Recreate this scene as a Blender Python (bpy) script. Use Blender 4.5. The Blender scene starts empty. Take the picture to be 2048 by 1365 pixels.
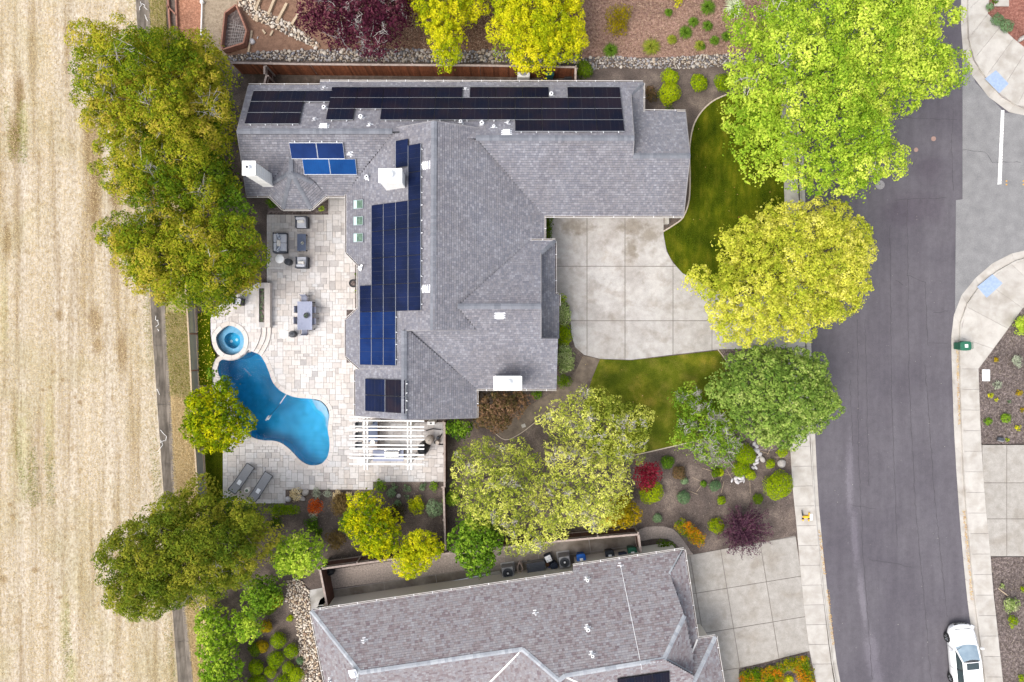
import bpy, bmesh, math, random
import numpy as np
from mathutils import Vector, Matrix
from mathutils.geometry import tessellate_polygon

# ------------------------------------------------------------------ camera, sky, sun, exposure
scene = bpy.context.scene
col = scene.collection
random.seed(7); rng = np.random.default_rng(7)
R = math.radians
CAM_H, FPX = 47.0, 1365.33           # drone height (m) and focal length in photograph pixels
cam_d = bpy.data.cameras.new('camera'); cam_d.lens = 24; cam_d.sensor_width = 36
cam_d.clip_start = 0.5; cam_d.clip_end = 5000
cam = bpy.data.objects.new('camera', cam_d); col.objects.link(cam)
cam.location = (0, 0, CAM_H); cam.rotation_euler = (0, 0, 0)
scene.camera = cam

SUN_ELEV, SUN_AZ = 58.0, -55.0       # soft high sun from the lower left of the picture
world = bpy.data.worlds.new('World'); scene.world = world; world.use_nodes = True
wn, wl = world.node_tree.nodes, world.node_tree.links
sky = wn.new('ShaderNodeTexSky'); sky.sky_type = 'NISHITA'; sky.sun_disc = False
sky.sun_elevation = R(SUN_ELEV); sky.sun_rotation = R(180 - SUN_AZ)
sky.air_density = 1.0; sky.dust_density = 4.0; sky.ozone_density = 1.0
hsv = wn.new('ShaderNodeHueSaturation'); hsv.inputs['Saturation'].default_value = 0.42   # thin overcast
wl.new(sky.outputs[0], hsv.inputs['Color'])
wl.new(hsv.outputs[0], wn['Background'].inputs[0]); wn['Background'].inputs[1].default_value = 0.15
sun_d = bpy.data.lights.new('sun', 'SUN'); sun_d.energy = 0.9; sun_d.angle = R(36); sun_d.color = (1.0, 0.95, 0.88)
sun = bpy.data.objects.new('sun', sun_d); col.objects.link(sun)
sun.rotation_euler = (R(90 - SUN_ELEV), 0, R(SUN_AZ)); sun.location = (-40, -25, 60)
vs = scene.view_settings
vs.view_transform = 'Standard'; vs.look = 'None'; vs.gamma = 1; vs.use_curve_mapping = False
vs.exposure = 1.1
scene.render.engine = 'CYCLES'
scene.cycles.max_bounces = 6; scene.cycles.diffuse_bounces = 3; scene.cycles.glossy_bounces = 3
scene.cycles.transmission_bounces = 4; scene.cycles.transparent_max_bounces = 12
scene.cycles.use_adaptive_sampling = True; scene.cycles.adaptive_threshold = 0.015

# ------------------------------------------------------------------ geometry helpers
def W(px, py, z=0.0):                # photograph pixel + height -> point in the place
    k = (CAM_H - z) / FPX
    return Vector(((px - 1024) * k, (682.5 - py) * k, z))
def W2(pts, z=0.0): return [tuple(W(p[0], p[1], z))[:2] for p in pts]
def linkobj(o, parent=None):
    col.objects.link(o)
    if parent is not None:
        o.parent = parent
        if parent.type == 'EMPTY': o.matrix_parent_inverse = Matrix.Translation(-parent.location)
    return o
def mesh_obj(name, verts, faces, m=None, parent=None, smooth=False, kind=None):
    me = bpy.data.meshes.new(name); me.from_pydata([tuple(v) for v in verts], [], faces)
    if m is not None: me.materials.append(m)
    if smooth: me.polygons.foreach_set('use_smooth', [True] * len(me.polygons))
    o = bpy.data.objects.new(name, me); linkobj(o, parent)
    if kind: o['kind'] = kind
    return o
def me_obj(name, me, parent=None, loc=(0, 0, 0), rot=None, scale=None):
    o = bpy.data.objects.new(name, me); linkobj(o, parent); o.location = loc
    if rot is not None: o.rotation_euler = rot
    if scale is not None: o.scale = scale
    return o
def thing(name, label, cat, loc, group=None):
    o = bpy.data.objects.new(name, None); o.empty_display_size = 0.3; col.objects.link(o); o.location = loc
    return tag(o, label, cat, group)
def tag(o, label, cat, group=None):
    o['label'] = label; o['category'] = cat
    if group: o['group'] = group
    return o
def struct(o): o['kind'] = 'structure'; return o
class MB:                            # collects simple solids into one mesh
    def __init__(s): s.v = []; s.f = []
    def add(s, v, f):
        n = len(s.v); s.v += [tuple(p) for p in v]; s.f += [tuple(i + n for i in q) for q in f]; return s
    def box(s, c, size, rz=0.0, taper=1.0):
        hx, hy, hz = size[0] / 2, size[1] / 2, size[2] / 2; ca, sa = math.cos(rz), math.sin(rz); v = []
        for z, k in ((-hz, 1), (hz, taper)):
            for x, y in ((-hx, -hy), (hx, -hy), (hx, hy), (-hx, hy)):
                x *= k; y *= k; v.append((c[0] + x * ca - y * sa, c[1] + x * sa + y * ca, c[2] + z))
        return s.add(v, [(3, 2, 1, 0), (4, 5, 6, 7), (0, 1, 5, 4), (1, 2, 6, 5), (2, 3, 7, 6), (3, 0, 4, 7)])
    def rbox(s, c, size, b, rz=0.0): # box with chamfered top and rounded corners
        hx, hy, hz = size[0] / 2, size[1] / 2, size[2] / 2; ca, sa = math.cos(rz), math.sin(rz); rings = []
        for z, i in ((-hz, b), (-hz + b, 0), (hz - b, 0), (hz, b)):
            r = []
            for sx, sy in ((-1, -1), (1, -1), (1, 1), (-1, 1)):
                cx, cy = sx * (hx - b), sy * (hy - b); rr = b - i * 0.7; a0 = math.atan2(sy, sx)
                for da in (-R(45), 0, R(45)):
                    x = cx + rr * math.cos(a0 + da); y = cy + rr * math.sin(a0 + da)
                    r.append((c[0] + x * ca - y * sa, c[1] + x * sa + y * ca, c[2] + z))
            rings.append(r)
        return s.loft(rings)
    def loft(s, rings, cap=True, closed=True):
        n = len(rings[0]); v = [p for r in rings for p in r]; f = []
        for i in range(len(rings) - 1):
            for j in range(n if closed else n - 1):
                a, b = i * n + j, i * n + (j + 1) % n; f.append((a, b, b + n, a + n))
        if cap: f.append(tuple(range(n))[::-1]); f.append(tuple(range((len(rings) - 1) * n, len(rings) * n)))
        return s.add(v, f)
    def tube(s, pts, rad, n=6, cap=True):
        pts = [Vector(p) for p in pts]; rings = []
        for i, p in enumerate(pts):
            d = (pts[min(i + 1, len(pts) - 1)] - pts[max(i - 1, 0)])
            d = d.normalized() if d.length > 1e-9 else Vector((0, 0, 1))
            a = d.orthogonal().normalized(); b = d.cross(a); r = rad[i] if isinstance(rad, (list, tuple)) else rad
            if i: # keep the ring aligned with the one before
                a = (pa - d * pa.dot(d)); a = a.normalized() if a.length > 1e-6 else d.orthogonal().normalized(); b = d.cross(a)
            pa = a
            rings.append([p + a * (r * math.cos(2 * math.pi * k / n)) + b * (r * math.sin(2 * math.pi * k / n)) for k in range(n)])
        return s.loft(rings, cap)
    def lathe(s, c, prof, n=16):     # profile of (radius, z)
        return s.loft([[(c[0] + r * math.cos(2 * math.pi * k / n), c[1] + r * math.sin(2 * math.pi * k / n), c[2] + z) for k in range(n)] for r, z in prof])
    def prism(s, pts, z0, z1, zf=None):
        if area2(pts) < 0: pts = pts[::-1]
        n = len(pts); v = [(p[0], p[1], z0) for p in pts] + [(p[0], p[1], z1) for p in pts]
        f = [tuple(range(n, 2 * n)), tuple(range(n))[::-1]] + [(i, (i + 1) % n, n + (i + 1) % n, n + i) for i in range(n)]
        return s.add(v, f)
    def obj(s, name, m, parent=None, smooth=False, kind=None): return mesh_obj(name, s.v, s.f, m, parent, smooth, kind)
    def mesh(s, name, m, smooth=False):
        me = bpy.data.meshes.new(name); me.from_pydata(s.v, [], s.f); me.materials.append(m)
        if smooth: me.polygons.foreach_set('use_smooth', [True] * len(me.polygons))
        return me
def area2(p): return sum(p[i][0] * p[(i + 1) % len(p)][1] - p[(i + 1) % len(p)][0] * p[i][1] for i in range(len(p))) / 2
def sheet(name, pts, z, m, z0=-0.2, holes=(), parent=None):   # ground zone: flat top with a skirt, holes allowed
    loops = [pts] + list(holes); flat = [p for l in loops for p in l]
    tris = tessellate_polygon([[Vector((p[0], p[1], 0)) for p in l] for l in loops])
    v = [(p[0], p[1], z) for p in flat]; f = []
    for t in tris:
        a, b, c = [flat[i] for i in t]
        f.append(tuple(t) if (b[0]-a[0])*(c[1]-a[1]) - (b[1]-a[1])*(c[0]-a[0]) > 0 else tuple(t)[::-1])
    if z0 is not None:
        n = len(flat); v += [(p[0], p[1], z0) for p in flat]; k = 0
        for l in loops:
            for i in range(len(l)):
                a, b = k + i, k + (i + 1) % len(l); f.append((a, b, b + n, a + n))
            k += len(l)
    return mesh_obj(name, v, f, m, parent)
def smooth_loop(pts, n=4, closed=True):                       # Catmull-Rom through the points
    out = []; N = len(pts)
    for i in range(N if closed else N - 1):
        p = [np.array(pts[(i + k) % N] if closed else pts[min(max(i + k, 0), N - 1)], float) for k in (-1, 0, 1, 2)]
        for j in range(n):
            t = j / n
            out.append(tuple(0.5 * (2*p[1] + (p[2]-p[0])*t + (2*p[0]-5*p[1]+4*p[2]-p[3])*t*t + (3*p[1]-p[0]-3*p[2]+p[3])*t**3)))
    if not closed: out.append(tuple(pts[-1]))
    return out
def offset_loop(pts, d):
    if area2(pts) < 0: pts = pts[::-1]
    n = len(pts); out = []
    for i in range(n):
        a, b, c = np.array(pts[i-1]), np.array(pts[i]), np.array(pts[(i+1) % n])
        e1, e2 = (b-a) / (np.linalg.norm(b-a)+1e-9), (c-b) / (np.linalg.norm(c-b)+1e-9)
        n1, n2 = np.array((e1[1], -e1[0])), np.array((e2[1], -e2[0])); m = n1 + n2; L = m.dot(m)
        out.append(tuple(b + m * (2 * d / max(L, 0.8))))
    return out
def clip(subject, convex):                                    # Sutherland-Hodgman, any simple subject
    out = subject
    if area2(convex) < 0: convex = convex[::-1]
    for i in range(len(convex)):
        a, b = convex[i], convex[(i + 1) % len(convex)]; inp = out; out = []
        if not inp: return []
        side = lambda p: (b[0]-a[0])*(p[1]-a[1]) - (b[1]-a[1])*(p[0]-a[0])
        for j in range(len(inp)):
            p, q = inp[j-1], inp[j]; sp, sq = side(p), side(q)
            if (sp >= 0) != (sq >= 0):
                t = sp / (sp - sq); out.append((p[0] + t*(q[0]-p[0]), p[1] + t*(q[1]-p[1])))
            if sq >= 0: out.append(q)
    return out
def tidy(p):
    q = [p[i] for i in range(len(p)) if (abs(p[i][0]-p[i-1][0]) + abs(p[i][1]-p[i-1][1])) > 2e-3]
    return q if len(q) >= 3 and abs(area2(q)) > 0.004 else []
def inside_np(poly, x, y):
    ins = np.zeros(len(x), bool); n = len(poly)
    for i in range(n):
        x1, y1 = poly[i]; x2, y2 = poly[i-1]
        c = ((y1 > y) != (y2 > y)); d = (y2 - y1) if abs(y2 - y1) > 1e-12 else 1e-12
        ins ^= c & (x < (x2 - x1) * (y - y1) / d + x1)
    return ins
def dist_np(poly, x, y):
    best = np.full(len(x), 1e9)
    for i in range(len(poly)):
        a, b = np.array(poly[i-1]), np.array(poly[i]); e = b - a; L = e.dot(e) + 1e-12
        t = np.clip(((x-a[0])*e[0] + (y-a[1])*e[1]) / L, 0, 1)
        best = np.minimum(best, np.hypot(x - a[0] - t*e[0], y - a[1] - t*e[1]))
    return best
def scatter(poly, n):
    p = np.array(poly); lo, hi = p.min(0), p.max(0); xs, ys = [], []; got = 0
    while got < n:
        x = rng.uniform(lo[0], hi[0], 2*n+50); y = rng.uniform(lo[1], hi[1], 2*n+50); k = inside_np(poly, x, y)
        xs.append(x[k]); ys.append(y[k]); got += k.sum()
        if not k.any(): break
    return np.concatenate(xs)[:n], np.concatenate(ys)[:n]
def quads_mesh(name, V, m, val=None, parent=None, kind=None, smooth=False):  # V: (N, k, 3) separate faces of k corners
    N, k = V.shape[:2]; me = bpy.data.meshes.new(name)
    me.vertices.add(N*k); me.vertices.foreach_set('co', np.ascontiguousarray(V, dtype=np.float32).ravel())
    me.loops.add(N*k); me.loops.foreach_set('vertex_index', np.arange(N*k, dtype=np.int32))
    me.polygons.add(N); me.polygons.foreach_set('loop_start', np.arange(0, N*k, k, dtype=np.int32))
    me.update(calc_edges=True)
    if val is not None:
        at = me.attributes.new('v', 'FLOAT', 'FACE'); at.data.foreach_set('value', np.asarray(val, np.float32))
    me.materials.append(m); o = bpy.data.objects.new(name, me); linkobj(o, parent)
    if kind: o['kind'] = kind
    return o

# ------------------------------------------------------------------ materials
def srgb(h):
    c = [int(h[i:i+2], 16) / 255 for i in (0, 2, 4)]
    return tuple(x / 12.92 if x <= 0.04045 else ((x + 0.055) / 1.055) ** 2.4 for x in c) + (1,)
def C(*a): return (a[0], a[1], a[2], 1.0)
def ramp(nt, stops, fac):
    r = nt.nodes.new('ShaderNodeValToRGB'); e = r.color_ramp.elements
    while len(e) < len(stops): e.new(0.5)
    for k, (p, c) in enumerate(stops): e[k].position = p; e[k].color = c
    nt.links.new(fac, r.inputs[0]); return r.outputs[0]
def math_node(nt, op, a, b=None):
    n = nt.nodes.new('ShaderNodeMath'); n.operation = op
    for i, x in enumerate((a, b)):
        if x is None: continue
        if isinstance(x, (int, float)): n.inputs[i].default_value = x
        else: nt.links.new(x, n.inputs[i])
    return n.outputs[0]
def mixc(nt, mode, fac, a, b):
    n = nt.nodes.new('ShaderNodeMix'); n.data_type = 'RGBA'; n.blend_type = mode
    for i, x in ((0, fac), (6, a), (7, b)):
        if isinstance(x, (int, float, tuple)): n.inputs[i].default_value = x
        else: nt.links.new(x, n.inputs[i])
    return n.outputs[2]
def noise(nt, scale, detail=4, rough=0.6, stretch=None, dist=0.0, rot=0.0):
    g = nt.nodes.new('ShaderNodeNewGeometry'); src = g.outputs['Position']
    if stretch or rot:
        mp = nt.nodes.new('ShaderNodeMapping'); mp.inputs['Scale'].default_value = stretch or (1, 1, 1); mp.inputs['Rotation'].default_value = (0, 0, rot)
        nt.links.new(src, mp.inputs['Vector']); src = mp.outputs[0]
    n = nt.nodes.new('ShaderNodeTexNoise'); n.inputs['Scale'].default_value = scale; n.inputs['Detail'].default_value = detail
    n.inputs['Roughness'].default_value = rough; n.inputs['Distortion'].default_value = dist
    nt.links.new(src, n.inputs['Vector']); return n.outputs[0]
def rand_out(nt):                    # one random number per object and per loose piece
    g = nt.nodes.new('ShaderNodeNewGeometry'); oi = nt.nodes.new('ShaderNodeObjectInfo')
    return math_node(nt, 'FRACT', math_node(nt, 'ADD', g.outputs['Random Per Island'], oi.outputs['Random']))
def blob_mask(nt, blobs, nscale=1.2, amp=.9):   # soft irregular patches at fixed places: (x, y, rx, ry, angle)
    g = nt.nodes.new('ShaderNodeNewGeometry'); tot = None; nz = noise(nt, nscale, 8, .7)
    for (x, y, rx, ry, an) in blobs:
        mp = nt.nodes.new('ShaderNodeMapping'); mp.vector_type = 'TEXTURE'; mp.inputs['Location'].default_value = (x, y, 0); mp.inputs['Rotation'].default_value = (0, 0, an); mp.inputs['Scale'].default_value = (rx, ry, 1e4)
        nt.links.new(g.outputs['Position'], mp.inputs['Vector']); ln = nt.nodes.new('ShaderNodeVectorMath'); ln.operation = 'LENGTH'; nt.links.new(mp.outputs[0], ln.inputs[0])
        d = math_node(nt, 'ADD', ln.outputs['Value'], math_node(nt, 'MULTIPLY', math_node(nt, 'SUBTRACT', nz, .5), amp*3))
        r = nt.nodes.new('ShaderNodeMapRange'); r.interpolation_type = 'SMOOTHSTEP'; r.inputs[1].default_value = .3; r.inputs[2].default_value = 1.25; r.inputs[3].default_value = 1; r.inputs[4].default_value = 0; nt.links.new(d, r.inputs[0])
        tot = r.outputs[0] if tot is None else math_node(nt, 'MAXIMUM', tot, r.outputs[0])
    return tot
def mat(name, stops, scale=8, detail=5, rough=0.85, bump=0.0, stain_mottle=None, grain=None, rnd=None, piece=None, metal=0.0, spec=0.3, stretch=None, rot=0.0, coat=0.0, blobs=None, streak=None):
    m = bpy.data.materials.new(name); m.use_nodes = True; nt = m.node_tree; b = nt.nodes['Principled BSDF']
    if isinstance(stops, tuple): stops = [(0.0, stops), (1.0, stops)]
    if piece:                        # colour chosen per piece, noise only modulates
        c = ramp(nt, piece, rand_out(nt)); nz = noise(nt, scale, detail, stretch=stretch, rot=rot)
        c = mixc(nt, 'MULTIPLY', 1.0, c, ramp(nt, stops, nz))
    else:
        nz = noise(nt, scale, detail, stretch=stretch, rot=rot); c = ramp(nt, stops, nz)
    if stain_mottle:                        # (scale, dark colour multiplier stops)
        for sc, st in (stain_mottle if isinstance(stain_mottle, list) else [stain_mottle]):
            c = mixc(nt, 'MULTIPLY', 1.0, c, ramp(nt, st, noise(nt, sc, 3, dist=0.3)))
    if streak: c = mixc(nt, 'MULTIPLY', 1.0, c, ramp(nt, streak[1], noise(nt, streak[0], 5, stretch=(3.2, .14, 1))))
    for bl in (blobs or []): c = mixc(nt, 'MULTIPLY', blob_mask(nt, bl[0], *bl[2:]), c, bl[1])
    if grain: c = mixc(nt, 'MULTIPLY', 1.0, c, ramp(nt, grain[1], noise(nt, grain[0], 2)))
    if rnd:
        v = math_node(nt, 'MULTIPLY_ADD', rand_out(nt), 2*rnd); v.node.inputs[2].default_value = 1 - rnd
        h = nt.nodes.new('ShaderNodeHueSaturation'); nt.links.new(v, h.inputs['Value']); nt.links.new(c, h.inputs['Color']); c = h.outputs[0]
    nt.links.new(c, b.inputs['Base Color']); b.inputs['Roughness'].default_value = rough
    b.inputs['Metallic'].default_value = metal; b.inputs['Specular IOR Level'].default_value = spec
    if coat: b.inputs['Coat Weight'].default_value = coat; b.inputs['Coat Roughness'].default_value = 0.05
    if bump:
        bp = nt.nodes.new('ShaderNodeBump'); bp.inputs['Strength'].default_value = bump; bp.inputs['Distance'].default_value = 0.02
        nt.links.new(nz, bp.inputs['Height']); nt.links.new(bp.outputs[0], b.inputs['Normal'])
    return m
def G(v): return C(v, v, v)
def leaf_mat(name, stops, trans=0.3):
    m = bpy.data.materials.new(name); m.use_nodes = True; nt = m.node_tree; nt.nodes.remove(nt.nodes['Principled BSDF'])
    at = nt.nodes.new('ShaderNodeAttribute'); at.attribute_name = 'v'
    c = ramp(nt, stops, at.outputs['Fac'])
    d = nt.nodes.new('ShaderNodeBsdfDiffuse'); t = nt.nodes.new('ShaderNodeBsdfTranslucent'); x = nt.nodes.new('ShaderNodeMixShader')
    nt.links.new(c, d.inputs[0]); nt.links.new(c, t.inputs[0]); x.inputs[0].default_value = trans
    nt.links.new(d.outputs[0], x.inputs[1]); nt.links.new(t.outputs[0], x.inputs[2])
    nt.links.new(x.outputs[0], nt.nodes['Material Output'].inputs[0]); return m
# ------------------------------------------------------------------ setting materials
M = {}
def _bl(px, py, rx, ry, an=0.0): p = W(px, py); return (p.x, p.y, rx*CAM_H/FPX, ry*CAM_H/FPX, an)
FIELD_BLOBS = [([_bl(180,290,20,85), _bl(186,400,17,70), _bl(190,345,20,60), _bl(190,640,18,36), _bl(196,690,14,26), _bl(28,275,15,55), _bl(232,385,16,40), _bl(118,630,11,14), _bl(40,185,12,40), _bl(245,700,12,60), _bl(15,480,10,50)], C(.60,.50,.36), 3.2, .62),
    ([_bl(106,745,6,5), _bl(85,780,5,4), _bl(100,775,5,5), _bl(125,760,5,5), _bl(160,805,6,5), _bl(150,795,4,4), _bl(25,1035,7,8), _bl(70,1140,9,7), _bl(20,1010,7,6), _bl(8,1160,9,12), _bl(120,1195,6,5)], C(.66,.56,.42), 3.0, .35),
    ([_bl(40,900,26,100), _bl(100,860,12,110), _bl(130,1240,12,80), _bl(45,245,14,60), _bl(145,1340,14,40), _bl(8,620,10,120)], C(.90,.92,.74), 2.5, .9)]
ROAD_BLOBS = [([_bl(1702,960,9,90), _bl(1712,1080,8,70,.05), _bl(1727,1200,8,70,.1), _bl(1745,1310,16,50,.1), _bl(1760,1370,14,40,.1)], C(1.5,1.5,1.5), 3.0, .9), ([_bl(1830,420,70,40), _bl(1860,340,40,30)], C(.86,.82,.86), 1.0, .6)]
DRIVE_BLOBS = [([_bl(1150,455,40,16), _bl(1268,455,38,18), _bl(1300,470,22,20), _bl(1262,500,16,30)], C(.62,.58,.52), 1.6, .8), ([_bl(1230,520,60,40), _bl(1225,590,80,30), _bl(1310,560,20,60)], C(1.12,1.12,1.12), 1.2, .8)]
M['earth'] = mat('earth', [(0.3, C(.06,.045,.035)), (0.5, C(.10,.075,.06)), (0.75, C(.17,.13,.105))], 3, 8, bump=.4, grain=(40, [(.3, G(.6)), (.7, G(1.15))]))
M['dry_field'] = mat('dry_field', [(0.3, C(.28,.215,.14)), (0.5, C(.43,.368,.285)), (0.7, C(.54,.482,.40))], 4.5, 10, stretch=(1.7, .7, 1), bump=.5, blobs=FIELD_BLOBS,
    stain_mottle=[(.16, [(.34, C(.86,.86,.74)), (.5, G(1.0))]), (.9, [(.28, C(.78,.70,.56)), (.42, G(1))])], streak=(.5, [(.36, C(.70,.63,.52)), (.5, G(.98)), (.66, G(1.14))]), grain=(26, [(.3, G(.72)), (.65, G(1.08))]))
M['field_mud'] = mat('field_mud', [(0.3, C(.13,.09,.05)), (0.7, C(.25,.18,.1))], 6, 6)
M['lawn'] = mat('lawn', [(0.3, C(.03,.055,.004)), (0.5, C(.06,.088,.006)), (0.72, C(.125,.14,.014))], 1.1, 6, bump=.3, stretch=(1.6,.6,1), spec=.0,
    stain_mottle=(.5, [(.36, G(.7)), (.62, C(1.3,1.15,1.0))]), streak=(.35, [(.36, G(.8)), (.64, C(1.3,1.16,1.0))]), grain=(18, [(.3, G(.65)), (.7, G(1.25))]))
M['lawn_light'] = mat('worn_lawn', [(0.3, C(.05,.075,.008)), (0.5, C(.09,.115,.012)), (0.72, C(.17,.165,.03))], .9, 8, bump=.3, spec=0, blobs=[([_bl(1290,790,30,45), _bl(1225,735,22,12), _bl(1400,720,40,12), _bl(1250,860,30,20)], C(1.5,1.3,1.3), 1.5, .9)], stain_mottle=(.5, [(.36, G(.72)), (.62, C(1.2,1.1,1.0))]), grain=(18, [(.3, G(.65)), (.7, G(1.25))]))
M['weeds'] = mat('weeds', [(0.3, C(.10,.13,.03)), (0.48, C(.24,.21,.09)), (0.68, C(.42,.34,.21))], 1.1, 10, stretch=(2, .7, 1), spec=.05, grain=(16, [(.3, G(.7)), (.7, G(1.2))]))
M['straw'] = mat('straw', [(0.3, C(.36,.26,.13)), (0.7, C(.58,.44,.25))], 4, 8, grain=(40, [(.3, G(.7)), (.7, G(1.1))]))
def mulch(name, a, b, c): return mat(name, [(0.32, a), (0.5, b), (0.68, c)], 6, 10, bump=.8, stain_mottle=(.5, [(.35, G(.75)), (.6, G(1.1))]), grain=(18, [(.3, G(.6)), (.55, G(1.0)), (.75, G(1.45))]))
M['bark'] = mulch('bark_mulch', C(.10,.055,.04), C(.22,.13,.10), C(.36,.23,.18))
M['dark_bark'] = mulch('dark_bark_mulch', C(.055,.042,.04), C(.125,.098,.09), C(.25,.205,.19))
M['red_bark'] = mulch('red_bark_mulch', C(.12,.045,.033), C(.21,.085,.062), C(.31,.15,.115))
M['orange_bark'] = mulch('orange_bark_mulch', C(.19,.08,.045), C(.30,.14,.085), C(.42,.22,.14))
M['brown_bark'] = mulch('brown_bark_mulch', C(.06,.03,.022), C(.13,.07,.045), C(.24,.14,.09))
M['soil'] = mat('garden_soil', [(0.30, C(.06,.047,.042)), (0.5, C(.105,.08,.068)), (0.72, C(.21,.165,.135))], .7, 11, bump=.5, grain=(16, [(.3, G(.55)), (.7, G(1.25))]))
M['clay'] = mat('clay_soil', [(0.3, C(.13,.07,.045)), (0.7, C(.25,.145,.095))], 2.5, 8, grain=(18, [(.3, G(.7)), (.7, G(1.2))]))
M['gravel_soil'] = mat('gravel_soil', [(0.3, C(.20,.15,.10)), (0.7, C(.36,.29,.21))], 5, 8, grain=(50, [(.3, G(.6)), (.7, G(1.3))]))
M['path_dirt'] = mat('path_dirt', [(0.3, C(.10,.078,.06)), (0.7, C(.19,.15,.115))], 2, 8, grain=(45, [(.3, G(.7)), (.7, G(1.2))]))
M['concrete'] = mat('concrete', [(0.3, C(.36,.335,.305)), (0.7, C(.45,.425,.39))], 1.6, 9, bump=.15, rnd=.05, grain=(45, [(.3, G(.9)), (.7, G(1.05))]),
    stain_mottle=(.8, [(.3, C(.82,.80,.77)), (.55, G(1))]))
M['drive'] = mat('driveway_concrete', [(0.25, C(.31,.295,.28)), (0.7, C(.43,.41,.395))], 2.2, 10, bump=.15, rnd=.03, blobs=DRIVE_BLOBS, grain=(22, [(.3, G(.88)), (.7, G(1.06))]),
    stain_mottle=[(1.0, [(.3, C(.78,.75,.71)), (.5, G(1))]), (.35, [(.35, C(.86,.84,.82)), (.6, G(1.06))])])
M['drive_b'] = mat('aggregate_concrete', [(0.3, C(.27,.25,.222)), (0.7, C(.365,.342,.312))], 2.2, 9, bump=.15, rnd=.03, grain=(38, [(.3, G(.78)), (.7, G(1.1))]),
    stain_mottle=(.7, [(.3, C(.82,.79,.75)), (.5, G(1))]))
M['path_concrete'] = mat('damp_path_concrete', [(0.3, C(.17,.145,.12)), (0.7, C(.30,.265,.225))], 1.2, 8, bump=.15, rnd=.08, stain_mottle=(.7, [(.35, C(.6,.56,.52)), (.6, G(1))]))
M['pale_path'] = mat('pale_path_concrete', [(0.3, C(.32,.31,.30)), (0.7, C(.50,.49,.47))], 1.2, 8, bump=.15, rnd=.05, stain_mottle=(.6, [(.35, C(.55,.53,.5)), (.6, G(1))]))
M['pebble'] = mat('pebble_aggregate', [(0.3, C(.22,.18,.155)), (0.6, C(.36,.30,.26)), (.75, C(.5,.44,.39))], 9, 8, bump=.4, grain=(45, [(.3, G(.6)), (.7, G(1.25))]))
M['asphalt'] = mat('asphalt', [(0.3, C(.086,.078,.089)), (0.7, C(.108,.10,.112))], .55, 8, rough=.9, bump=.15, stretch=(3, .35, 1), blobs=ROAD_BLOBS, grain=(30, [(.3, G(.85)), (.7, G(1.12))]),
    stain_mottle=[(.18, [(.35, C(.84,.83,.86)), (.6, G(1.02))]), (3.0, [(.3, G(.9)), (.6, G(1.03))])])
M['asphalt_old'] = mat('worn_asphalt', [(0.3, C(.165,.162,.165)), (0.7, C(.225,.222,.222))], 1.6, 10, rough=.95, bump=.2, grain=(20, [(.3, G(.75)), (.7, G(1.18))]))
M['crack'] = mat('crack', C(.05,.045,.05))
M['worn'] = mat('worn_streak', [(.35, C(.145,.135,.15)), (.65, C(.23,.22,.235))], 1.3, 10, stretch=(4, .6, 1))
M['paint'] = mat('road_paint', [(.35, C(.55,.54,.52)), (.6, C(.78,.77,.75))], 6, 6)
M['tactile'] = mat('tactile_pad', [(.3, C(.23,.30,.42)), (.7, C(.30,.37,.50))], 6, 5)
M['iron'] = mat('cast_iron', [(.3, C(.17,.16,.165)), (.7, C(.26,.25,.25))], 12, 5, rough=.6)
M['iron_orange'] = mat('painted_iron', [(.3, C(.24,.15,.125)), (.7, C(.32,.215,.18))], 12, 5)
M['joint'] = mat('dark_joint', C(.13,.11,.095))
M['grout'] = mat('grout', C(.29,.265,.25))
M['travertine'] = mat('travertine', [(.3, G(.84)), (.55, G(1.0)), (.8, G(1.08))], 5, 8, rough=.7, bump=.1, grain=(40, [(.3, G(.93)), (.7, G(1.04))]),
    piece=[(0, C(.36,.345,.34)), (.1, C(.44,.41,.395)), (.3, C(.50,.462,.435)), (.5, C(.525,.50,.485)), (.75, C(.56,.535,.52)), (1, C(.51,.50,.50))],
    stain_mottle=(.35, [(.35, C(.94,.91,.88)), (.6, G(1.02))]))
M['coping'] = mat('coping_stone', [(.3, G(.9)), (.7, G(1.05))], 5, 7, rough=.6, piece=[(0, C(.46,.41,.37)), (.5, C(.54,.50,.465)), (1, C(.51,.475,.45))])
M['white'] = mat('white_paint', [(.3, C(.76,.75,.72)), (.7, C(.82,.81,.79))], 6, 4, rough=.5)
M['stucco'] = mat('stucco', [(.3, C(.62,.57,.50)), (.7, C(.68,.63,.56))], 20, 6, bump=.2)
M['stone'] = mat('river_stone', [(.3, G(.8)), (.7, G(1.1))], 20, 5, rough=.7,
    piece=[(0, C(.10,.095,.10)), (.2, C(.20,.195,.205)), (.4, C(.34,.27,.20)), (.6, C(.43,.38,.32)), (.8, C(.24,.235,.26)), (1, C(.50,.45,.39))])
M['stone_warm'] = mat('tan_stone', [(.3, G(.8)), (.7, G(1.1))], 20, 5, rough=.7,
    piece=[(0, C(.26,.17,.12)), (.2, C(.45,.35,.25)), (.5, C(.56,.48,.38)), (.8, C(.50,.44,.38)), (1, C(.66,.60,.52))])
M['boulder'] = mat('boulder', [(.3, C(.24,.22,.21)), (.7, C(.42,.39,.36))], 6, 6, bump=.3)
M['pale_boulder'] = mat('pale_boulder', [(.3, C(.36,.34,.345)), (.7, C(.52,.50,.50))], 6, 6, bump=.3)
M['timber'] = mat('weathered_timber', [(.3, C(.32,.24,.16)), (.7, C(.50,.40,.28))], 10, 5, rnd=.1)
M['redwood'] = mat('redwood_board', [(.3, C(.10,.032,.016)), (.7, C(.25,.085,.036))], 5, 6, stretch=(6, 6, .6), rnd=.4)
M['darkwood'] = mat('dark_board', [(.3, C(.06,.028,.022)), (.7, C(.13,.06,.042))], 5, 6, stretch=(6, 6, .6), rnd=.2)
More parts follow.
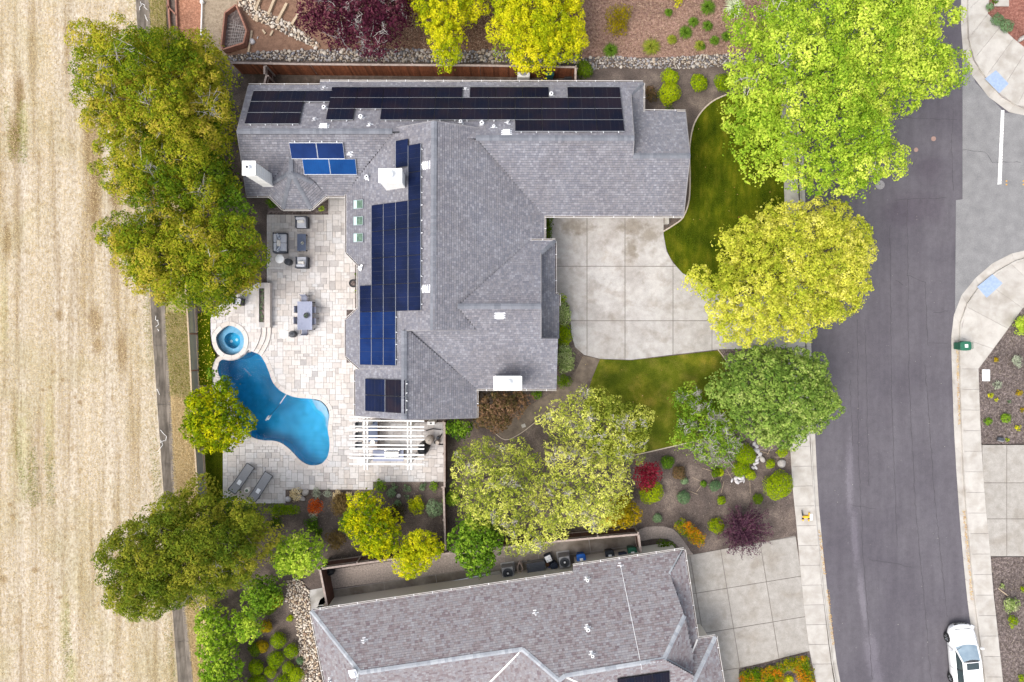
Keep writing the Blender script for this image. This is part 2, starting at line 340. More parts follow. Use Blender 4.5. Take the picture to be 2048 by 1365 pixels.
M['greywood'] = mat('grey_rail', [(.3, C(.22,.17,.15)), (.7, C(.36,.295,.26))], 6, 6, rnd=.1)
M['raisedwood'] = mat('stained_timber', [(.3, C(.19,.085,.06)), (.7, C(.33,.17,.12))], 8, 5, rnd=.1)

# ------------------------------------------------------------------ pool and spa outlines (photograph pixels at deck level)
POOL = [(436,731),(438.5,723),(446,718.5),(456,720.5),(468,720.2),(481,715.6),(490,709.5),(497,701.5),(508,704.5),(520.5,710),(531,725.6),(538.5,743.6),(546,764),(559,779.5),
        (574,788.5),(595,795),(620.5,797),(641,801),(654,813),(659.5,828),(657.7,846),(656.4,861.5),(659.5,879.5),(659.5,897.4),(655,915.4),(643.6,928),(628,932),(613,929.5),
        (597.4,919),(579.5,900),(564,888.5),(548.7,883),(528,882),(510,878),(495,869),(482,856),(472,833),(459,802),(446,767),(437,751),(434,738.5)]
SPA = [(459.6,651.3),(467.8,653),(480,660.5),(487,670.8),(489,681),(487,694.7),(479.5,705),(467.8,711),(457,710.7),(447.3,707),(437.8,698),(432.3,684.4),(431.6,674),(437,665.3),(447.3,655.7),(454.9,651.6)]
WELL = [(463.7,665.3),(473.3,668),(479.5,674),(480.8,683.7),(477.4,692.6),(469,697.4),(459.6,696),(451.4,687.8),(448.7,678.3),(454,668.7)]
pool = smooth_loop(W2(POOL, 0.03), 2)
spa = smooth_loop(W2(SPA, 0.3), 2)
well = smooth_loop(W2(WELL, -0.2), 2)
pit = offset_loop(pool, 0.12)

# ------------------------------------------------------------------ ground sheets
BIG = 900
hole_all = W2([(415,640),(520,640),(700,770),(700,950),(480,950),(415,780)], -0.2)
ground = struct(sheet('ground', [(-BIG,-BIG),(BIG,-BIG),(BIG,BIG),(-BIG,BIG)], -0.2, M['earth'], None, [hole_all]))
EDGE_L = [(268,-260),(272,0),(287,300),(302,620),(321,900),(356,1365),(380,1640)]       # field | drainage ditch
DIT_R = [(292,-260),(298,0),(315,300),(330,620),(347,900),(386,1365),(410,1640)]
struct(sheet('field', W2([(-1500,-260)] + EDGE_L + [(-1500,1640)]), 0.0, M['dry_field']))
WEST_SW_L = [(1545,-260),(1556,100),(1568,365),(1575,640),(1580,888),(1585,972),(1593,1050),(1601,1142),(1609,1222),(1619,1304),(1632,1365),(1690,1640)]
WEST_SW_R = [(1570,-260),(1585,100),(1596,365),(1608,640),(1620,888),(1626,980),(1632,1050),(1640,1142),(1649,1221),(1659,1306),(1668,1365),(1725,1640)]
WEST_K = [(1583,-260),(1597,100),(1609,365),(1620,640),(1631,888),(1635,980),(1641,1050),(1649.5,1142),(1660,1221),(1670,1306),(1680,1365),(1737,1640)]
yard = sheet('garden_ground', W2(DIT_R + WEST_SW_L[::-1]), -0.02, M['soil'], -0.2, [pit, spa]); struct(yard)
def zone(name, pts, z, m, smooth=0, z0=-0.06, holes=()):
    p = W2(pts, z); p = smooth_loop(p, smooth) if smooth else p
    return struct(sheet(name, p, z, M[m], z0, holes))
# strip of weeds and straw between the ditch and the garden
zone('weed_strip', [(297,-260),(300,0),(317,300),(331,620),(340,780),(352,800),(390,780),(385,620),(333,60),(330,-260)], -0.012, 'weeds')
zone('straw_strip', [(339,770),(348,900),(387,1365),(411,1640),(440,1640),(412,1250),(395,960),(388,770)], -0.008, 'straw')
# north neighbour's garden
zone('orange_mulch_bed', [(352,-260),(352,0),(356,90),(402,85),(405,0),(405,-260)], -0.006, 'orange_bark')
zone('gravelly_soil', [(406,-260),(406,0),(403,110),(450,118),(475,40),(470,-260)], -0.010, 'gravel_soil')
zone('clay_terrace', [(474,-260),(470,0),(455,112),(640,112),(690,60),(690,-260)], -0.012, 'clay')
zone('brown_mulch_bed', [(640,112),(690,60),(690,-260),(1163,-260),(1163,112)], -0.008, 'brown_bark')
zone('bark_mulch_bed', [(1163,-260),(1163,118),(1455,112),(1545,112),(1545,-260)], -0.004, 'bark')
zone('planting_strip', [(1155,138),(1455,135),(1450,190),(1400,225),(1378,280),(1376,420),(1280,420),(1280,170),(1155,170)], -0.008, 'soil', z0=-.05)
# lawns
LAWN_N = [(1452,190),(1425,203),(1402,225),(1386,255),(1379,300),(1380,350),(1378,400),(1366,435),(1345,452),(1327,463),(1330,490),(1340,515),(1362,545),(1420,575),(1470,585),(1573,585),(1568,365),(1562,180)]
zone('front_lawn', LAWN_N, 0.0, 'lawn')
LAWN_S = [(1200,719),(1262,721),(1335,713),(1440,701),(1452,720),(1470,760),(1470,860),(1400,880),(1290,905),(1230,915),(1180,900),(1160,860),(1170,800),(1185,755)]
zone('side_lawn', LAWN_S, -0.002, 'lawn_light')
zone('lawn_strip', [(408,885),(446,885),(446,1010),(415,1010)], -0.008, 'lawn')
zone('garden_path', [(1166,712),(1200,719),(1188,745),(1160,785),(1115,815),(1070,840),(1040,870),(1010,880),(985,860),(1020,830),(1070,805),(1115,780),(1150,745)], -0.006, 'path_dirt')
zone('street_mulch_bed', [(1440,700),(1560,698),(1577,760),(1580,900),(1500,905),(1470,860),(1462,750)], -0.006, 'dark_bark')
zone('south_garden_bed', [(571,980),(746,980),(746,964),(884,964),(884,1112),(700,1140),(560,1140),(545,1000),(571,1007)], -0.006, 'soil')
# south neighbour
zone('pebble_strip', [(648,1142),(900,1106),(1010,1092),(1010,1130),(900,1146),(664,1178)], -0.004, 'pebble')
zone('pebble_walk', [(1278,1060),(1310,1053),(1345,1058),(1367,1082),(1382,1104),(1386,1110),(1370,1116),(1357,1094),(1335,1078),(1300,1079),(1278,1082)], -0.002, 'pebble', 2)
zone('corner_flower_bed', [(1478,1340),(1619,1305),(1632,1365),(1690,1640),(1500,1640)], -0.004, 'dark_bark')

# road, side street
ROAD_R = [(1905,-260),(1922,0),(1922,95),(1938,142),(1963,180),(1988.6,206),(2020,226),(2048,234),(2330,250),(2330,480),(2048,498.7),(2002.6,515),(1969,538),(1936,572),(1915,602.6),(1905,641),(1902.5,672),(1902.5,700),(1905,777),(1907.7,854),(1912.8,946),(1919,1033),(1923.5,1088),(1933,1187),(1939.6,1240),(1956,1365),(1996,1640)]
def road_px(p): return W2(p, -0.15)
struct(sheet('road', road_px(WEST_K + [(p[0]+4, p[1]) for p in ROAD_R[::-1]]), -0.15, M['asphalt'], None))
struct(sheet('side_street', road_px([(1925,60),(1925,399),(1912,401),(1910,630),(1945,565),(2010,515),(2400,480),(2400,250),(2010,226),(1950,165)]), -0.146, M['asphalt_old'], None))
def mark(name, pts, m, z=-0.142, parent=None): return sheet(name, road_px(pts), z, M[m], None, parent=parent)
sl = mark('stop_line', [(2002,221),(2003,221),(1996,370),(1995,370)], 'paint'); struct(sl)
for i in range(24):                  # thermoplastic blocks of the stop line
    y0, y1 = 221 + i*6.2, 221 + i*6.2 + 5.5
    mark('stop_line_block', [(2002-7*(y0-221)/149, y0), (2008.5-6*(y0-221)/149, y0), (2008.5-6*(y1-221)/149, y1), (2002-7*(y1-221)/149, y1)], 'paint', -0.138, sl)
def cracks(paths, w=0.02):
    k = MB()
    for path in paths:
        pts = []
        for a, b in zip(path[:-1], path[1:]):
            n = max(2, int(math.dist(a, b) / 7))
            pts += [(a[0]+(b[0]-a[0])*j/n + random.uniform(-1.2,1.2), a[1]+(b[1]-a[1])*j/n + random.uniform(-1.2,1.2)) for j in range(n)]
        q = [W(p[0], p[1], -0.141) for p in pts]
        for a, b in zip(q[:-1], q[1:]):
            d = (b - a); n = Vector((-d.y, d.x, 0)).normalized() * w * random.uniform(.4, .8)
            k.add([a-n, b-n, b+n, a+n], [(0,1,2,3)])
    return k
ck = cracks([[(1715,640),(1717,900),(1726,1100),(1745,1365)],[(1814,400),(1816,560),(1818,760),(1830,1000),(1852,1240),(1865,1400)],[(1814,550),(1850,565),(1856,700)],
    [(1856,685),(1903,688)],[(1868,625),(1905,622)],[(1780,235),(1920,240)],[(1925,300),(1970,305),(1985,325),(2048,325)],[(1906,220),(1903,300),(1907,390)],[(1835,315),(1820,340)],[(1790,400),(1900,396)],[(1700,760),(1706,900)],[(1730,640),(1738,980)],[(1780,450),(1783,800),(1795,1100)],[(1850,730),(1870,1000),(1895,1240)],[(1700,1010),(1760,1020)],[(1790,560),(1812,575)],[(1740,1120),(1830,1135)]], .02)
struct(ck.obj('road_cracks', M['crack']))
for nm, px, py, r, m, lb in (('manhole_cover', 1760, 370, 9.2, 'iron', 'large grey round manhole cover in the dark road by the lime green tree'),
                             ('valve_cover', 1867, 278, 4.8, 'iron_orange', 'orange painted round valve cover nearest the stop line'),
                             ('valve_cover', 1832, 300, 4.3, 'iron_orange', 'smaller orange painted round valve cover nearer the trees')):
    c = W(px, py, -.15); rr = r*CAM_H/FPX; k = MB(); k.lathe(c, [(rr, 0), (rr, .014), (rr*.97, .018), (rr*.9, .018), (rr*.88, .012), (rr*.3, .012), (.01, .016)], 28)
    t = tag(k.obj(nm, M[m]), lb, 'manhole')
    if r > 9: MB().box((c.x-.02, c.y, .012-.15+.004), (.09,.04,.01)).obj('lift_slot', M['crack'], t)
for px, lb in ((2013, 'amber raised road marker below the white stop line'), (2047, 'amber raised road marker at the right edge of the picture')):
    c = W(px, 366, -.146); t = thing('road_marker', lb, 'road marker', c, 'raised road markers'); am = mat('amber_marker', C(.55,.30,.06))
    for q in (.12, -.12): MB().box((c.x, c.y+q, c.z+.012), (.1,.1,.024), 0, .7).obj('reflector_button', am, t)

# kerbs and pavements built piece by piece
def resample(poly, step):
    pts = [np.array(p, float) for p in poly]; L = [0]
    for a, b in zip(pts[:-1], pts[1:]): L.append(L[-1] + np.linalg.norm(b-a))
    n = max(1, round(L[-1] / step)); out = []
    for k in range(n+1):
        s = L[-1]*k/n; i = min(max(np.searchsorted(L, s) - 1, 0), len(pts)-2)
        t = (s - L[i]) / max(L[i+1]-L[i], 1e-9); out.append(pts[i] + (pts[i+1]-pts[i])*t)
    return out
def at_param(poly, step_n):
    pts = [np.array(p, float) for p in poly]; L = [0]
    for a, b in zip(pts[:-1], pts[1:]): L.append(L[-1] + np.linalg.norm(b-a))
    out = []
    for k in range(step_n+1):
        s = L[-1]*k/step_n; i = min(max(np.searchsorted(L, s) - 1, 0), len(pts)-2)
        out.append(pts[i] + (pts[i+1]-pts[i]) * ((s-L[i]) / max(L[i+1]-L[i], 1e-9)))
    return out
def strip_slabs(name, parent, A, B, n, z0, z1, m, gap=0.012):
    for (a0, a1), (b0, b1) in zip(zip(A[:-1], A[1:]), zip(B[:-1], B[1:])):
        ga, gb = (a1-a0) * (gap / (np.linalg.norm(a1-a0)+1e-9)), (b1-b0) * (gap / (np.linalg.norm(b1-b0)+1e-9))
        p = [tuple(a0+ga), tuple(b0+gb), tuple(b1-gb), tuple(a1-ga)]
        if area2(p) < 0: p = p[::-1]
        c = np.mean(np.array(p), 0); q = [tuple(c + (np.array(x)-c)*(1-.02)) for x in p]
        v = [(x[0], x[1], z0) for x in p] + [(x[0], x[1], z1-.008) for x in p] + [(x[0], x[1], z1) for x in q]
        f = [(8,9,10,11)] + [(i, (i+1)%4, 4+(i+1)%4, 4+i) for i in range(4)] + [(4+i, 4+(i+1)%4, 8+(i+1)%4, 8+i) for i in range(4)]
        mesh_obj(name, v, f, M[m], parent)
def kerb(name, outer, inner, n, face_w=0.15):
    root = struct(sheet(name, [tuple(p) for p in outer] + [tuple(p) for p in inner[::-1]], -0.152, M['grout'], None))
    for (o0, o1), (i0, i1) in zip(zip(outer[:-1], outer[1:]), zip(inner[:-1], inner[1:])):
        d = o1-o0; g = d * (.008/np.linalg.norm(d)); rows = []
        for o, i, s in ((o0, i0, 1), (o1, i1, -1)):
            w = (i-o)/np.linalg.norm(i-o)
            for pt, z in ((o, -.149), (o, -.138), (i, -.128), (i+w*.02, -.004), (i+w*.035, 0.012), (i+w*face_w, 0.012), (i+w*face_w, -.15)):
                q = pt + s*g; rows.append((q[0], q[1], z))
        f = [(j, j+1, 8+j, 7+j) for j in range(6)] + [tuple(range(7))[::-1], tuple(range(7, 14))]
        mesh_obj('kerb_section', rows, f, M['concrete'], root)
    return root
n = 48
kerb('west_kerb', at_param(W2(WEST_K, -.15), n//2), at_param(W2([(p[0]-8.5, p[1]) for p in WEST_K], -.15), n//2), n//2, .10)
sw = struct(sheet('west_pavement', W2(WEST_SW_L + [(p[0]-1, p[1]) for p in WEST_SW_R[::-1]]), -0.012, M['grout'], -.2))
strip_slabs('pavement_slab', sw, at_param(W2(WEST_SW_L), n//1), at_param(W2(WEST_SW_R), n//1), n, -.01, .014, 'concrete')
K_N_out = [(1905,-260),(1922,0),(1922,60),(1923,95),(1938,142),(1963,180),(1988.6,206),(2020,226),(2048,234),(2330,250)]
K_N_in = [(1918,-260),(1934,0),(1933,50),(1934,79),(1945,123),(1970,161),(2001,196),(2028,212),(2048,220),(2330,236)]
K_S_out = [(2330,480),(2048,498.7),(2002.6,515),(1969,538),(1936,572),(1915,602.6),(1905,641),(1902.5,672),(1902.5,700),(1905,777),(1907.7,854),(1912.8,946),(1919,1033),(1923.5,1088),(1933,1187),(1939.6,1240),(1956,1365),(1996,1640)]
K_S_in = [(2330,495),(2048,513),(2007.7,531),(1982,549),(1954,574),(1928,613),(1918,646),(1916.7,672),(1916.7,700),(1918,777),(1920.5,854),(1924.5,946),(1931,1033),(1936,1088),(1945,1187),(1952,1240),(1968,1365),(2008,1640)]
kerb('north_corner_kerb', at_param(W2(K_N_out, -.15), 16), at_param(W2(K_N_in, -.15), 16), 16)
kerb('south_corner_kerb', at_param(W2(K_S_out, -.15), 34), at_param(W2(K_S_in, -.15), 34), 34)
# north-east corner: pavement and red mulch
PN_in = [(p[0]+4, p[1]-3) for p in K_N_in]; PN_out = [(1965,-260),(1979,0),(1977,20),(1976,28),(1990,42),(2010.7,63),(2030,80),(2042,92),(2048,98),(2330,170)]
pv = struct(sheet('north_corner_pavement', W2(PN_in + PN_out[::-1]), -.012, M['grout'], -.2))
for a_, b_, n_ in ((0, 4, 6), (3, 10, 11)): strip_slabs('pavement_slab', pv, at_param(W2(PN_in[a_:b_]), n_), at_param(W2(PN_out[a_:b_]), n_), n_, -.01, .014, 'concrete')
zone('red_mulch_bed', PN_out + [(2330,-260)], -0.004, 'red_bark', 0, -.2)
PS_in = [(2334,497),(2052,515),(2012,533),(1986,551),(1958,576),(1932,615),(1922,648),(1920.7,674),(1921.5,738),(1922.5,802),(1924.5,854),(1928.5,946),(1935,1033),(1940,1088),(1949,1187),(1956,1240),(1972,1365),(2012,1640)]; PS_out = [(2330,560),(2120,570),(2080,590),(2048,613),(2030,638),(2012,664),(1990,694),(1972,718),(1957,738),(1959,802),(1961,854),(1966,946),(1973,1033),(1979,1088),(1987,1187),(1993,1240),(2006,1365),(2046,1640)]
pv = struct(sheet('south_corner_pavement', W2(PS_in + PS_out[::-1]), -.012, M['grout'], -.2))
for a_, b_, n_ in ((0, 9, 9), (8, 18, 22)): strip_slabs('pavement_slab', pv, at_param(W2(PS_in[a_:b_]), n_), at_param(W2(PS_out[a_:b_]), n_), n_, -.01, .014, 'concrete')
zone('dark_mulch_bed', [(2330,560),(2120,570),(2080,590),(2048,613),(2012,664),(1957,738),(1959,802),(1963,888),(2330,888)], -0.006, 'dark_bark', 0, -.2)
zone('east_verge_mulch', [(1982,1115),(2330,1115),(2330,1640),(2046,1640),(2006,1365)], -0.006, 'dark_bark', 0, -.2)
def grid_slabs(name, parent, poly, org, ang, xs, ys, z0, z1, m, gap=.02):
    ca, sa = math.cos(ang), math.sin(ang)
    for x0, x1 in zip(xs[:-1], xs[1:]):
        for y0, y1 in zip(ys[:-1], ys[1:]):
            c = [(org[0]+x*ca-y*sa, org[1]+x*sa+y*ca) for x, y in ((x0+gap,y0+gap),(x1-gap,y0+gap),(x1-gap,y1-gap),(x0+gap,y1-gap))]
            p = tidy(clip(poly, c))
            if p: MB().prism(p, z0, z1).obj(name, M[m], parent)
# pale driveway to the right
poly = W2([(1964,890),(2330,890),(2330,1113),(1981,1113),(1973,1033),(1966,946)])
d = struct(sheet('east_driveway', poly, -.01, M['joint'], -.2))
o = W(1964, 890); grid_slabs('driveway_slab', d, poly, (o.x, o.y), 0, [0,1.7,5.0,9.0,13.0], [-7.8,-5.1,-2.62,0], -.008, .012, 'drive_b')
for nm, pts, lb in (('tactile_pad', [(1969.6,158),(1991.7,141),(2017,168),(1998,187)], 'blue tactile paving pad on the upper street corner'),
                    ('tactile_pad', [(1954,574),(1984.6,549),(2005,567),(1973,596)], 'blue tactile paving pad on the lower street corner')):
    q = [Vector(p+(.016,)) for p in W2(pts)]; k = MB(); k.prism([tuple(p)[:2] for p in q], .012, .02)
    t = tag(k.obj(nm, M['tactile']), lb, 'paving pad', 'tactile kerb ramps'); dm = MB()
    for i in range(1, 12):
        for j in range(1, 9):
            a = q[0].lerp(q[1], i/12); b = q[3].lerp(q[2], i/12); p = a.lerp(b, j/9); dm.box((p.x, p.y, .0225), (.035,.035,.005), 0, .6)
    dm.obj('truncated_domes', M['tactile'], t, kind='stuff')
# front driveway
DRIVE = [(1098,425),(1327,425),(1327,470),(1333,503),(1345,525),(1365,547),(1420,577),(1470,590),(1574,592),(1577,697),(1530,697),(1440,699),(1335,711),(1262,720),(1200,718),(1168,710),(1150,694),(1143,670),(1141,640),(1138,610),(1125,598),(1106,590)]
poly = W2(DRIVE); d = struct(sheet('front_driveway', poly, -.01, M['joint'], -.06))
o = W(1174, 533); s = CAM_H/FPX
grid_slabs('driveway_slab', d, poly, (o.x, o.y), 0, [-90*s, 0, 76*s, 172*s, 250*s, 330*s, 410*s], [-190*s, -109*s, 0, 110*s], -.008, .012, 'drive')
# south neighbour's driveway
poly = W2([(1372,1112),(1385,1110),(1591,1072),(1601,1142),(1609,1222),(1619,1302),(1478,1338),(1482,1640),(1420,1640),(1410,1270),(1395,1278)])
d = struct(sheet('neighbour_driveway', poly, -.01, M['joint'], -.06)); o = W(1441, 1098)
grid_slabs('driveway_slab', d, poly, (o.x, o.y), R(9.3), [-4, -2.15, 0, 2.75, 5.6, 9], [-20, -14, -11.2, -8.3, -5.55, -2.75, 0, 3], -.008, .012, 'drive_b')
# side-yard paths
poly = W2([(664,1180),(1010,1128),(1010,1092),(1278,1066),(1280,1100),(1367,1096),(1368,1140),(622,1250),(640,1200)])
d = struct(sheet('service_path', poly, -.014, M['grout'], -.06)); o = W(664, 1180)
grid_slabs('path_slab', d, poly, (o.x, o.y), R(8.4), [-4,0,3.6,7.2,10.8,14.4,18,21.6,26], [-.95,-.02,2.6,5], -.012, .004, 'path_concrete')
grid_slabs('path_slab', d, poly, (o.x, o.y), R(8.4), [-4,0,3.6,7.2,10.8,14.4,18,21.6,26], [-3.2,-.95], -.012, .004, 'pale_path')
poly = W2([(614,1182),(655,1174),(664,1218),(622,1230)])
MB().prism(poly, -.05, .004).obj('step_pad', M['pale_path'], d)
poly = W2([(490,146),(1155,152),(1155,200),(600,200),(560,170),(490,170)])
d = struct(sheet('north_side_path', poly, -.012, M['earth'], -.06))
# ditch: shallow concrete channel
dl, dr = at_param(W2(EDGE_L), 16), at_param(W2(DIT_R), 16)
dt = struct(sheet('drainage_ditch', [tuple(p) for p in dl] + [tuple(p) for p in dr[::-1]], -.19, M['grout'], None))
M['ditch'] = mat('ditch_concrete', [(.3, C(.085,.07,.055)), (.7, C(.205,.175,.145))], 1.5, 9, stretch=(4, .5, 1), stain_mottle=(1.2, [(.3, G(.6)), (.55, G(1))]))
for k in range(16):
    a0, a1, b0, b1 = dl[k], dl[k+1], dr[k], dr[k+1]; g = .01; v = []
    for a, b, s_ in ((a0, b0, g), (a1, b1, -g)):
        for t, z in ((0, .012), (.2, -.03), (.5, -.13), (.58, -.16), (.66, -.13), (1, .012)):
            p = a + (b-a)*t; v.append((p[0], p[1]-s_, z))
    mesh_obj('ditch_section', v, [(i, i+1, 7+i, 6+i) for i in range(5)], M['ditch'], dt)
pt = MB()
for px, py, s_ in ((312,632,1),(316,640,-1),(318,660,1),(316,780,1),(322,880,1),(324,885,-1),(321,860,1),(284,8,1),(290,30,1),(281,4,-1)):
    a = W(px, py, -.02); path = [a]
    for q in range(3): path.append(path[-1] + Vector((random.uniform(-.1,.25)*s_, random.uniform(-.3,.1), .0)))
    pt.tube([p + Vector((0,0,.02)) for p in path], .016, 4)
struct(pt.obj('ditch_crack_patches', M['white']))
# weeds at the ditch edge, stones and field grass come with the planting below
# ------------------------------------------------------------------ roofs
M['shingle'] = mat('grey_shingle', [(.3, G(.86)), (.7, G(1.08))], 9, 6, rough=.95, grain=(70, [(.3, G(.82)), (.7, G(1.12))]), stain_mottle=(.25, [(.35, C(.93,.9,.88)), (.62, G(1.03))]),
    piece=[(0, C(.155,.156,.182)), (.3, C(.178,.178,.204)), (.55, C(.196,.192,.21)), (.8, C(.21,.21,.235)), (1, C(.255,.255,.282))])
M['shingle_base'] = mat('shingle_shade_base', C(.055,.055,.062))  # dark colour bared between courses stands in for shadow lines under shingle butts
M['cap'] = mat('ridge_cap_shingle', [(.3, G(.9)), (.7, G(1.08))], 9, 6, rough=.95, piece=[(0, C(.135,.142,.162)), (1, C(.185,.192,.215))])
M['shingle_b'] = mat('mauve_shingle', [(.3, G(.88)), (.7, G(1.08))], 9, 6, rough=.95, grain=(70, [(.3, G(.85)), (.7, G(1.1))]),
    piece=[(0, C(.145,.114,.125)), (.12, C(.185,.154,.160)), (.4, C(.212,.19,.195)), (.6, C(.212,.205,.222)), (.8, C(.228,.21,.215)), (1, C(.256,.25,.265))])
M['cap_b'] = mat('grey_cap_shingle', [(.3, G(.9)), (.7, G(1.08))], 9, 6, rough=.95, piece=[(0, C(.25,.265,.29)), (1, C(.36,.375,.40))])
M['gutter'] = mat('gutter_white', [(.3, C(.60,.57,.54)), (.7, C(.72,.69,.66))], 8, 4, rough=.5)
M['leaflitter'] = mat('gutter_litter', [(.3, C(.05,.04,.035)), (.7, C(.11,.08,.07))], 12, 5)
M['barge'] = mat('barge_board_paint', C(.22,.21,.215)); M['flash'] = mat('white_metal', [(.3, C(.74,.75,.77)), (.7, C(.84,.84,.85))], 8, 3, rough=.4)
T30 = math.tan(R(30))
class Plane:                         # z = z0 + gx (X - x0) + gy (Y - y0)
    def __init__(s, p, gx, gy): s.p = Vector(p); s.gx = gx; s.gy = gy
    def hit(s, px, py, up=0.0):      # where the line of sight through a photograph pixel meets the slope
        u, v = (px-1024)/FPX, (682.5-py)/FPX; a = s.gx*u + s.gy*v
        z = (s.p.z + up + CAM_H*a - s.gx*s.p.x - s.gy*s.p.y) / (1 + a); return W(px, py, z)
    def z(s, x, y): return s.p.z + s.gx*(x-s.p.x) + s.gy*(y-s.p.y)
    def frame(s):
        g = math.hypot(s.gx, s.gy); up = Vector((s.gx/g, s.gy/g, g)).normalized(); sd = Vector((s.gy/g, -s.gx/g, 0)); n = sd.cross(up)
        if n.z < 0: sd = -sd; n = -n
        return sd, up, n
def plane3(a, b, c):
    a, b, c = W(*a), W(*b), W(*c); n = (b-a).cross(c-a); return Plane(a, -n.x/n.z, -n.y/n.z)
def slope(root, pl, px, m='shingle', thick=.22, exposure=.15, wmin=.13, wmax=.2, gap_color='shingle_base', course_gap=.016):
    P = [pl.hit(*p) for p in px]; sd, up, n = pl.frame(); O = P[0]
    uv = [((p-O).dot(sd), (p-O).dot(up)) for p in P]
    if area2(uv) < 0: uv = uv[::-1]; P = P[::-1]
    N = len(P); lo = [p - n*.01 for p in P] + [p - Vector((0,0,thick)) for p in P]
    slab = mesh_obj('roof_slope', lo, [tuple(range(N)), tuple(range(N, 2*N))[::-1]] + [(i, i+N, (i+1)%N+N, (i+1)%N) for i in range(N)], M[gap_color], root)
    ys = [q[1] for q in uv]; V = []; F = []; k = 0; rnd = random.random
    d0 = min(ys) - exposure*.0
    while d0 < max(ys):
        dm = d0 + exposure*.5; xs = []
        for i in range(N):
            (x1, y1), (x2, y2) = uv[i-1], uv[i]
            if (y1 > dm) != (y2 > dm): xs.append(x1 + (x2-x1)*(dm-y1)/(y2-y1))
        xs.sort()
        for a, b in zip(xs[::2], xs[1::2]):
            x = a; first = True
            while x < b - .01:
                w = wmin + (wmax-wmin)*rnd(); e = min(x + (w*rnd() if first else w), b); first = False
                if b - e < .05: e = b
                h = .022 + .012*rnd(); dd = d0 + .012*rnd()
                for (s_, t_, hh) in ((x+.003, dd, 0), (e-.003, dd, 0), (e-.003, dd, h), (x+.003, dd, h), (e-.003, d0+exposure-course_gap, .006), (x+.003, d0+exposure-course_gap, .006)):
                    V.append(O + sd*s_ + up*t_ + n*hh)
                F.append((k, k+1, k+2, k+3)); F.append((k+3, k+2, k+4, k+5)); k += 6; x = e
        d0 += exposure
    mesh_obj('shingles', V, F, M[m], slab, kind='stuff')
    return slab
def ridge(root, a, b, m='cap', w=.17, step=.2, drop=.05):     # row of overlapping cap shingles between two points
    a, b = Vector(a), Vector(b); d = (b-a); L = d.length; d.normalize(); s = Vector((d.y, -d.x, 0)).normalized(); k = MB(); n = max(1, int(L/step))
    for i in range(n):
        p = a + d*(L*i/n); q = a + d*(L*(i+1)/n + .02); h0 = Vector((0,0,.055)); h1 = Vector((0,0,.03))
        k.add([p - s*w + h0 - Vector((0,0,drop)), p + h0 + Vector((0,0,.015)), p + s*w + h0 - Vector((0,0,drop)), q - s*w + h1 - Vector((0,0,drop)), q + h1 + Vector((0,0,.015)), q + s*w + h1 - Vector((0,0,drop)),
               p - s*w - Vector((0,0,drop)), p + s*w - Vector((0,0,drop))], [(0,1,4,3),(1,2,5,4),(6,7,2,1,0)])
    return k.obj('ridge_caps', M[m], root, kind='stuff')
def gutter(root, pts, w=.11, h=.10, brackets=True):           # white half-open trough along an eave
    for a, b in zip(pts[:-1], pts[1:]):
        a, b = Vector(a), Vector(b); d = b-a; L = d.length; d = d/L; s = Vector((d.y, -d.x, 0)).normalized(); k = MB()
        prof = [(-.0, 0), (-.0, -h), (w, -h), (w, 0), (w-.022, 0), (w-.022, -h+.03), (.022, -h+.03), (.022, 0)]
        rings = [[p + s*x + Vector((0,0,z)) for x, z in prof] for p in (a, b)]
        k.loft(rings); g = k.obj('gutter', M['gutter'], root)
        li = MB(); li.add([a + s*.022 + Vector((0,0,-h+.045)), b + s*.022 + Vector((0,0,-h+.045)), b + s*(w-.022) + Vector((0,0,-h+.045)), a + s*(w-.022) + Vector((0,0,-h+.045))], [(0,1,2,3)])
        li.obj('leaf_litter', M['leaflitter'], g)
        n = int(L/1.2)
        if brackets and n:
            bk = MB()
            for i in range(n): p = a + d*(L*(i+.5)/n) + s*(w/2) + Vector((0,0,.004)); bk.box(p, (.03, w+.04, .012), math.atan2(d.y, d.x))
            bk.obj('gutter_brackets', M['flash'], g, kind='stuff')
def drip(root, a, b, w=.05):         # pale drip edge along a rake
    a, b = Vector(a), Vector(b); d = (b-a).normalized(); s = Vector((d.y, -d.x, 0)).normalized()*w; k = MB(); u = Vector((0,0,.03)); l = Vector((0,0,-.2))
    k.loft([[p - s + u, p + s + u, p + s + l, p - s + l] for p in (a, b)]); k.obj('barge_board', M['barge'], root)
def walls(root, px, z_top, inset, m='stucco'):
    pts = offset_loop(W2(px, z_top), -inset)
    for i in range(len(pts)):
        a, b = np.array(pts[i-1]), np.array(pts[i]); d = b-a; L = np.linalg.norm(d)
        if L < .25: continue
        c = (a+b)/2; k = MB(); k.box((c[0], c[1], z_top/2 - .05), (L + .12, .14, z_top + .1), math.atan2(d[1], d[0])); w = k.obj('wall', M[m], root)
    return pts

house = thing('house', 'large grey shingled house with dark solar arrays beside the pool patio', 'house', W(900, 450))
PL = {}
PL['NN'] = Plane(W(900,165,2.9), 0, -T30); PL['NS'] = Plane(W(1200,431,2.9), 0, T30); PL['NSw'] = Plane(W(520,391,2.9), 0, T30)
PL['MW'] = Plane(W(693,450,2.9), T30, 0)
_r = PL['MW'].hit(868, 450); _e = W(1088, 450, 2.9); PL['ME'] = Plane(_r, (_e.z-_r.z)/(_e.x-_r.x), 0)
PL['ES'] = Plane(W(1030,778,2.9), 0, T30); _r2 = PL['ES'].hit(1000, 613); PL['EN'] = Plane(_r2, 0, -T30)
PL['LE'] = Plane(W(1113,580,2.75), -T30, 0)
PL['SWE'] = Plane(W(953,800,2.9), -T30, 0); _r3 = PL['SWE'].hit(808, 750); PL['SWW'] = Plane(_r3 - Vector((0,0,.12)), T30, 0)
_r4 = PL['NS'].hit(1320, 312); PL['ELN'] = Plane(_r4, 0, -T30)
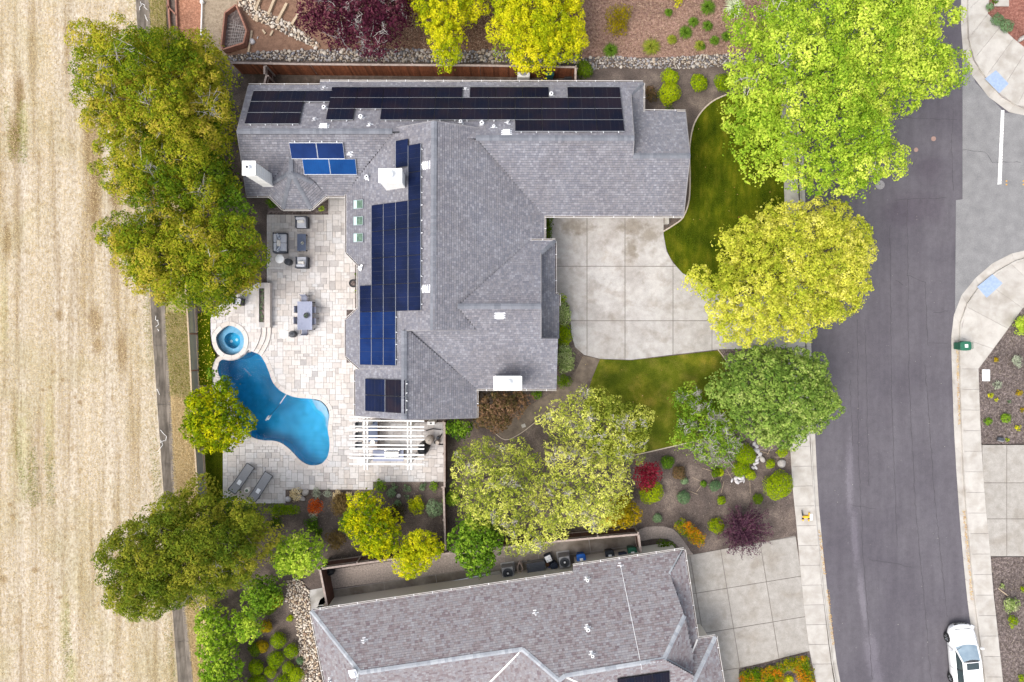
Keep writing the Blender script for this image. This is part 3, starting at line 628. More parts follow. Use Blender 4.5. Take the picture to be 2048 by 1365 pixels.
PL['NE'] = Plane(W(1286,195,2.9), -T30, 0)
_r5 = PL['MW'].hit(743, 430); PL['LOW'] = Plane(_r5, .36, 0)
slope(house, PL['NN'], [(497,172),(640,172),(640,164.5),(1286,166),(1262,188),(1268,277),(930,277),(782,264),(474,263)])
slope(house, PL['NE'], [(1286,166),(1286,224),(1276,243),(1267,252),(1262,188)])
slope(house, PL['ELN'], [(1284,222),(1371,224),(1380,312),(1262,312),(1267,240)])
slope(house, PL['NS'], [(930,275),(1268,275),(1266,312),(1380,312),(1367,432),(1088,432),(954,279)])
slope(house, PL['NSw'], [(474,261),(785,261),(790,264),(735,328),(699,379),(693,392),(652,392),(628,364),(582,316),(542,363),(538,391),(493,391)])
slope(house, PL['MW'], [(868,242),(782,258),(781,268),(740,322),(743,335),(743,520),(716,528),(716,618),(692,640),(692,713),(720,738),(808,738),(808,661),(866,661)])
slope(house, PL['LOW'], [(741,326),(735,330),(699,379),(693,388),(693,505),(716,529),(743,529),(743,326)])
slope(house, PL['ME'], [(868,242),(900,247),(968,259),(954,279),(1088,431),(1088,484),(1062,484),(915,613),(953,661),(866,661)])
slope(house, PL['EN'], [(915,613),(1082,613),(1082,506),(1110,482),(1060,482)])
slope(house, PL['ES'], [(915,613),(1082,613),(1082,676),(1116,676),(1113,778),(953,778),(815,659),(953,659)])
slope(house, PL['LE'], [(1082,508),(1110,482),(1110,588),(1118,590),(1117,678),(1082,678)])
slope(house, PL['SWE'], [(808,660),(817,661),(953,778),(953,836),(820,840),(808,840)])
slope(house, PL['SWW'], [(808,737),(711,739),(711,832),(808,840)])
A, B_, Cl, Dl, Er, Fr, Cv, Ev = (582,316,4.12), (582,345,4.12), (538,391,2.9), (566,418,2.9), (622,418,2.9), (652,391,2.9), (542,363,3.36), (628,364,3.36)
slope(house, plane3(A, B_, Cv), [A[:2], B_[:2], Cv[:2]], thick=.05)
slope(house, plane3(B_, Cl, Dl), [B_[:2], Cv[:2], Cl[:2], Dl[:2]], thick=.1)
slope(house, plane3(B_, Dl, Er), [B_[:2], Dl[:2], Er[:2]], thick=.1)
slope(house, plane3(B_, Er, Fr), [B_[:2], Er[:2], Fr[:2], Ev[:2]], thick=.1)
slope(house, plane3(A, B_, Ev), [A[:2], B_[:2], Ev[:2]], thick=.05)
H_ = lambda k, px, py, up=0: PL[k].hit(px, py, up)
ridge(house, H_('NN',474,263), H_('NN',784,263)); ridge(house, H_('NN',952,276.5), H_('NN',1268,276.5)); ridge(house, H_('MW',868,243), H_('MW',866,661))
ridge(house, H_('EN',915,613), H_('EN',1082,613)); ridge(house, H_('NS',1266,312), H_('NS',1380,312)); ridge(house, H_('SWE',808,662), H_('SWE',808,839))
for a, b in ((A, B_), (B_, Dl), (B_, Er), (B_, (545,366,3.45)), (B_, (625,366,3.45))): ridge(house, W(*a), W(*b), w=.13, drop=.02)
ridge(house, H_('EN',1082,507), H_('EN',1110,482), w=.12); ridge(house, H_('NE',1262,189), H_('NE',1286,167), w=.12)
for k, a, b in (('NN',(497,172),(474,262)), ('NSw',(474,262),(493,391)), ('ELN',(1371,224),(1380,312)), ('NS',(1380,312),(1367,432)), ('MW',(866,661),(806,661)), ('ME',(866,661),(953,661)),
                ('SWE',(808,840),(953,836)), ('SWW',(711,832),(808,840)), ('MW',(720,738),(806,738)), ('EN',(1082,507),(1082,613)), ('ES',(1082,613),(1082,676)), ('NN',(1262,188),(1268,276)), ('NS',(1268,276),(1266,312)), ('MW',(868,242),(782,258)), ('ME',(868,242),(966,258))):
    drip(house, H_(k, *a) - Vector((0,0,.01)), H_(k, *b) - Vector((0,0,.01)), .03)
e = lambda k, *pts: [H_(k, *p) for p in pts]
gutter(house, e('NN',(1286,165),(640,163.5))); gutter(house, e('NN',(640,171),(497,171)))
gutter(house, e('NS',(1088,432),(1367,432.5))); gutter(house, e('NSw',(493,391.5),(538,391.5)))
gutter(house, [W(538,391.5,2.9), W(566,418.5,2.9), W(622,418.5,2.9), W(652,391.5,2.9), W(692,391.5,2.9)], brackets=False)
gutter(house, e('LOW',(693,389),(693,505),(716,529))[::-1][::-1], brackets=False)
gutter(house, [H_('MW',716,529), H_('MW',716,618), H_('MW',692,640), H_('MW',692,713), H_('MW',719,737)], brackets=False)
gutter(house, e('SWW',(711,740),(711,832))); gutter(house, e('ME',(1088.5,482),(1088.5,433))); gutter(house, e('EN',(1111,481.5),(1060,481.5))); gutter(house, e('LE',(1110,588),(1110,483)))
gutter(house, e('LE',(1118,612),(1118,590),(1111,589)), brackets=False); gutter(house, e('ES',(953,778.5),(1113,778.5))); gutter(house, e('SWE',(953,836),(953,779))); gutter(house, e('NE',(1286.5,224),(1286.5,166))); gutter(house, e('ELN',(1371,223.5),(1288,222.5)))
EAVE = [(497,172),(640,172),(640,166),(1284,168),(1284,224),(1369,226),(1365,430),(1088,430),(1088,484),(1108,484),(1114,590),(1112,776),(953,776),(951,834),(713,832),(713,738),(695,712),(695,642),(718,616),(718,530),(696,503),(696,392),(646,386),(616,407),(572,407),(546,386),(495,390)]
walls(house, EAVE, 2.75, .45)
def gable(root, pts): mesh_obj('gable_wall', pts, [tuple(range(len(pts)))], M['stucco'], root)
gable(house, [W(500,185,2.7), H_('NN',478,263) - Vector((-.25,0,.25)), W(496,384,2.7)]); gable(house, [W(1362,236,2.7), H_('NS',1374,312) - Vector((.1,0,.25)), W(1360,424,2.7)])
gable(house, [W(716,828,2.7), H_('SWE',808,834) - Vector((0,0,.25)), W(948,830,2.7)]); _g = H_('MW',868,242); gable(house, [(H_('NN',790,262).x, _g.y-.3, 4.4), (_g.x, _g.y-.3, _g.z-.3), (H_('NN',955,262).x, _g.y-.3, 4.4)])
gable(house, [H_('MW',806,657) - Vector((0,0,1.2)), H_('MW',806,657) - Vector((0,0,.2)), H_('MW',866,657) - Vector((0,0,.2)), H_('ME',950,657) - Vector((0,0,.2)), H_('ME',950,657) - Vector((0,0,1.0))])
gable(house, [H_('EN',1080,500) - Vector((.05,0,1.0)), H_('EN',1080,500) - Vector((.05,0,.2)), H_('EN',1080,613) - Vector((.05,0,.2)), H_('ES',1080,674) - Vector((.05,0,.2)), H_('ES',1080,674) - Vector((.05,0,1.4))])
# garage door, front door and some windows in the walls
M['door'] = mat('garage_door', C(.62,.60,.56)); M['pane'] = mat('window_pane', C(.02,.03,.035), rough=.05, spec=.8)
def opening(root, kind, c, size, rz):
    k = MB(); k.box(c, (size[0]+.16, .10, size[1]+.16), rz); fr = k.obj(kind, M['white' if kind == 'window' else 'door'], root)
    nx = 2 if kind == 'window' else 4
    for i in range(nx):
        x = (i+.5)/nx*size[0] - size[0]/2; p = Vector((c[0]+x*math.cos(rz), c[1]+x*math.sin(rz), c[2])); q = MB(); q.box(p, (size[0]/nx-.06, .13, size[1]), rz)
        q.obj('pane' if kind == 'window' else 'door_panel', M['pane' if kind == 'window' else 'door'], fr)
gy = W(1200, 430, 2.75).y + .45 - .06
opening(house, 'garage_door', (W(1240,430,2.7).x, gy, 1.1), (4.8, 2.1), 0); opening(house, 'garage_door', (W(1147,430,2.7).x, gy, 1.1), (2.5, 2.1), 0)
for px, py, w, rz, off in ((705,450,1.8,R(90),-.02),(705,675,1.6,R(90),-.02),(722,785,1.8,R(90),-.02),(590,414,1.2,0,-.02),(674,390,1.0,0,-.02)):
    p = W(px, py, 2.75); opening(house, 'window', (p.x+(.36 if rz else 0), p.y+(.42 if not rz else 0), 1.35), (w, 1.4), rz)
# vents and flashings
def vent_box(root, pl, px, py, w=.46, h=.30):
    p = pl.hit(px, py); sd, up, n = pl.frame(); k = MB(); R3 = Matrix((sd, up, n)).transposed()
    b = MB(); b.box((0,0,.01), (w+.18,h+.14,.02)); b.box((0,0,.09), (w,h,.15), 0, .94); k.add([p + R3 @ Vector(v) for v in b.v], b.f); k.obj('roof_vent', M['flash'], root)
def vent_pipe(root, pl, px, py, r=.09, tall=.32, bend=0.0):
    p = pl.hit(px, py); sd, up, n = pl.frame(); R3 = Matrix((sd, up, n)).transposed(); k = MB(); b = MB(); b.box((0,0,.008), (.42,.16,.012), bend); b.box((.02,-.08,.009), (.2,.26,.012), bend)
    k.add([p + R3 @ Vector(v) for v in b.v], b.f); k.lathe(p - Vector((0,0,.05)), [(r*1.5, 0), (r*1.3, .1), (r, .14), (r, tall), (r*1.25, tall), (r*1.25, tall+.05), (r*.7, tall+.07)], 12)
    v = k.obj('vent_pipe', M['flash'], root); MB().lathe(p + Vector((0,0,tall+.021)), [(r*.6, 0), (r*.5, .003)], 10).obj('pipe_opening', M['shingle_base'], v)
for k, px, py in (('NN',648,254),('NN',1013,266),('MW',853,331),('MW',853,578),('ES',1000,632)): vent_box(house, PL[k], px, py, *((.30,.46) if k == 'MW' else (.46,.30)))
for k, px, py, r in (('NN',650,217,.12),('NN',630,240,.06),('NN',723,236,.13),('NN',740,251,.07),('NN',922,246,.11),('NN',964,249,.13),('NN',988,255,.09),('NN',1015,247,.06),('NN',1102,191,.13),('NN',931,180,.06),('NN',649,177,.06),('LOW',735,356,.13),('LOW',722,536,.05),('NSw',700,307,.06)):
    vent_pipe(house, PL[k], px, py, r*.75, .2 + r, random.uniform(-.6,.6))
# skylights
M['sky_frame'] = mat('skylight_frame', C(.26,.30,.32), rough=.4)
for y in (409.5, 442.5, 476):
    p = H_('LOW', 718, y); sd, up, n = PL['LOW'].frame(); R3 = Matrix((sd, up, n)).transposed(); fr = MB(); gl = MB()
    b = MB()
    for c, s_ in (((0,.34,.05),(.56,.03,.10)),((0,-.34,.05),(.56,.03,.10)),((.265,0,.05),(.03,.71,.10)),((-.265,0,.05),(.03,.71,.10))): b.box(c, s_)
    fr.add([p + R3 @ Vector(v) for v in b.v], b.f); s_ = fr.obj('skylight', M['sky_frame'], house)
    b = MB(); b.box((0,-.22,.075), (.50,.22,.02)); gl.add([p + R3 @ Vector(v) for v in b.v], b.f); gl.obj('frosted_pane', mat('frosted_pane', C(.42,.58,.53), rough=.3), s_)
    b = MB(); b.box((0,.11,.075), (.50,.43,.02)); gl = MB(); gl.add([p + R3 @ Vector(v) for v in b.v], b.f); gl.obj('pane', mat('skylight_glass', [(.35, C(.03,.07,.05)), (.65, C(.10,.17,.11))], 5, 4, rough=.1, spec=.6), s_)
# chimneys
M['chimney'] = mat('chimney_siding', [(.3, C(.66,.65,.62)), (.7, C(.75,.74,.72))], 12, 4, rough=.6)
def chimney(root, px0, py0, px1, py1, ztop, zbot, dome=True, rail=False):
    a, b = W(px0, py0, ztop), W(px1, py1, ztop); c = (a+b)/2; w, h = abs(b.x-a.x), abs(b.y-a.y); k = MB()
    k.box((c.x, c.y, (ztop+zbot)/2 - .05), (w-.12, h-.12, ztop-zbot-.1))
    for i in range(12):              # lap siding lines
        z = zbot + (ztop-zbot)*(i+.5)/12
        k.box((c.x, c.y, z), (w-.09, h-.09, .02))
    ch = k.obj('chimney', M['chimney'], root); t = MB(); t.box((c.x, c.y, ztop-.04), (w, h, .08)); t.box((c.x, c.y, ztop+.015), (w-.06, h-.06, .03), 0, .8); t.obj('chimney_cap', M['white'], ch)
    f = MB()
    if dome: f.lathe((c.x, c.y, ztop+.02), [(.24,0),(.2,.06),(.15,.12),(.15,.3),(.24,.31),(.24,.36),(.12,.46),(.01,.48)], 18)
    else: f.lathe((c.x, c.y, ztop+.02), [(.2,0),(.17,.05),(.11,.08),(.11,.22),(.14,.22),(.14,.26),(.08,.26)], 18)
    fl = f.obj('flue', M['flash'], ch)
    if not dome: MB().lathe((c.x, c.y, ztop+.285), [(.085,0),(.08,.004)], 12).obj('flue_opening', M['shingle_base'], fl)
chimney(house, 484, 322, 511, 351, 6.5, 2.0, False); chimney(house, 757, 337, 804, 366, 6.9, 3.4); chimney(house, 987, 753, 1044, 781, 5.6, 2.0)

# ------------------------------------------------------------------ south neighbour's house
nb = thing('neighbour_house', 'mauve brown shingled house at the bottom edge with white plumbing vents', 'house', W(1000,1290))
e_dir = (W(1146,1146,2.9) - W(622,1222,2.9)).normalized(); nin = Vector((e_dir.y, -e_dir.x, 0)); t25 = .52
Q = {}
Q['N'] = Plane(W(622,1222,2.9), nin.x*t25, nin.y*t25)
wd = (W(650,1365,2.9) - W(622,1222,2.9)).normalized(); win = Vector((-wd.y, wd.x, 0)); Q['Wt'] = Plane(W(622,1222,2.9), win.x*t25, win.y*t25)
def down(plane_pts, dirv, t): return Plane(plane_pts, dirv.x*t, dirv.y*t)
rz = Q['N'].hit(880,1322); Q['S1'] = down(rz, -nin, t25)
rz2 = Q['N'].hit(1240,1334); Q['S2'] = down(rz2, -nin, t25)
ed = (W(1395,1278,2.9) - W(1368,1100,2.9)).normalized(); ein = Vector((ed.y, -ed.x, 0)); ein = ein if ein.x < 0 else -ein
Q['E'] = Plane(W(1368,1100,2.9), ein.x*.40, ein.y*.40)
h0, h1, h2 = Q['N'].hit(1328,1319), Q['N'].hit(1369,1232), None
def nslope(k, px): return slope(nb, Q[k], px, 'shingle_b', .2, .14, .12, .26, course_gap=.006)
nslope('N', [(622,1222),(1146,1146),(1146,1133),(1368,1100),(1340,1149),(1369,1232),(1328,1319),(1128,1353),(1118,1362),(1045,1299),(720,1346)])
nslope('Wt', [(622,1222),(720,1346),(700,1420),(720,1640),(704,1640),(650,1365)])
nslope('S1', [(720,1346),(1045,1299),(980,1365),(860,1500),(860,1640),(720,1640),(700,1420)])
Q['S1e'] = plane3((1045,1299,Q['N'].hit(1045,1299).z), (1118,1362,Q['N'].hit(1118,1362).z), (980,1365,Q['S1'].hit(980,1365).z)); nslope('S1e', [(1045,1299),(1118,1362),(1118,1640),(860,1640),(980,1365)])
nslope('S2', [(1118,1362),(1128,1353),(1328,1319),(1388,1352),(1375,1400),(1375,1640),(1118,1640)])
nslope('E', [(1368,1100),(1395,1278),(1384,1300),(1369,1232),(1340,1149)])
Q['E2'] = plane3((1328,1319,h0.z), (1369,1232,h1.z), (1388,1352,3.6)); nslope('E2', [(1328,1319),(1369,1232),(1386,1310),(1388,1352)])
Q['A1'] = plane3((1395,1278,2.9), (1431,1273,2.9), (1386,1368,4.1)); nslope('A1', [(1395,1278),(1431,1273),(1386,1368),(1384,1305)])
Q['A2'] = plane3((1431,1273,2.9), (1446,1365,2.9), (1386,1368,4.1)); nslope('A2', [(1431,1273),(1446,1365),(1490,1640),(1400,1640),(1386,1368)])
def nridge(k, a, b, w=.14): ridge(nb, Q[k].hit(*a), Q[k].hit(*b), 'cap_b', w, .22)
nridge('N',(622,1222),(720,1346)); nridge('N',(720,1346),(1045,1299)); nridge('N',(1045,1299),(1118,1362)); nridge('N',(1118,1362),(1130,1352)); nridge('N',(1130,1352),(1328,1319)); nridge('N',(1328,1319),(1369,1232)); nridge('N',(1340,1149),(1368,1101))
nridge('E2',(1328,1319),(1388,1352)); nridge('A1',(1431,1274),(1386,1368)); nridge('Wt',(720,1346),(700,1420))
def valley(k, a, b):                 # pale metal valley flashing
    a, b = Q[k].hit(*a, .05), Q[k].hit(*b, .05); d = (b-a).normalized(); s_ = Vector((d.y,-d.x,0))*.06; MB().add([a-s_, b-s_, b+s_, a+s_], [(0,1,2,3)]).obj('valley_flashing', M['gutter'], nb)
valley('S1',(1045,1300),(980,1365)); valley('A1',(1395,1279),(1384,1306)); valley('S2',(1130,1354),(1160,1368))
Z29 = 2.92
gutter(nb, [W(1146,1146,Z29), W(622,1222,Z29)]); gutter(nb, [W(1368,1099,Z29), W(1146,1132,Z29)]); gutter(nb, [W(622,1223,Z29), W(650,1365,Z29), W(704,1640,Z29)]); gutter(nb, [W(1395,1278,Z29), W(1368,1100,Z29)]); gutter(nb, [W(1446,1365,Z29), W(1431,1273,Z29), W(1396,1278,Z29)])
walls(nb, [(622,1222),(1146,1146),(1146,1133),(1368,1100),(1395,1278),(1431,1273),(1446,1365),(1490,1640),(704,1640),(650,1365)], 2.75, .36)
for px, py, r in ((1174,1158,.10),(1071,1226,.06),(1175,1256,.12),(1184,1308,.10),(729,1282,.06),(660,1361,.08)): vent_pipe(nb, Q['N' if px != 660 else 'Wt'], px, py, r*.8, .25+r, R(8))
vent_box(nb, Q['S1'], 706, 1347, .32, .5); vent_pipe(nb, Q['N'], 1241, 1131, .05, .2, R(8))
cb = [Q['N'].hit(1241,1131,.04).lerp(Q['N'].hit(1284,1340,.04), t/6) for t in range(7)]; MB().tube(cb, .013, 6).obj('conduit', M['flash'], nb)

# ------------------------------------------------------------------ solar arrays
def pv_mat(name, a, b, lines, rough, horiz):
    m = mat(name, [(.35, a), (.65, b)], .9, 3, rough=rough, spec=.05, rnd=.12); return m
M['pv_black'] = pv_mat('black_cells', C(.006,.008,.019), C(.015,.011,.018), 0, .3, 0)
M['pv_blue'] = pv_mat('navy_cells', C(.006,.010,.030), C(.008,.014,.048), 0, .22, 0)
M['pv_deep'] = pv_mat('deep_blue_cells', C(.005,.016,.07), C(.008,.025,.10), 0, .2, 0)
M['pv_bright'] = pv_mat('bright_blue_cells', C(.004,.038,.145), C(.006,.052,.185), 0, .2, 0)
M['pv_frame'] = mat('black_frame', C(.012,.012,.014), rough=.35); M['pv_silver'] = mat('silver_frame', C(.45,.47,.50), rough=.35, metal=.6)
M['pv_line'] = mat('cell_gap', C(.03,.03,.036), rough=.4); M['rail'] = mat('aluminium_rail', C(.55,.56,.58), rough=.35, metal=.7)
_pm = {}
def panel_meshes(w, h, cell, frame):
    key = (w, h, cell, frame)
    if key not in _pm:
        k = MB(); k.box((w/2, h/2, .02), (w, h, .038)); k2 = MB(); k2.add([(.012,.012,.0425),(w-.012,.012,.0425),(w-.012,h-.012,.0425),(.012,h-.012,.0425)], [(0,1,2,3)])
        k3 = MB(); long_x = w > h
        nl = 12 if frame == 'pv_silver' else 6
        for i in range(1, nl):       # busbar and half-cell lines
            th = .004 if (frame == 'pv_silver' or i != nl//2) else .014
            if long_x: k3.box((w*i/nl, h/2, .0433), (th, h-.03, .001))
            else: k3.box((w/2, h*i/nl, .0433), (w-.03, th, .001))
        _pm[key] = (k.mesh('solar_panel', M[frame]), k2.mesh('cell_face', M[cell]), k3.mesh('cell_lines', M['pv_line'] if frame != 'pv_silver' else M['pv_deep']))
    return _pm[key]
def solar(label, pl, org, cells, w, h, pitch, frame='pv_frame', flip=False, group='solar arrays on the grey house', rails=True):
    sd, up, n = pl.frame(); O = pl.hit(*org, .12); R3 = Matrix((sd, up, n)).transposed().to_4x4()
    root = thing('solar_array', label, 'solar panels', pl.hit(*org), group); used = {}
    for cx, cy, cell in cells:
        me = panel_meshes(w, h, cell, frame); loc = O + sd*(cx*pitch[0]) + up*(cy*pitch[1]); mw = Matrix.Translation(loc) @ R3
        p = bpy.data.objects.new('solar_panel', me[0]); linkobj(p, root); p.matrix_basis = mw
        for nm, mm in (('cell_face', me[1]), ('cell_lines', me[2])): q = bpy.data.objects.new(nm, mm); col.objects.link(q); q.parent = p
        used.setdefault(cy, []).append(cx)
    rl = MB(); cl = MB()
    for cy, xs in used.items():
        for yy in (0, 1):            # rail shows along each row edge, with white clamps
            for x in xs:
                if yy == 1 and any(abs(x-q) < .9 for q in used.get(cy+1, [])): continue
                a = O + sd*(x*pitch[0]) + up*((cy+yy)*pitch[1] - .012); b = a + sd*w; u_ = n*.047
                rl.loft([[q - up*.007, q + up*.007, q + up*.007 + u_, q - up*.007 + u_] for q in (a, b)])
                if yy == 1:
                    for f_ in (.22, .78):
                        c = a + sd*(w*f_) + up*.06 + n*.0; cl.add([c + R3.to_3x3() @ Vector(v) for v in MB().box((0,0,.02), (.035,.10,.05), random.uniform(-.4,.4)).v], [(3,2,1,0),(4,5,6,7),(0,1,5,4),(1,2,6,5),(2,3,7,6),(3,0,4,7)])
    if rails and rl.v: rl.obj('mounting_rails', M['rail'], root, kind='stuff')
    if rails and cl.v: cl.obj('roof_clamps', M['flash'], root, kind='stuff')
    return root
sd, up, n = PL['NN'].frame(); fx = 1 if sd.x > 0 else -1
def ncells(rows, cell): return [((c if fx > 0 else -(c+1)), r, cell) for r, cs in rows for c in cs]
solar('black solar array of seven panels at the left end of the north roof slope', PL['NN'], (507,183), ncells([(0,[0,1,2]),(1,[0,1]),(2,[0,1])], 'pv_black'), 1.655, .975, (1.672,.995))
solar('long black solar array along the north roof slope', PL['NN'], (664,175.5), ncells([(0,[0,1,2,3,4,5.28,6.28,7.28,9,10]),(1,range(11)),(2,[0]+list(range(2,11))),(3,[7,8,9,10])], 'pv_black'), 1.655, .975, (1.672,.995))
sd, up, n = PL['MW'].frame(); fy = 1 if sd.y > 0 else -1
cells = []
for c, idx in ((4, range(6)), (3, [0,1,2,3,5.25]), (2, range(-2,4)), (1, range(-2,4)), (0, range(-2,1))):
    for i in idx: cells.append(((i if fy > 0 else -(i+1)), c, 'pv_deep' if i < 0 else 'pv_blue'))
solar('navy blue stepped solar array on the slope above the patio', PL['MW'], (720.5,625), cells, 1.655, .955, (1.672,.972))
sd, up, n = PL['NSw'].frame(); fx = 1 if sd.x > 0 else -1
cells = [((c if fx > 0 else -(c+1)), r, 'pv_bright' if r == 0 else 'pv_deep') for r, cs in ((0,[0,1]),(1,[-.39,.61])) for c in cs]
solar('four bright blue silver framed solar panels beside the turret roof', PL['NSw'], (609,349), cells, 1.66, .98, (1.68,1.0), 'pv_silver')
sd, up, n = PL['SWW'].frame(); fy = 1 if sd.y > 0 else -1
solar('four dark solar panels above the white pergola', PL['SWW'], (731,823), [((c if fy > 0 else -(c+1)), r, 'pv_blue' if r == 0 else 'pv_black') for c in (0,1) for r in (0,1)], 1.0, 1.62, (1.03,1.64))
pl = Q['S2']; sd, up, n = pl.frame(); s1 = 1 if sd.x > 0 else -1
solar('black solar panels cut off by the bottom edge on the mauve roof', pl, (1238,1400), [((c if s1 > 0 else -(c+1)), r, 'pv_black') for c in (0,1,2) for r in (0,1)], 1.06, 1.0, (1.08,1.02), group='solar panels on the mauve house', rails=False)
# ------------------------------------------------------------------ pool and spa
def plaster(name, a, b): return mat(name, [(.3, a), (.7, b)], 1.6, 9, rough=.8, stain_mottle=[(.5, [(.35, G(.82)), (.62, G(1.06))]), (2.4, [(.3, G(.86)), (.6, G(1.05))])])  # mottling puts the water's ripple light into the plaster colour, along with dark spots
M['plaster'] = plaster('pool_plaster', C(.035,.34,.52), C(.06,.42,.60)); M['spa_plaster'] = plaster('spa_plaster', C(.16,.36,.52), C(.22,.42,.58))
M['step_plaster'] = plaster('step_plaster', C(.20,.36,.50), C(.27,.43,.56))
M['water_tile'] = mat('waterline_tile', C(.05,.12,.2), rough=.3)
def water_mat(name, colr, dens):
    m = bpy.data.materials.new(name); m.use_nodes = True; nt = m.node_tree; nt.nodes.remove(nt.nodes['Principled BSDF'])
    tr = nt.nodes.new('ShaderNodeBsdfTransparent'); gl = nt.nodes.new('ShaderNodeBsdfGlossy'); gl.inputs['Roughness'].default_value = .06
    fr = nt.nodes.new('ShaderNodeFresnel'); fr.inputs[0].default_value = 1.33; mx = nt.nodes.new('ShaderNodeMixShader')
    bp = nt.nodes.new('ShaderNodeBump'); bp.inputs['Strength'].default_value = .12; bp.inputs['Distance'].default_value = .03; nt.links.new(noise(nt, 2.5, 3), bp.inputs['Height'])
    nt.links.new(bp.outputs[0], gl.inputs['Normal']); nt.links.new(bp.outputs[0], fr.inputs['Normal'])
    nt.links.new(math_node(nt, 'MULTIPLY', fr.outputs[0], .14), mx.inputs[0]); nt.links.new(tr.outputs[0], mx.inputs[1]); nt.links.new(gl.outputs[0], mx.inputs[2])
    ab = nt.nodes.new('ShaderNodeVolumeAbsorption'); ab.inputs[0].default_value = colr; ab.inputs[1].default_value = dens
    out = nt.nodes['Material Output']; nt.links.new(mx.outputs[0], out.inputs[0]); nt.links.new(ab.outputs[0], out.inputs['Volume']); return m
M['water'] = water_mat('pool_water', C(.06,.72,.92), .42)
def basin(name, loop, zt, zf, m, parent=None):  # walls and floor, zf(x, y) gives floor height
    if area2(loop) < 0: loop = loop[::-1]
    n = len(loop); tris = tessellate_polygon([[Vector((p[0], p[1], 0)) for p in loop]])
    v = [(p[0], p[1], zt) for p in loop] + [(p[0], p[1], zf(*p)) for p in loop]; f = []
    for t in tris:
        a, b, c = [loop[i] for i in t]; ccw = (b[0]-a[0])*(c[1]-a[1]) - (b[1]-a[1])*(c[0]-a[0]) > 0
        f.append(tuple(i+n for i in (t if ccw else t[::-1])))
    f += [(i, i+n, (i+1)%n+n, (i+1)%n) for i in range(n)]
    return mesh_obj(name, v, f, M[m], parent)
px_shallow, px_deep = W(640,890), W(465,740)
ax = (px_deep - px_shallow); L2 = ax.dot(ax)
def pfloor(x, y):
    t = min(max(((x-px_shallow.x)*ax.x + (y-px_shallow.y)*ax.y)/L2, 0), 1); return -1.05 - .85*t
pool_root = thing('swimming_pool', 'curved blue freeform swimming pool with pale stone coping', 'pool', W(560,830))
basin('pool_basin', pool, 0.0, pfloor, 'plaster', pool_root)
tl = MB(); pl_ = pool if area2(pool) > 0 else pool[::-1]; po = offset_loop(pl_, -.012)
for i in range(len(pl_)): a, b = po[i], po[(i+1)%len(po)]; tl.add([(a[0],a[1],.0),(b[0],b[1],.0),(b[0],b[1],-.16),(a[0],a[1],-.16)], [(3,2,1,0)])
tl.obj('waterline_tiles', M['water_tile'], pool_root)
def bench(pts, z, m, parent, name): MB().prism(W2(pts, z), pfloor(0,0)-.3, z).obj(name, M[m], parent)
bench([(617,797.5),(641,802),(653,813.5),(658.7,828),(657,846),(656,862),(650,858),(646.5,847),(647,838),(641,830),(631,824),(624,813)], -.55, 'plaster', pool_root, 'pool_step')
bench([(624,799),(641,802.3),(652.6,814),(658,828),(656.5,846),(655.6,858),(652,852),(651,836),(644,825),(634,818),(628,808)], -.34, 'step_plaster', pool_root, 'pool_step')
bench([(632,801),(641,803),(652,814.5),(657.4,829),(648,824),(639,816),(635,808)], -.14, 'step_plaster', pool_root, 'pool_step')
def water(loop, zt, zf, parent, name):
    if area2(loop) < 0: loop = loop[::-1]
    n = len(loop); tris = tessellate_polygon([[Vector((p[0], p[1], 0)) for p in loop]]); v = [(p[0],p[1],zt) for p in loop] + [(p[0],p[1],zf) for p in loop]; f = []
    for t in tris:
        a, b, c = [loop[i] for i in t]; ccw = (b[0]-a[0])*(c[1]-a[1]) - (b[1]-a[1])*(c[0]-a[0]) > 0; q = tuple(t) if ccw else tuple(t)[::-1]
        f.append(q); f.append(tuple(i+n for i in q[::-1]))
    f += [(i, i+n, (i+1)%n+n, (i+1)%n) for i in range(n)]
    return mesh_obj(name, v, f, M['water'], parent)
water(offset_loop(pool, -.02), -.06, -2.6, pool_root, 'water')
def coping(root, loop, w, z0, z1, step, m='coping', skip=None):
    if area2(loop) < 0: loop = loop[::-1]
    ins = offset_loop(loop, -.03); out = offset_loop(loop, w); n = len(loop); i = 0
    L = [math.dist(loop[k], loop[(k+1)%n]) for k in range(n)]; acc = 0; start = 0
    for k in range(n):
        acc += L[k]
        if acc >= step or k == n-1:
            idx = [j % n for j in range(start, k+2)]; c = out[idx[0]]
            if not (skip and skip(loop[idx[0]])):
                p = [ins[j] for j in idx] + [out[j] for j in idx[::-1]]; cen = np.mean(np.array(p), 0)
                p = [tuple(cen + (np.array(q)-cen)*.975) for q in p]; MB().prism(p, z0, z1).obj('coping_stone', M[m], root)
            acc = 0; start = k+1
pool_dense = smooth_loop(W2(POOL, .03), 5)
spa_c = np.mean(np.array(spa), 0)
coping(pool_root, pool_dense, .27, -.03, .045, .42, skip=lambda p: math.dist(p, spa_c) < 1.3)
# pool cleaner with its floating hose
cl = thing('pool_cleaner', 'white pool cleaner with dark hose lying in the blue pool', 'pool cleaner', W(537,836,-.2)); c = W(537,836,-.12)
k = MB(); k.rbox((c.x, c.y, c.z), (.2,.3,.1), .03, R(-35)); k.obj('body', M['white'], cl)
k = MB()
for dx in (-.13,.13): k.box((c.x+dx*.8, c.y+dx*.55, c.z), (.06,.28,.08), R(-35))
k.obj('wheels', M['white'], cl)
hp = [W(x, y, -.055) for x, y in ((537,836),(545,826),(556,814),(560,808),(566,799),(573,789))]
MB().tube(hp[:4], .018, 6).obj('hose', mat('hose_dark', C(.02,.06,.10)), cl); MB().tube(hp[3:], .03, 8).obj('float_hose', M['white'], cl)
MB().tube([W(488,737,-.9), W(502,752,-.9)], .05, 6).obj('main_drain', M['step_plaster'], pool_root)

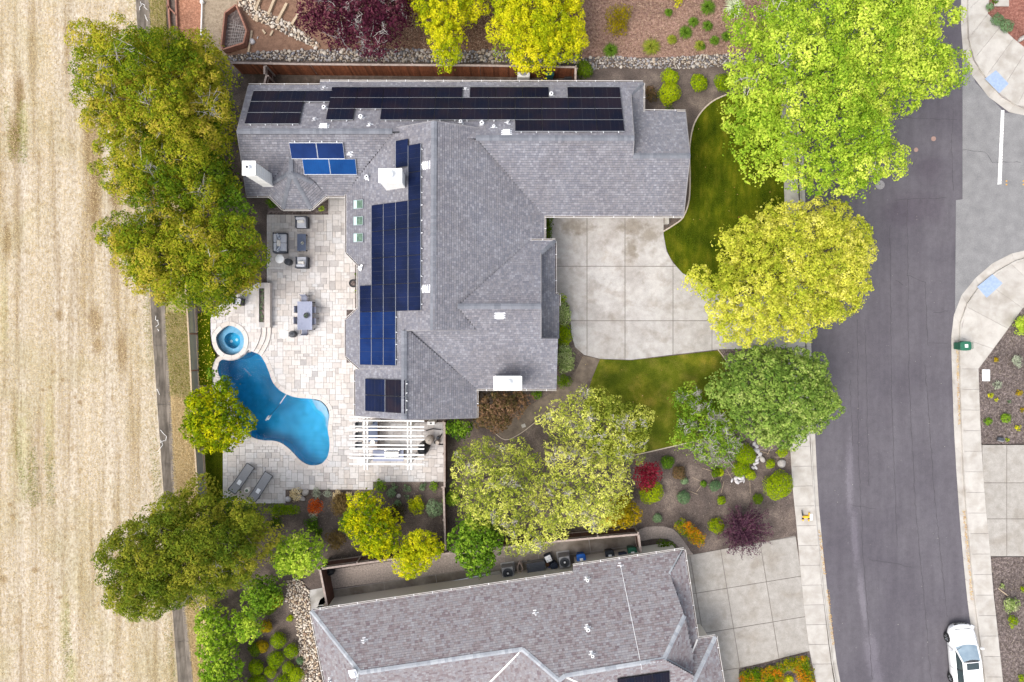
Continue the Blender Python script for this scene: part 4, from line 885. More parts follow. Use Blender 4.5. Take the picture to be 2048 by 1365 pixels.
spa_root = thing('spa', 'round raised spa with pale blue bench next to the pool', 'spa', W(460,682)); wz = -.75
rim = spa if area2(spa) > 0 else spa[::-1]; wl_ = well if area2(well) > 0 else well[::-1]
bt = struct(sheet('spa_bench', rim, -.18, M['spa_plaster'], None, [wl_], spa_root)); del bt['kind']
MB()
def wall_ring(loop, z0, z1, m, name, parent):
    n = len(loop); v = [(p[0],p[1],z1) for p in loop] + [(p[0],p[1],z0) for p in loop]; return mesh_obj(name, v, [(i, i+n, (i+1)%n+n, (i+1)%n) for i in range(n)], M[m], parent)
wall_ring(rim, -.18, .27, 'spa_plaster', 'spa_wall', spa_root); basin('spa_well', wl_, -.18, lambda x, y: wz, 'plaster', spa_root)
water(offset_loop(rim, -.01), .16, -.9, spa_root, 'water')
for px, py in ((463,683),(474,680)): p = W(px, py, wz); MB().lathe((p.x,p.y,wz), [(.10,.0),(.10,.03),(.04,.05)], 16).obj('drain_cover', M['white'], spa_root)

# ------------------------------------------------------------------ patio paving
PATIO = [(534,430),(657,430),(657,388),(760,388),(760,845),(888,845),(888,964),(746,964),(746,979.5),(571,979.5),(571,1007),(446,1007),(446,872),(440,860),(425,780),(423,720),(440,715),(500,705),(545,655),(540,655),(540,565),(534,565)]
patio_poly = W2(PATIO)
hole = offset_loop(pool, .20); hole = hole if area2(hole) < 0 else hole[::-1]
po_ = patio_poly if area2(patio_poly) > 0 else patio_poly[::-1]
# bridge the pool hole into the outline so that stones can be cut against both
best = min(((math.dist(a, b), i, j) for i, a in enumerate(po_) for j, b in enumerate(hole)), key=lambda t: t[0])
_, bi, bj = best; cut_poly = po_[:bi+1] + hole[bj:] + hole[:bj+1] + po_[bi:]
patio = struct(sheet('patio', po_, -.012, M['grout'], -.06, [hole]))
def lay_pavers(root, poly, holes, cell, z0, z1, ox, oy, limit=300, gap=.006):
    xs = [p[0] for p in poly]; ys = [p[1] for p in poly]; x0, y0 = min(xs)-ox, min(ys)-oy; nx, ny = int((max(xs)-x0)/cell)+2, int((max(ys)-y0)/cell)+2
    occ = np.zeros((nx, ny), bool); rects = []
    for i in range(nx):
        for j in range(ny):
            if occ[i, j]: continue
            sizes = [(3,2),(2,3),(2,2),(2,1),(1,2),(1,1)]; wts = [5,5,4,2,2,.6]
            while sizes:
                q = random.choices(range(len(sizes)), wts)[0]; a, b = sizes.pop(q); wts.pop(q)
                if i+a <= nx and j+b <= ny and not occ[i:i+a, j:j+b].any(): occ[i:i+a, j:j+b] = True; rects.append((i, j, a, b)); break
    pcs = []
    for i, j, a, b in rects:
        r = [(x0+i*cell+gap, y0+j*cell+gap), (x0+(i+a)*cell-gap, y0+j*cell+gap), (x0+(i+a)*cell-gap, y0+(j+b)*cell-gap), (x0+i*cell+gap, y0+(j+b)*cell-gap)]
        p = tidy(clip(poly, r))
        if p: pcs.append((abs(area2(p)), p, (a, b) if abs(abs(area2(p)) - abs(area2(r))) < 1e-4 else None))
    pcs.sort(key=lambda t: -t[0]); cache = {}; rest = MB()
    def paver(mb, p, dz=0):
        if area2(p) < 0: p = p[::-1]
        c = np.mean(np.array(p), 0); n = len(p); q = [tuple(np.array(x) + (c-np.array(x))*(.006/max(.05, math.dist(x, c)))) for x in p]
        v = [(x[0],x[1],z0) for x in p] + [(x[0],x[1],z1-.006+dz) for x in p] + [(x[0],x[1],z1+dz) for x in q]
        mb.add(v, [tuple(range(2*n, 3*n))] + [(i,(i+1)%n,n+(i+1)%n,n+i) for i in range(n)] + [(n+i,n+(i+1)%n,2*n+(i+1)%n,2*n+i) for i in range(n)])
    for k, (A_, p, key) in enumerate(pcs):
        if k < limit:
            if key:
                cx, cy = p[0][0], p[0][1]; lo = (min(x[0] for x in p), min(x[1] for x in p))
                if key not in cache: mb = MB(); paver(mb, [(x[0]-lo[0], x[1]-lo[1]) for x in p]); cache[key] = mb.mesh('paver', M['travertine'])
                me_obj('paver', cache[key], root, (lo[0], lo[1], random.uniform(-.002,.002)))
            else: mb = MB(); paver(mb, p); mb.obj('paver', M['travertine'], root)
        else: paver(rest, p, random.uniform(-.002,.002))
    if rest.v: rest.obj('small_pavers', M['travertine'], root, kind='stuff')
lay_pavers(patio, cut_poly, None, .20, -.02, .025, .07, .1)
# raised spa terrace with curved steps
TERR = [(421,640),(425,622),(460,596),(513,568),(540,568),(540,655.5),(521.8,655.7),(521.8,667),(518,681),(513.6,692),(506.8,703.6),(496,700),(489.7,709),(480,715),(467.8,719.3),(455.5,719.6),(442.6,714.5),(434,708),(430,701.5),(424,688),(422,672)]
terr = W2(TERR, .3); ter = struct(sheet('spa_terrace', terr, .275, M['coping'], -.05, [rim[::-1]]))
t_ = terr if area2(terr) > 0 else terr[::-1]; hr = offset_loop(rim, .30); hr = hr if area2(hr) < 0 else hr[::-1]
b2 = min(((math.dist(a, b), i, j) for i, a in enumerate(t_) for j, b in enumerate(hr)), key=lambda t: t[0]); cutt = t_[:b2[1]+1] + hr[b2[2]:] + hr[:b2[2]+1] + t_[b2[1]:]
lay_pavers(ter, cutt, None, .215, .26, .305, .03, .05, 120)
coping(spa_root, smooth_loop(W2(SPA, .3), 5), .27, .26, .33, .5)
I1 = [(521.8,655.7),(521.8,667),(518,681),(513.6,692),(506.8,703.6)]; I2 = [(532,655.7),(531.4,670.8),(528,683.7),(522.5,694.7),(515,707.7)]; I3 = [(541.7,655),(541,670.8),(538,683.7),(532,697.4),(523,712.5)]
for inn, out_, z in ((I1, I2, .21), (I2, I3, .115)):
    a, b = smooth_loop(W2(inn, z), 3, False), smooth_loop(W2(out_, z), 3, False)
    for i in range(0, len(a)-1, 2): p = a[i:i+3] + b[i:i+3][::-1]; c = np.mean(np.array(p), 0); MB().prism([tuple(c + (np.array(q)-c)*.985) for q in p], -.02, z).obj('step_stone', M['coping'], ter)
# planter wall along the terrace with a planted trough
plw = thing('planter', 'long stone planter trough with low grey green plants on the terrace edge', 'planter', W(527,610)); k = MB()
def px_rect(x0, y0, x1, y1, z): return [tuple(W(x, y, z))[:2] for x, y in ((x0,y1),(x1,y1),(x1,y0),(x0,y0))]
for r in ((513,566,518,655),(529,566,540,655),(518,566,529,577),(518,645,529,655)): MB().prism(px_rect(*r, .5), 0, .52).obj('planter_wall', M['travertine'], plw)
MB().prism(px_rect(518,577,529,645,.4), .2, .40).obj('planter_soil', M['dark_bark'], plw)
# edging of the bay bed
M['metal_dark'] = mat('charcoal_metal', [(.3, C(.04,.043,.05)), (.7, C(.065,.07,.08))], 10, 4, rough=.5)
M['wicker'] = mat('charcoal_wicker', [(.3, C(.05,.055,.07)), (.7, C(.10,.105,.125))], 40, 4, rough=.8, bump=.5)
M['cushion'] = mat('pale_grey_cushion', [(.3, C(.46,.47,.51)), (.7, C(.56,.57,.61))], 18, 5, rough=.95, bump=.2)
M['cream'] = mat('cream_cushion', C(.72,.69,.64), rough=.95)
def pat_mat(name, a, b):
    m = mat(name, [(.47, a), (.53, b)], 16, 2, rough=.95); return m
M['printed'] = pat_mat('printed_cushion', C(.10,.14,.22), C(.60,.63,.68))
M['slate'] = mat('slate_blue_aluminium', [(.3, C(.075,.095,.15)), (.7, C(.10,.125,.19))], 6, 4, rough=.45)
M['table_grey'] = mat('grey_blue_slats', [(.3, C(.235,.255,.345)), (.7, C(.27,.29,.385))], 6, 4, rough=.5)
M['sling'] = mat('grey_sling', [(.3, C(.22,.22,.23)), (.7, C(.29,.29,.30))], 30, 3, rough=.9)
M['steel'] = mat('stainless_steel', C(.62,.63,.65), rough=.22, metal=1.0)
M['black'] = mat('black_plastic', C(.02,.021,.024), rough=.45)
M['reflector'] = mat('polished_reflector', C(.80,.80,.80), rough=.25, metal=.6)
def local(root, mbs):                # place parts given in the thing's own axes
    pass
class Loc:
    def __init__(s, o, rz): s.o = Vector(o); s.c, s.s = math.cos(rz), math.sin(rz); s.rz = rz
    def p(s, x, y, z): return (s.o.x + x*s.c - y*s.s, s.o.y + x*s.s + y*s.c, s.o.z + z)
    def box(s, k, c, size, rz=0, taper=1): k.box(s.p(*c), size, s.rz+rz, taper); return k
    def rbox(s, k, c, size, b, rz=0): k.rbox(s.p(*c), size, b, s.rz+rz); return k
FZ = .026
def lounge_seat(name, label, cat, px, py, rz, w, dp, nseat, pillows):
    o = W(px, py, FZ); t = thing(name, label, cat, o); L = Loc(o, rz)
    k = MB(); L.box(k, (0,0,.16), (w,dp,.2)); k.obj('seat_base', M['wicker'], t)
    for s in (-1, 1): k = MB(); L.rbox(k, (s*(w/2-.045),0,.28), (.09,dp,.54), .03); k.obj('armrest', M['wicker'], t)
    k = MB(); L.rbox(k, (0,-dp/2+.035,.36), (w,.07,.70), .03); k.obj('backrest', M['wicker'], t)
    for s in (-1,1):
        for q in (-1,1): k = MB(); L.box(k, (s*(w/2-.06), q*(dp/2-.06), .03), (.06,.06,.06)); k.obj('leg', M['metal_dark'], t)
    sw_ = (w-.18)/nseat
    for i in range(nseat):
        x = -w/2+.09+sw_*(i+.5)
        k = MB(); L.rbox(k, (x,.05,.40), (sw_-.012,dp-.1,.2), .05); k.obj('seat_cushion', M['cushion'], t)
        k = MB(); L.rbox(k, (x,-dp/2+.17,.60), (sw_-.02,.2,.34), .07); k.obj('back_cushion', M['cushion'], t)
    for x, y, a, m in pillows: k = MB(); L.rbox(k, (x,y,.56), (.42,.15 if m != 'cream' else .2,.36), .06, a); k.obj('pillow', M[m], t)
    return t
lounge_seat('armchair', 'charcoal outdoor armchair with grey cushions above the coffee table', 'armchair', 607, 447, R(180), .84, .78, 1, [(0.0,-.02,.08,'cream')])
lounge_seat('armchair', 'charcoal outdoor armchair with grey cushions below the coffee table', 'armchair', 607.5, 527, 0, .82, .78, 1, [(.02,-.02,-.05,'cream')])
lounge_seat('sofa', 'two seat charcoal outdoor sofa with patterned cushions', 'sofa', 564.5, 488, R(-90), 1.38, .86, 2, [(-.42,-.05,.5,'printed'),(.05,-.05,0,'cream'),(.44,-.05,-.4,'printed')])
def slat_table(name, label, px, py, w, l, h, m, nsl):
    o = W(px, py, FZ); t = thing(name, label, 'table', o); L = Loc(o, 0); sw_ = w/nsl
    for i in range(nsl): k = MB(); L.box(k, (-w/2+sw_*(i+.5),0,h-.02), (sw_-.006,l-.1,.03)); k.obj('slat', M[m], t)
    for s in (-1,1): k = MB(); L.box(k, (0,s*(l/2-.025),h-.02), (w,.048,.035)); k.obj('end_rail', M[m], t)
    for sx in (-1,1):
        for sy in (-1,1): k = MB(); L.box(k, (sx*(w/2-.05),sy*(l/2-.05),h/2-.02), (.07,.07,h-.04)); k.obj('leg', M['metal_dark'], t)
    return t
slat_table('coffee_table', 'low dark slate slatted coffee table between the armchairs', 606.8, 487, .60, 1.16, .42, 'slate', 8)
slat_table('dining_table', 'long grey blue slatted dining table on the patio', 616, 632.5, 1.0, 1.92, .74, 'table_grey', 11)
def bowl(name, label, px, py, z, r, rim_m, fill):
    o = W(px, py, z); t = thing(name, label, 'bowl', o); MB().lathe(o, [(r*.5,0),(r*.9,.05),(r,.13),(r*.93,.13),(r*.8,.07)], 18).obj('dish', M[rim_m], t)
    k = MB()
    for i in range(14): a, q = random.uniform(0,6.28), r*.7*math.sqrt(random.random()); k.lathe((o.x+q*math.cos(a), o.y+q*math.sin(a), o.z+.08), [(.01,0),(r*.16,.03),(r*.16,.06),(.01,.09)], 6)
    k.obj('succulents', M[fill], t); return t
M['succ'] = mat('succulent', [(.3, C(.05,.08,.05)), (.7, C(.20,.26,.18))], 30, 4)
bowl('bowl_planter', 'round dark bowl of succulents on the dining table', 613.5, 631.5, .77, .19, 'metal_dark', 'succ')
bowl('bowl_planter', 'small pale bowl of green on the slate coffee table', 605.5, 487, .45, .10, 'cream', 'succ')
M['chair_grey'] = mat('chair_sling', C(.22,.235,.30), rough=.8); M['bronze'] = mat('bronze_frame', C(.10,.065,.055), rough=.4, metal=.3)
def dining_chair(px, py, rz, label):
    o = W(px, py, FZ); t = thing('dining_chair', label, 'chair', o, 'chairs around the dining table'); L = Loc(o, rz)
    k = MB(); L.rbox(k, (0,.02,.44), (.46,.44,.04), .015); k.obj('seat', M['chair_grey'], t)
    k = MB(); v = [L.p(x, y, z) for z, y in ((.48,-.22),(.92,-.30)) for x in (-.21,.21)]; v2 = [L.p(x, y+.03, z) for z, y in ((.48,-.22),(.92,-.30)) for x in (-.21,.21)]
    k.add(v+v2, [(0,1,3,2),(4,6,7,5),(0,2,6,4),(1,5,7,3),(2,3,7,6),(0,4,5,1)]); k.obj('backrest', M['chair_grey'], t)
    for s in (-1,1):
        MB().tube([L.p(s*.23,.22,0), L.p(s*.24,.2,.64), L.p(s*.24,-.2,.66)], .016, 6).obj('armrest', M['bronze'], t)
        MB().tube([L.p(s*.22,-.27,0), L.p(s*.22,-.21,.45), L.p(s*.22,-.30,.93)], .016, 6).obj('leg', M['bronze'], t)
dining_chair(613, 600, R(180), 'dining chair at the upper end of the grey table'); dining_chair(614, 663, 0, 'dining chair at the lower end of the grey table')
dining_chair(605, 620, R(-90), 'upper dining chair on the pool side of the grey table'); dining_chair(604, 642, R(-90), 'lower dining chair on the pool side of the grey table')
dining_chair(630, 621, R(90), 'upper dining chair on the house side of the grey table'); dining_chair(630, 643.5, R(90), 'lower dining chair on the house side of the grey table')
def heater(px, py, label):
    o = W(px, py, FZ); t = thing('patio_heater', label, 'patio heater', o, 'patio heaters'); z = o.z
    MB().lathe(o, [(.23,0),(.23,.5),(.21,.55),(.04,.57)], 20).obj('base', M['metal_dark'], t); MB().lathe((o.x,o.y,z+.5), [(.03,0),(.03,1.35)], 10).obj('pole', M['steel'], t)
    MB().lathe((o.x,o.y,z+1.78), [(.08,0),(.12,.02),(.12,.24),(.07,.26)], 14).obj('burner', M['steel'], t)
    MB().lathe((o.x,o.y,z+2.06), [(.29,0),(.285,.02),(.2,.07),(.1,.10),(.03,.11),(.03,.14),(.005,.15)], 26).obj('reflector', M['white'], t)
heater(579.5, 525.5, 'white topped patio heater beside the outdoor sofa'); heater(588, 669, 'white topped patio heater beside the dining table')
# sun loungers
def lounger(px, py, rz, label):
    o = W(px, py, FZ); t = thing('sun_lounger', label, 'sun lounger', o, 'sun loungers by the pool'); L = Loc(o, rz)
    for s in (-1,1): MB().tube([L.p(s*.3,-.62,.32), L.p(s*.3,1.1,.32)], .025, 6).obj('side_rail', M['metal_dark'], t)
    k = MB(); k.add([L.p(-.28,-.45,.33),L.p(.28,-.45,.33),L.p(.28,1.08,.33),L.p(-.28,1.08,.33)], [(0,1,2,3)]); k.obj('sling', M['sling'], t)
    k = MB(); k.add([L.p(-.28,-.45,.33),L.p(.28,-.45,.33),L.p(.28,-.98,.62),L.p(-.28,-.98,.62)], [(3,2,1,0)]); k.obj('back_sling', M['sling'], t)
    for s in (-1,1): MB().tube([L.p(s*.3,-.43,.33), L.p(s*.3,-1.0,.64)], .022, 6).obj('back_rail', M['metal_dark'], t)
    MB().tube([L.p(-.31,-1.0,.64), L.p(.31,-1.0,.64)], .025, 6).obj('head_rail', M['metal_dark'], t); MB().tube([L.p(-.31,1.1,.32), L.p(.31,1.1,.32)], .025, 6).obj('foot_rail', M['metal_dark'], t)
    for s in (-1,1):
        for y in (-.75,.95): MB().tube([L.p(s*.3,y,0), L.p(s*.3,y,.32)], .022, 6).obj('leg', M['metal_dark'], t)
    k = MB(); L.rbox(k, (.02,-.28,.36), (.26,.34,.04), .015); k.obj('folded_towel', M['flash'], t)
lounger(487, 956, R(-34), 'grey sun lounger nearer the lawn strip'); lounger(524, 973, R(-32), 'grey sun lounger nearer the garden bed')
o = W(498, 979, FZ); t = thing('side_table', 'small round drum table between the sun loungers', 'table', o); MB().lathe(o, [(.15,0),(.19,.1),(.19,.32),(.16,.42)], 18).obj('drum', M['cream'], t); MB().lathe(o + Vector((0,0,.42)), [(.1,0),(.1,.03),(.05,.05)], 12).obj('plant', M['succ'], t)
o = W(482, 604, .306); t = thing('patio_chair', 'dark chair half hidden under the evergreen by the spa', 'chair', o); L = Loc(o, R(170))
k = MB(); L.rbox(k, (0,0,.42), (.46,.46,.06), .02); k.obj('seat', M['cushion'], t); k = MB(); L.box(k, (0,-.23,.65), (.46,.05,.5)); k.obj('backrest', M['black'], t)
for s in (-1,1):
    k = MB(); L.box(k, (s*.25,0,.32), (.05,.5,.64)); k.obj('armrest', M['black'], t)
# pot by the house wall
o = W(709, 568, FZ); t = thing('garden_pot', 'round black pot against the house wall by the patio', 'pot', o); MB().lathe(o, [(.2,0),(.26,.2),(.28,.45),(.24,.45),(.22,.38)], 20).obj('pot', M['black'], t); MB().lathe(o + Vector((0,0,.36)), [(.22,0),(.1,.06),(.01,.07)], 16).obj('soil', M['dark_bark'], t)

# ------------------------------------------------------------------ pergola and outdoor kitchen
perg = thing('pergola', 'white timber pergola with long rafters over the outdoor kitchen', 'pergola', W(780,890)); zt = 2.75
def beam(a, b, w, h, name, parent, m='white'):
    a, b = Vector(a), Vector(b); d = b-a; k = MB(); k.box((a+b)/2, (d.length, w, h), math.atan2(d.y, d.x)); return k.obj(name, M[m], parent)
for y0, y1 in ((834,841.5),(841,842.5),(853.2,854.2),(860,861),(872,872.8),(878.5,879.5),(890,891),(897.3,898.3),(909,910.3),(916,917.5),(928,929)):
    beam(W(699.5, y0 if y0 > 835 else 834, zt), W(848.5 if y0 > 835 else 762, y1 if y0 > 835 else 835.2, zt), .075, .14, 'rafter', perg)
for x0, x1 in ((728.5,729.5),(735,735.5),(815.5,816),(822,822.8)): beam(W(x0, 836, zt-.18), W(x1, 940, zt-.18), .07, .2, 'beam', perg)
for px, py in ((732,852),(732,925),(819,852),(819,925)):
    p = W(px, py, zt-.2); MB().box((p.x, p.y, (zt-.25)/2), (.2,.2,zt-.25)).obj('post', M['white'], perg)
kit = thing('outdoor_kitchen', 'L shaped slate topped outdoor kitchen counter under the pergola', 'kitchen counter', W(770,895)); M['brickish'] = mat('counter_stone', [(.3, C(.24,.20,.175)), (.7, C(.36,.31,.28))], 6, 5)
MB().prism(px_rect(738,842,754,900,.9), FZ, .9).obj('counter_base', M['brickish'], kit); MB().prism(px_rect(737,841,755,884,.95), .902, .95).obj('counter_top', M['slate'], kit)
MB().prism(px_rect(745,902,806,922,.9), FZ, .9).obj('counter_base', M['brickish'], kit); MB().prism(px_rect(746,901,807,923,.95), .902, .95).obj('counter_top', M['table_grey'], kit)
p = W(784.5, 908, .97); gr = thing('grill', 'stainless steel barbecue grill set in the kitchen counter', 'barbecue', p)
k = MB(); k.rbox((p.x, p.y, p.z+.14), (1.0,.42,.28), .07); k.obj('hood', M['steel'], gr); k = MB(); k.tube([(p.x-.4,p.y+.26,p.z+.16),(p.x+.4,p.y+.26,p.z+.16)], .02, 6); k.obj('handle', M['steel'], gr); k = MB(); k.box((p.x,p.y+.24,p.z+.03), (1.0,.1,.06)); k.obj('control_panel', M['steel'], gr)
for i, y in enumerate((848, 868, 887)):
    o = W(723, y, FZ); t = thing('bar_stool', ('upper', 'middle', 'lower')[i] + ' dark bar stool at the pergola counter', 'bar stool', o, 'bar stools at the pergola counter'); L = Loc(o, R(-90))
    k = MB(); L.rbox(k, (0,0,.70), (.4,.38,.06), .02); k.obj('seat', M['metal_dark'], t); k = MB(); L.box(k, (0,-.19,.9), (.4,.04,.36)); k.obj('backrest', M['metal_dark'], t)
    for s in (-1,1):
        for q in (-1,1): MB().tube([L.p(s*.19,q*.18,0), L.p(s*.15,q*.14,.68)], .015, 5).obj('leg', M['metal_dark'], t)
o = W(745, 885.5, .955); t = thing('plate', 'round pale platter on the pergola counter', 'plate', o); MB().lathe(o, [(.08,0),(.17,.02),(.18,.035),(.16,.03),(.08,.012)], 20).obj('dish', M['cream'], t)
o = W(725, 921, FZ); t = thing('drum_stool', 'round white drum stool at the pergola corner', 'stool', o); MB().lathe(o, [(.24,0),(.28,.1),(.28,.42),(.24,.48)], 24).obj('drum', M['white'], t)
# pool equipment beside the pergola
o = W(861, 878, 0); t = thing('pool_filter', 'beige domed pool filter tank with black band and pipes', 'pool filter', o); M['tank'] = mat('beige_tank', C(.50,.44,.38), rough=.5)
MB().lathe(o, [(.25,0),(.28,.1),(.28,.55),(.29,.55),(.29,.62),(.28,.62),(.26,.78),(.15,.92),(.02,.97)], 24).obj('tank', M['tank'], t); MB().lathe(o + Vector((0,0,.54)), [(.30,0),(.30,.06)], 24).obj('clamp_band', M['black'], t); MB().lathe(o + Vector((0,0,.97)), [(.03,0),(.03,.05)], 8).obj('gauge', M['black'], t)
for path in ([(868,884,.3),(875,880,.3),(881,874,.35),(884,868,.3)],[(852,862,.2),(866,858,.2),(882,860,.2)],[(868,886,.1),(878,890,.1),(886,890,.1)]): MB().tube([W(*q) for q in path], .035, 8).obj('pipe', M['black'], t)
o = W(876, 884, 0); t = thing('pool_pump', 'smaller pale pool pump next to the filter tank', 'pump', o); MB().lathe(o, [(.12,0),(.16,.1),(.16,.35),(.1,.42)], 16).obj('housing', M['tank'], t); MB().lathe(o + Vector((.02,.32,0)), [(.1,0),(.1,.4),(.05,.42)], 12).obj('motor', M['metal_dark'], t)
o = W(866, 843, 0); t = thing('utility_cabinet', 'small white cabinet at the corner of the house by the pergola', 'cabinet', o); k = MB(); k.box(o + Vector((0,0,.6)), (.5,.22,1.2)); k.obj('cabinet', M['white'], t); k = MB(); k.box(o + Vector((0,0,1.205)), (.12,.1,.01)); k.obj('lid_slot', M['black'], t)
o = W(848, 896, 0); t = thing('covered_grill', 'black tarpaulin cover slumped over a barbecue beside the pergola', 'covered barbecue', o); k = MB(); rings = []
for z, s in ((0,1.1),(.5,.95),(.85,.8),(1.0,.45),(1.04,.05)): rings.append([(o.x + s*.36*(1+.25*math.sin(3*a_+z*4))*math.cos(a_), o.y + s*.42*(1+.2*math.cos(4*a_+z*3))*math.sin(a_), z) for a_ in [2*math.pi*i/18 for i in range(18)]])
k.loft(rings); k.obj('cover', M['black'], t, True)
bag_rings = []; o = W(661, 1141, 0); t = thing('rubbish_bag', 'black plastic rubbish bag in the corner of the service yard fence', 'bag', o); k = MB()
for z, s in ((0,.8),(.15,1.1),(.35,1.0),(.5,.5),(.56,.1),(.62,.16)): bag_rings.append([(o.x + s*.32*(1+.18*math.sin(5*a_+z*7))*math.cos(a_), o.y + s*.28*(1+.15*math.cos(4*a_+z*5))*math.sin(a_), z) for a_ in [2*math.pi*i/16 for i in range(16)]])
k.loft(bag_rings); k.obj('bag', M['black'], t, True)

# ------------------------------------------------------------------ fences
_board = {}
def fence(name, label, pts, h, m='redwood', board=.14, rail_m='greywood', zb=-.02, inner=1):
    root = thing(name, label, 'fence', Vector(pts[0])); bm = MB(); bm.box((0,0,h/2), (board-.006,.02,h)); me = bm.mesh('board', M[m])
    for a, b in zip(pts[:-1], pts[1:]):
        a, b = Vector((a[0],a[1],zb)), Vector((b[0],b[1],zb)); d = b-a; L = d.length; d.normalize(); rz = math.atan2(d.y, d.x); n = int(L/board); s = Vector((-d.y, d.x, 0))*inner
        for i in range(n): me_obj('board', me, root, a + d*(board*(i+.5)) + Vector((0,0,random.uniform(-.012,.004))), (0,0,rz))
        for z in (.3, h-.35): k = MB(); k.box((a+b)/2 + s*.035 + Vector((0,0,z)), (L,.045,.09), rz); k.obj('rail', M[rail_m], root)
        k = MB(); k.box((a+b)/2 + Vector((0,0,h+.02)), (L,.13,.035), rz); k.obj('top_cap', M[rail_m], root)
        np_ = max(1, round(L/2.4))
        for i in range(np_+1): k = MB(); k.box(a + d*(L*i/np_) + s*.09 + Vector((0,0,h/2)), (.09,.09,h), rz); k.obj('post', M[rail_m], root)
    return root
gp = lambda *a: [tuple(W(x, y, z)) for x, y, z in a]
hN = 1.85
fence('board_fence', 'long redwood board fence behind the house below the cobble border', gp((462,126,hN),(620,129,hN),(960,131.5,hN),(1152,135,hN)), hN, inner=1)
fence('board_fence', 'short fence return at the right end of the redwood fence', gp((1151,137,hN),(1151,172,hN)), hN, 'darkwood')
fence('garden_gate', 'weathered gate across the narrow side yard at the top left of the house', gp((529,132,1.75),(529,149,1.75)), 1.75, 'darkwood'); fence('gate_leaf', 'half open wooden gate leaf beside the side yard', gp((533,151,1.7),(528,170,1.7)), 1.7, 'darkwood')
fence('side_fence', 'tall dark fence beside the pool equipment and patio', gp((889,845,1.8),(889,975,1.8)), 1.8, 'darkwood', inner=-1)
fence('side_fence', 'lower fence between the garden bed and the olive trees', gp((887,975,1.5),(891,1107,1.5)), 1.5, 'darkwood', inner=-1)
fence('service_fence', 'dark board fence above the gravel service yard', gp((644,1138,1.8),(784,1119,1.8),(900,1107,1.8)), 1.8, 'darkwood', inner=1)
fence('service_fence', 'dark board fence in front of the wheeled bins', gp((1000,1096,1.8),(1115,1083,1.8),(1277,1069,1.8)), 1.8, 'darkwood', inner=1)
fence('service_gate', 'narrow gate beside the green wheeled bin', gp((1277,1070,1.8),(1282,1106,1.8)), 1.8, 'darkwood', inner=-1)
fence('service_fence', 'short fence end beside the river rock strip', gp((640,1140,1.8),(655,1216,1.8)), 1.8, 'darkwood', inner=-1)
# clear mesh fence along the field
M['mesh_panel'] = bpy.data.materials.new('wire_mesh'); M['mesh_panel'].use_nodes = True; nt = M['mesh_panel'].node_tree; b_ = nt.nodes['Principled BSDF']; b_.inputs['Base Color'].default_value = C(.30,.33,.32); b_.inputs['Alpha'].default_value = .55; b_.inputs['Roughness'].default_value = .5
vf = thing('view_fence', 'low timber railed mesh fence along the dry field', 'fence', W(394,790)); zf = 1.25
fp = [W(x, y, zf) for x, y in ((346,160),(352,300),(364,470),(374,612),(377,668),(381,742),(385,830),(390,900),(394,962),(402,1090),(412,1230),(425,1365),(450,1640))]
for a, b in zip(fp[:-1], fp[1:]):
    d = b-a; rz_ = math.atan2(d.y, d.x); k = MB(); k.box((a+b)/2, (d.length,.1,.05), rz_); k.obj('top_rail', M['timber'], vf); k = MB(); k.box((a+b)/2 - Vector((0,0,1.1)), (d.length,.06,.08), rz_); k.obj('bottom_rail', M['timber'], vf)
    k = MB(); k.box((a+b)/2 - Vector((0,0,.58)), (d.length-.1,.008,1.0), rz_); k.obj('mesh_panel', M['mesh_panel'], vf); k = MB(); k.box((a.x, a.y, zf/2), (.09,.09,zf), rz_); k.obj('post', M['raisedwood'], vf)
# rails and pipes of the north-west garden
k = MB(); t = thing('wood_edging', 'red stained timber edging rails beside the orange mulch bed', 'edging', W(345,30))
for a, b in (((333,-60),(341,62)),((350,-60),(355,66)),((334,12),(354,32))): beam(W(*a,.1), W(*b,.1), .1, .2, 'edging_rail', t, 'raisedwood')
t = thing('white_post', 'long white pipe with round cap beside the orange mulch bed', 'pipe', W(404,30)); MB().tube([W(406,-60,.15), W(402,72,.15)], .05, 8).obj('pipe', M['white'], t); o = W(405,6,.1); MB().lathe(o, [(.13,0),(.14,.1),(.1,.2),(.02,.22)], 16).obj('cap', M['cream'], t)
t = thing('raised_bed', 'angular wooden raised bed with wire trellis in the clay garden', 'raised bed', W(470,60)); rb = [(475,14),(490,50),(496,66),(490,90),(449,103),(446,95),(453,30)]
for a, b in zip(rb, rb[1:]+rb[:1]): beam(W(*a,.3), W(*b,.3), .1, .62, 'bed_board', t, 'raisedwood')
MB().prism(W2(rb, .2), -.02, .2).obj('bed_soil', M['dark_bark'], t); k = MB()
for i in range(7):
    a, b = W(459+i*4.2, 95-i*2, .28), W(468+i*4, 40+i*3, .28); k.tube([a, b], .012, 4)
    a, b = W(456, 90-i*7, .285), W(490, 84-i*5, .285); k.tube([a, b], .012, 4)
k.obj('trellis', M['boulder'], t)
for i, (a, b, lb) in enumerate((((523,-8),(512,20),'first'),((550,-2),(537,30),'second'),((574,8),(556,42),'third'),((600,24),(584,50),'fourth'))):
    t = beam(W(*a,.1), W(*b,.1), .17, .2, 'timber_step', None, 'timber'); tag(t, lb + ' pale timber step counted from the raised bed', 'timber step', 'timber steps in the clay garden')
for a, b, lb in (((497,105),(504,62),'pale plank leaning beside the raised bed'),((525,60),(531,68),'short pale timber block on the clay'),((541,72),(546,62),'dark short stick of timber on the clay'),((609,70),(613,60),'short timber offcut by the purple tree')):
    tag(beam(W(*a,.06), W(*b,.06), .12, .1, 'timber_offcut', None, 'timber'), lb, 'timber')

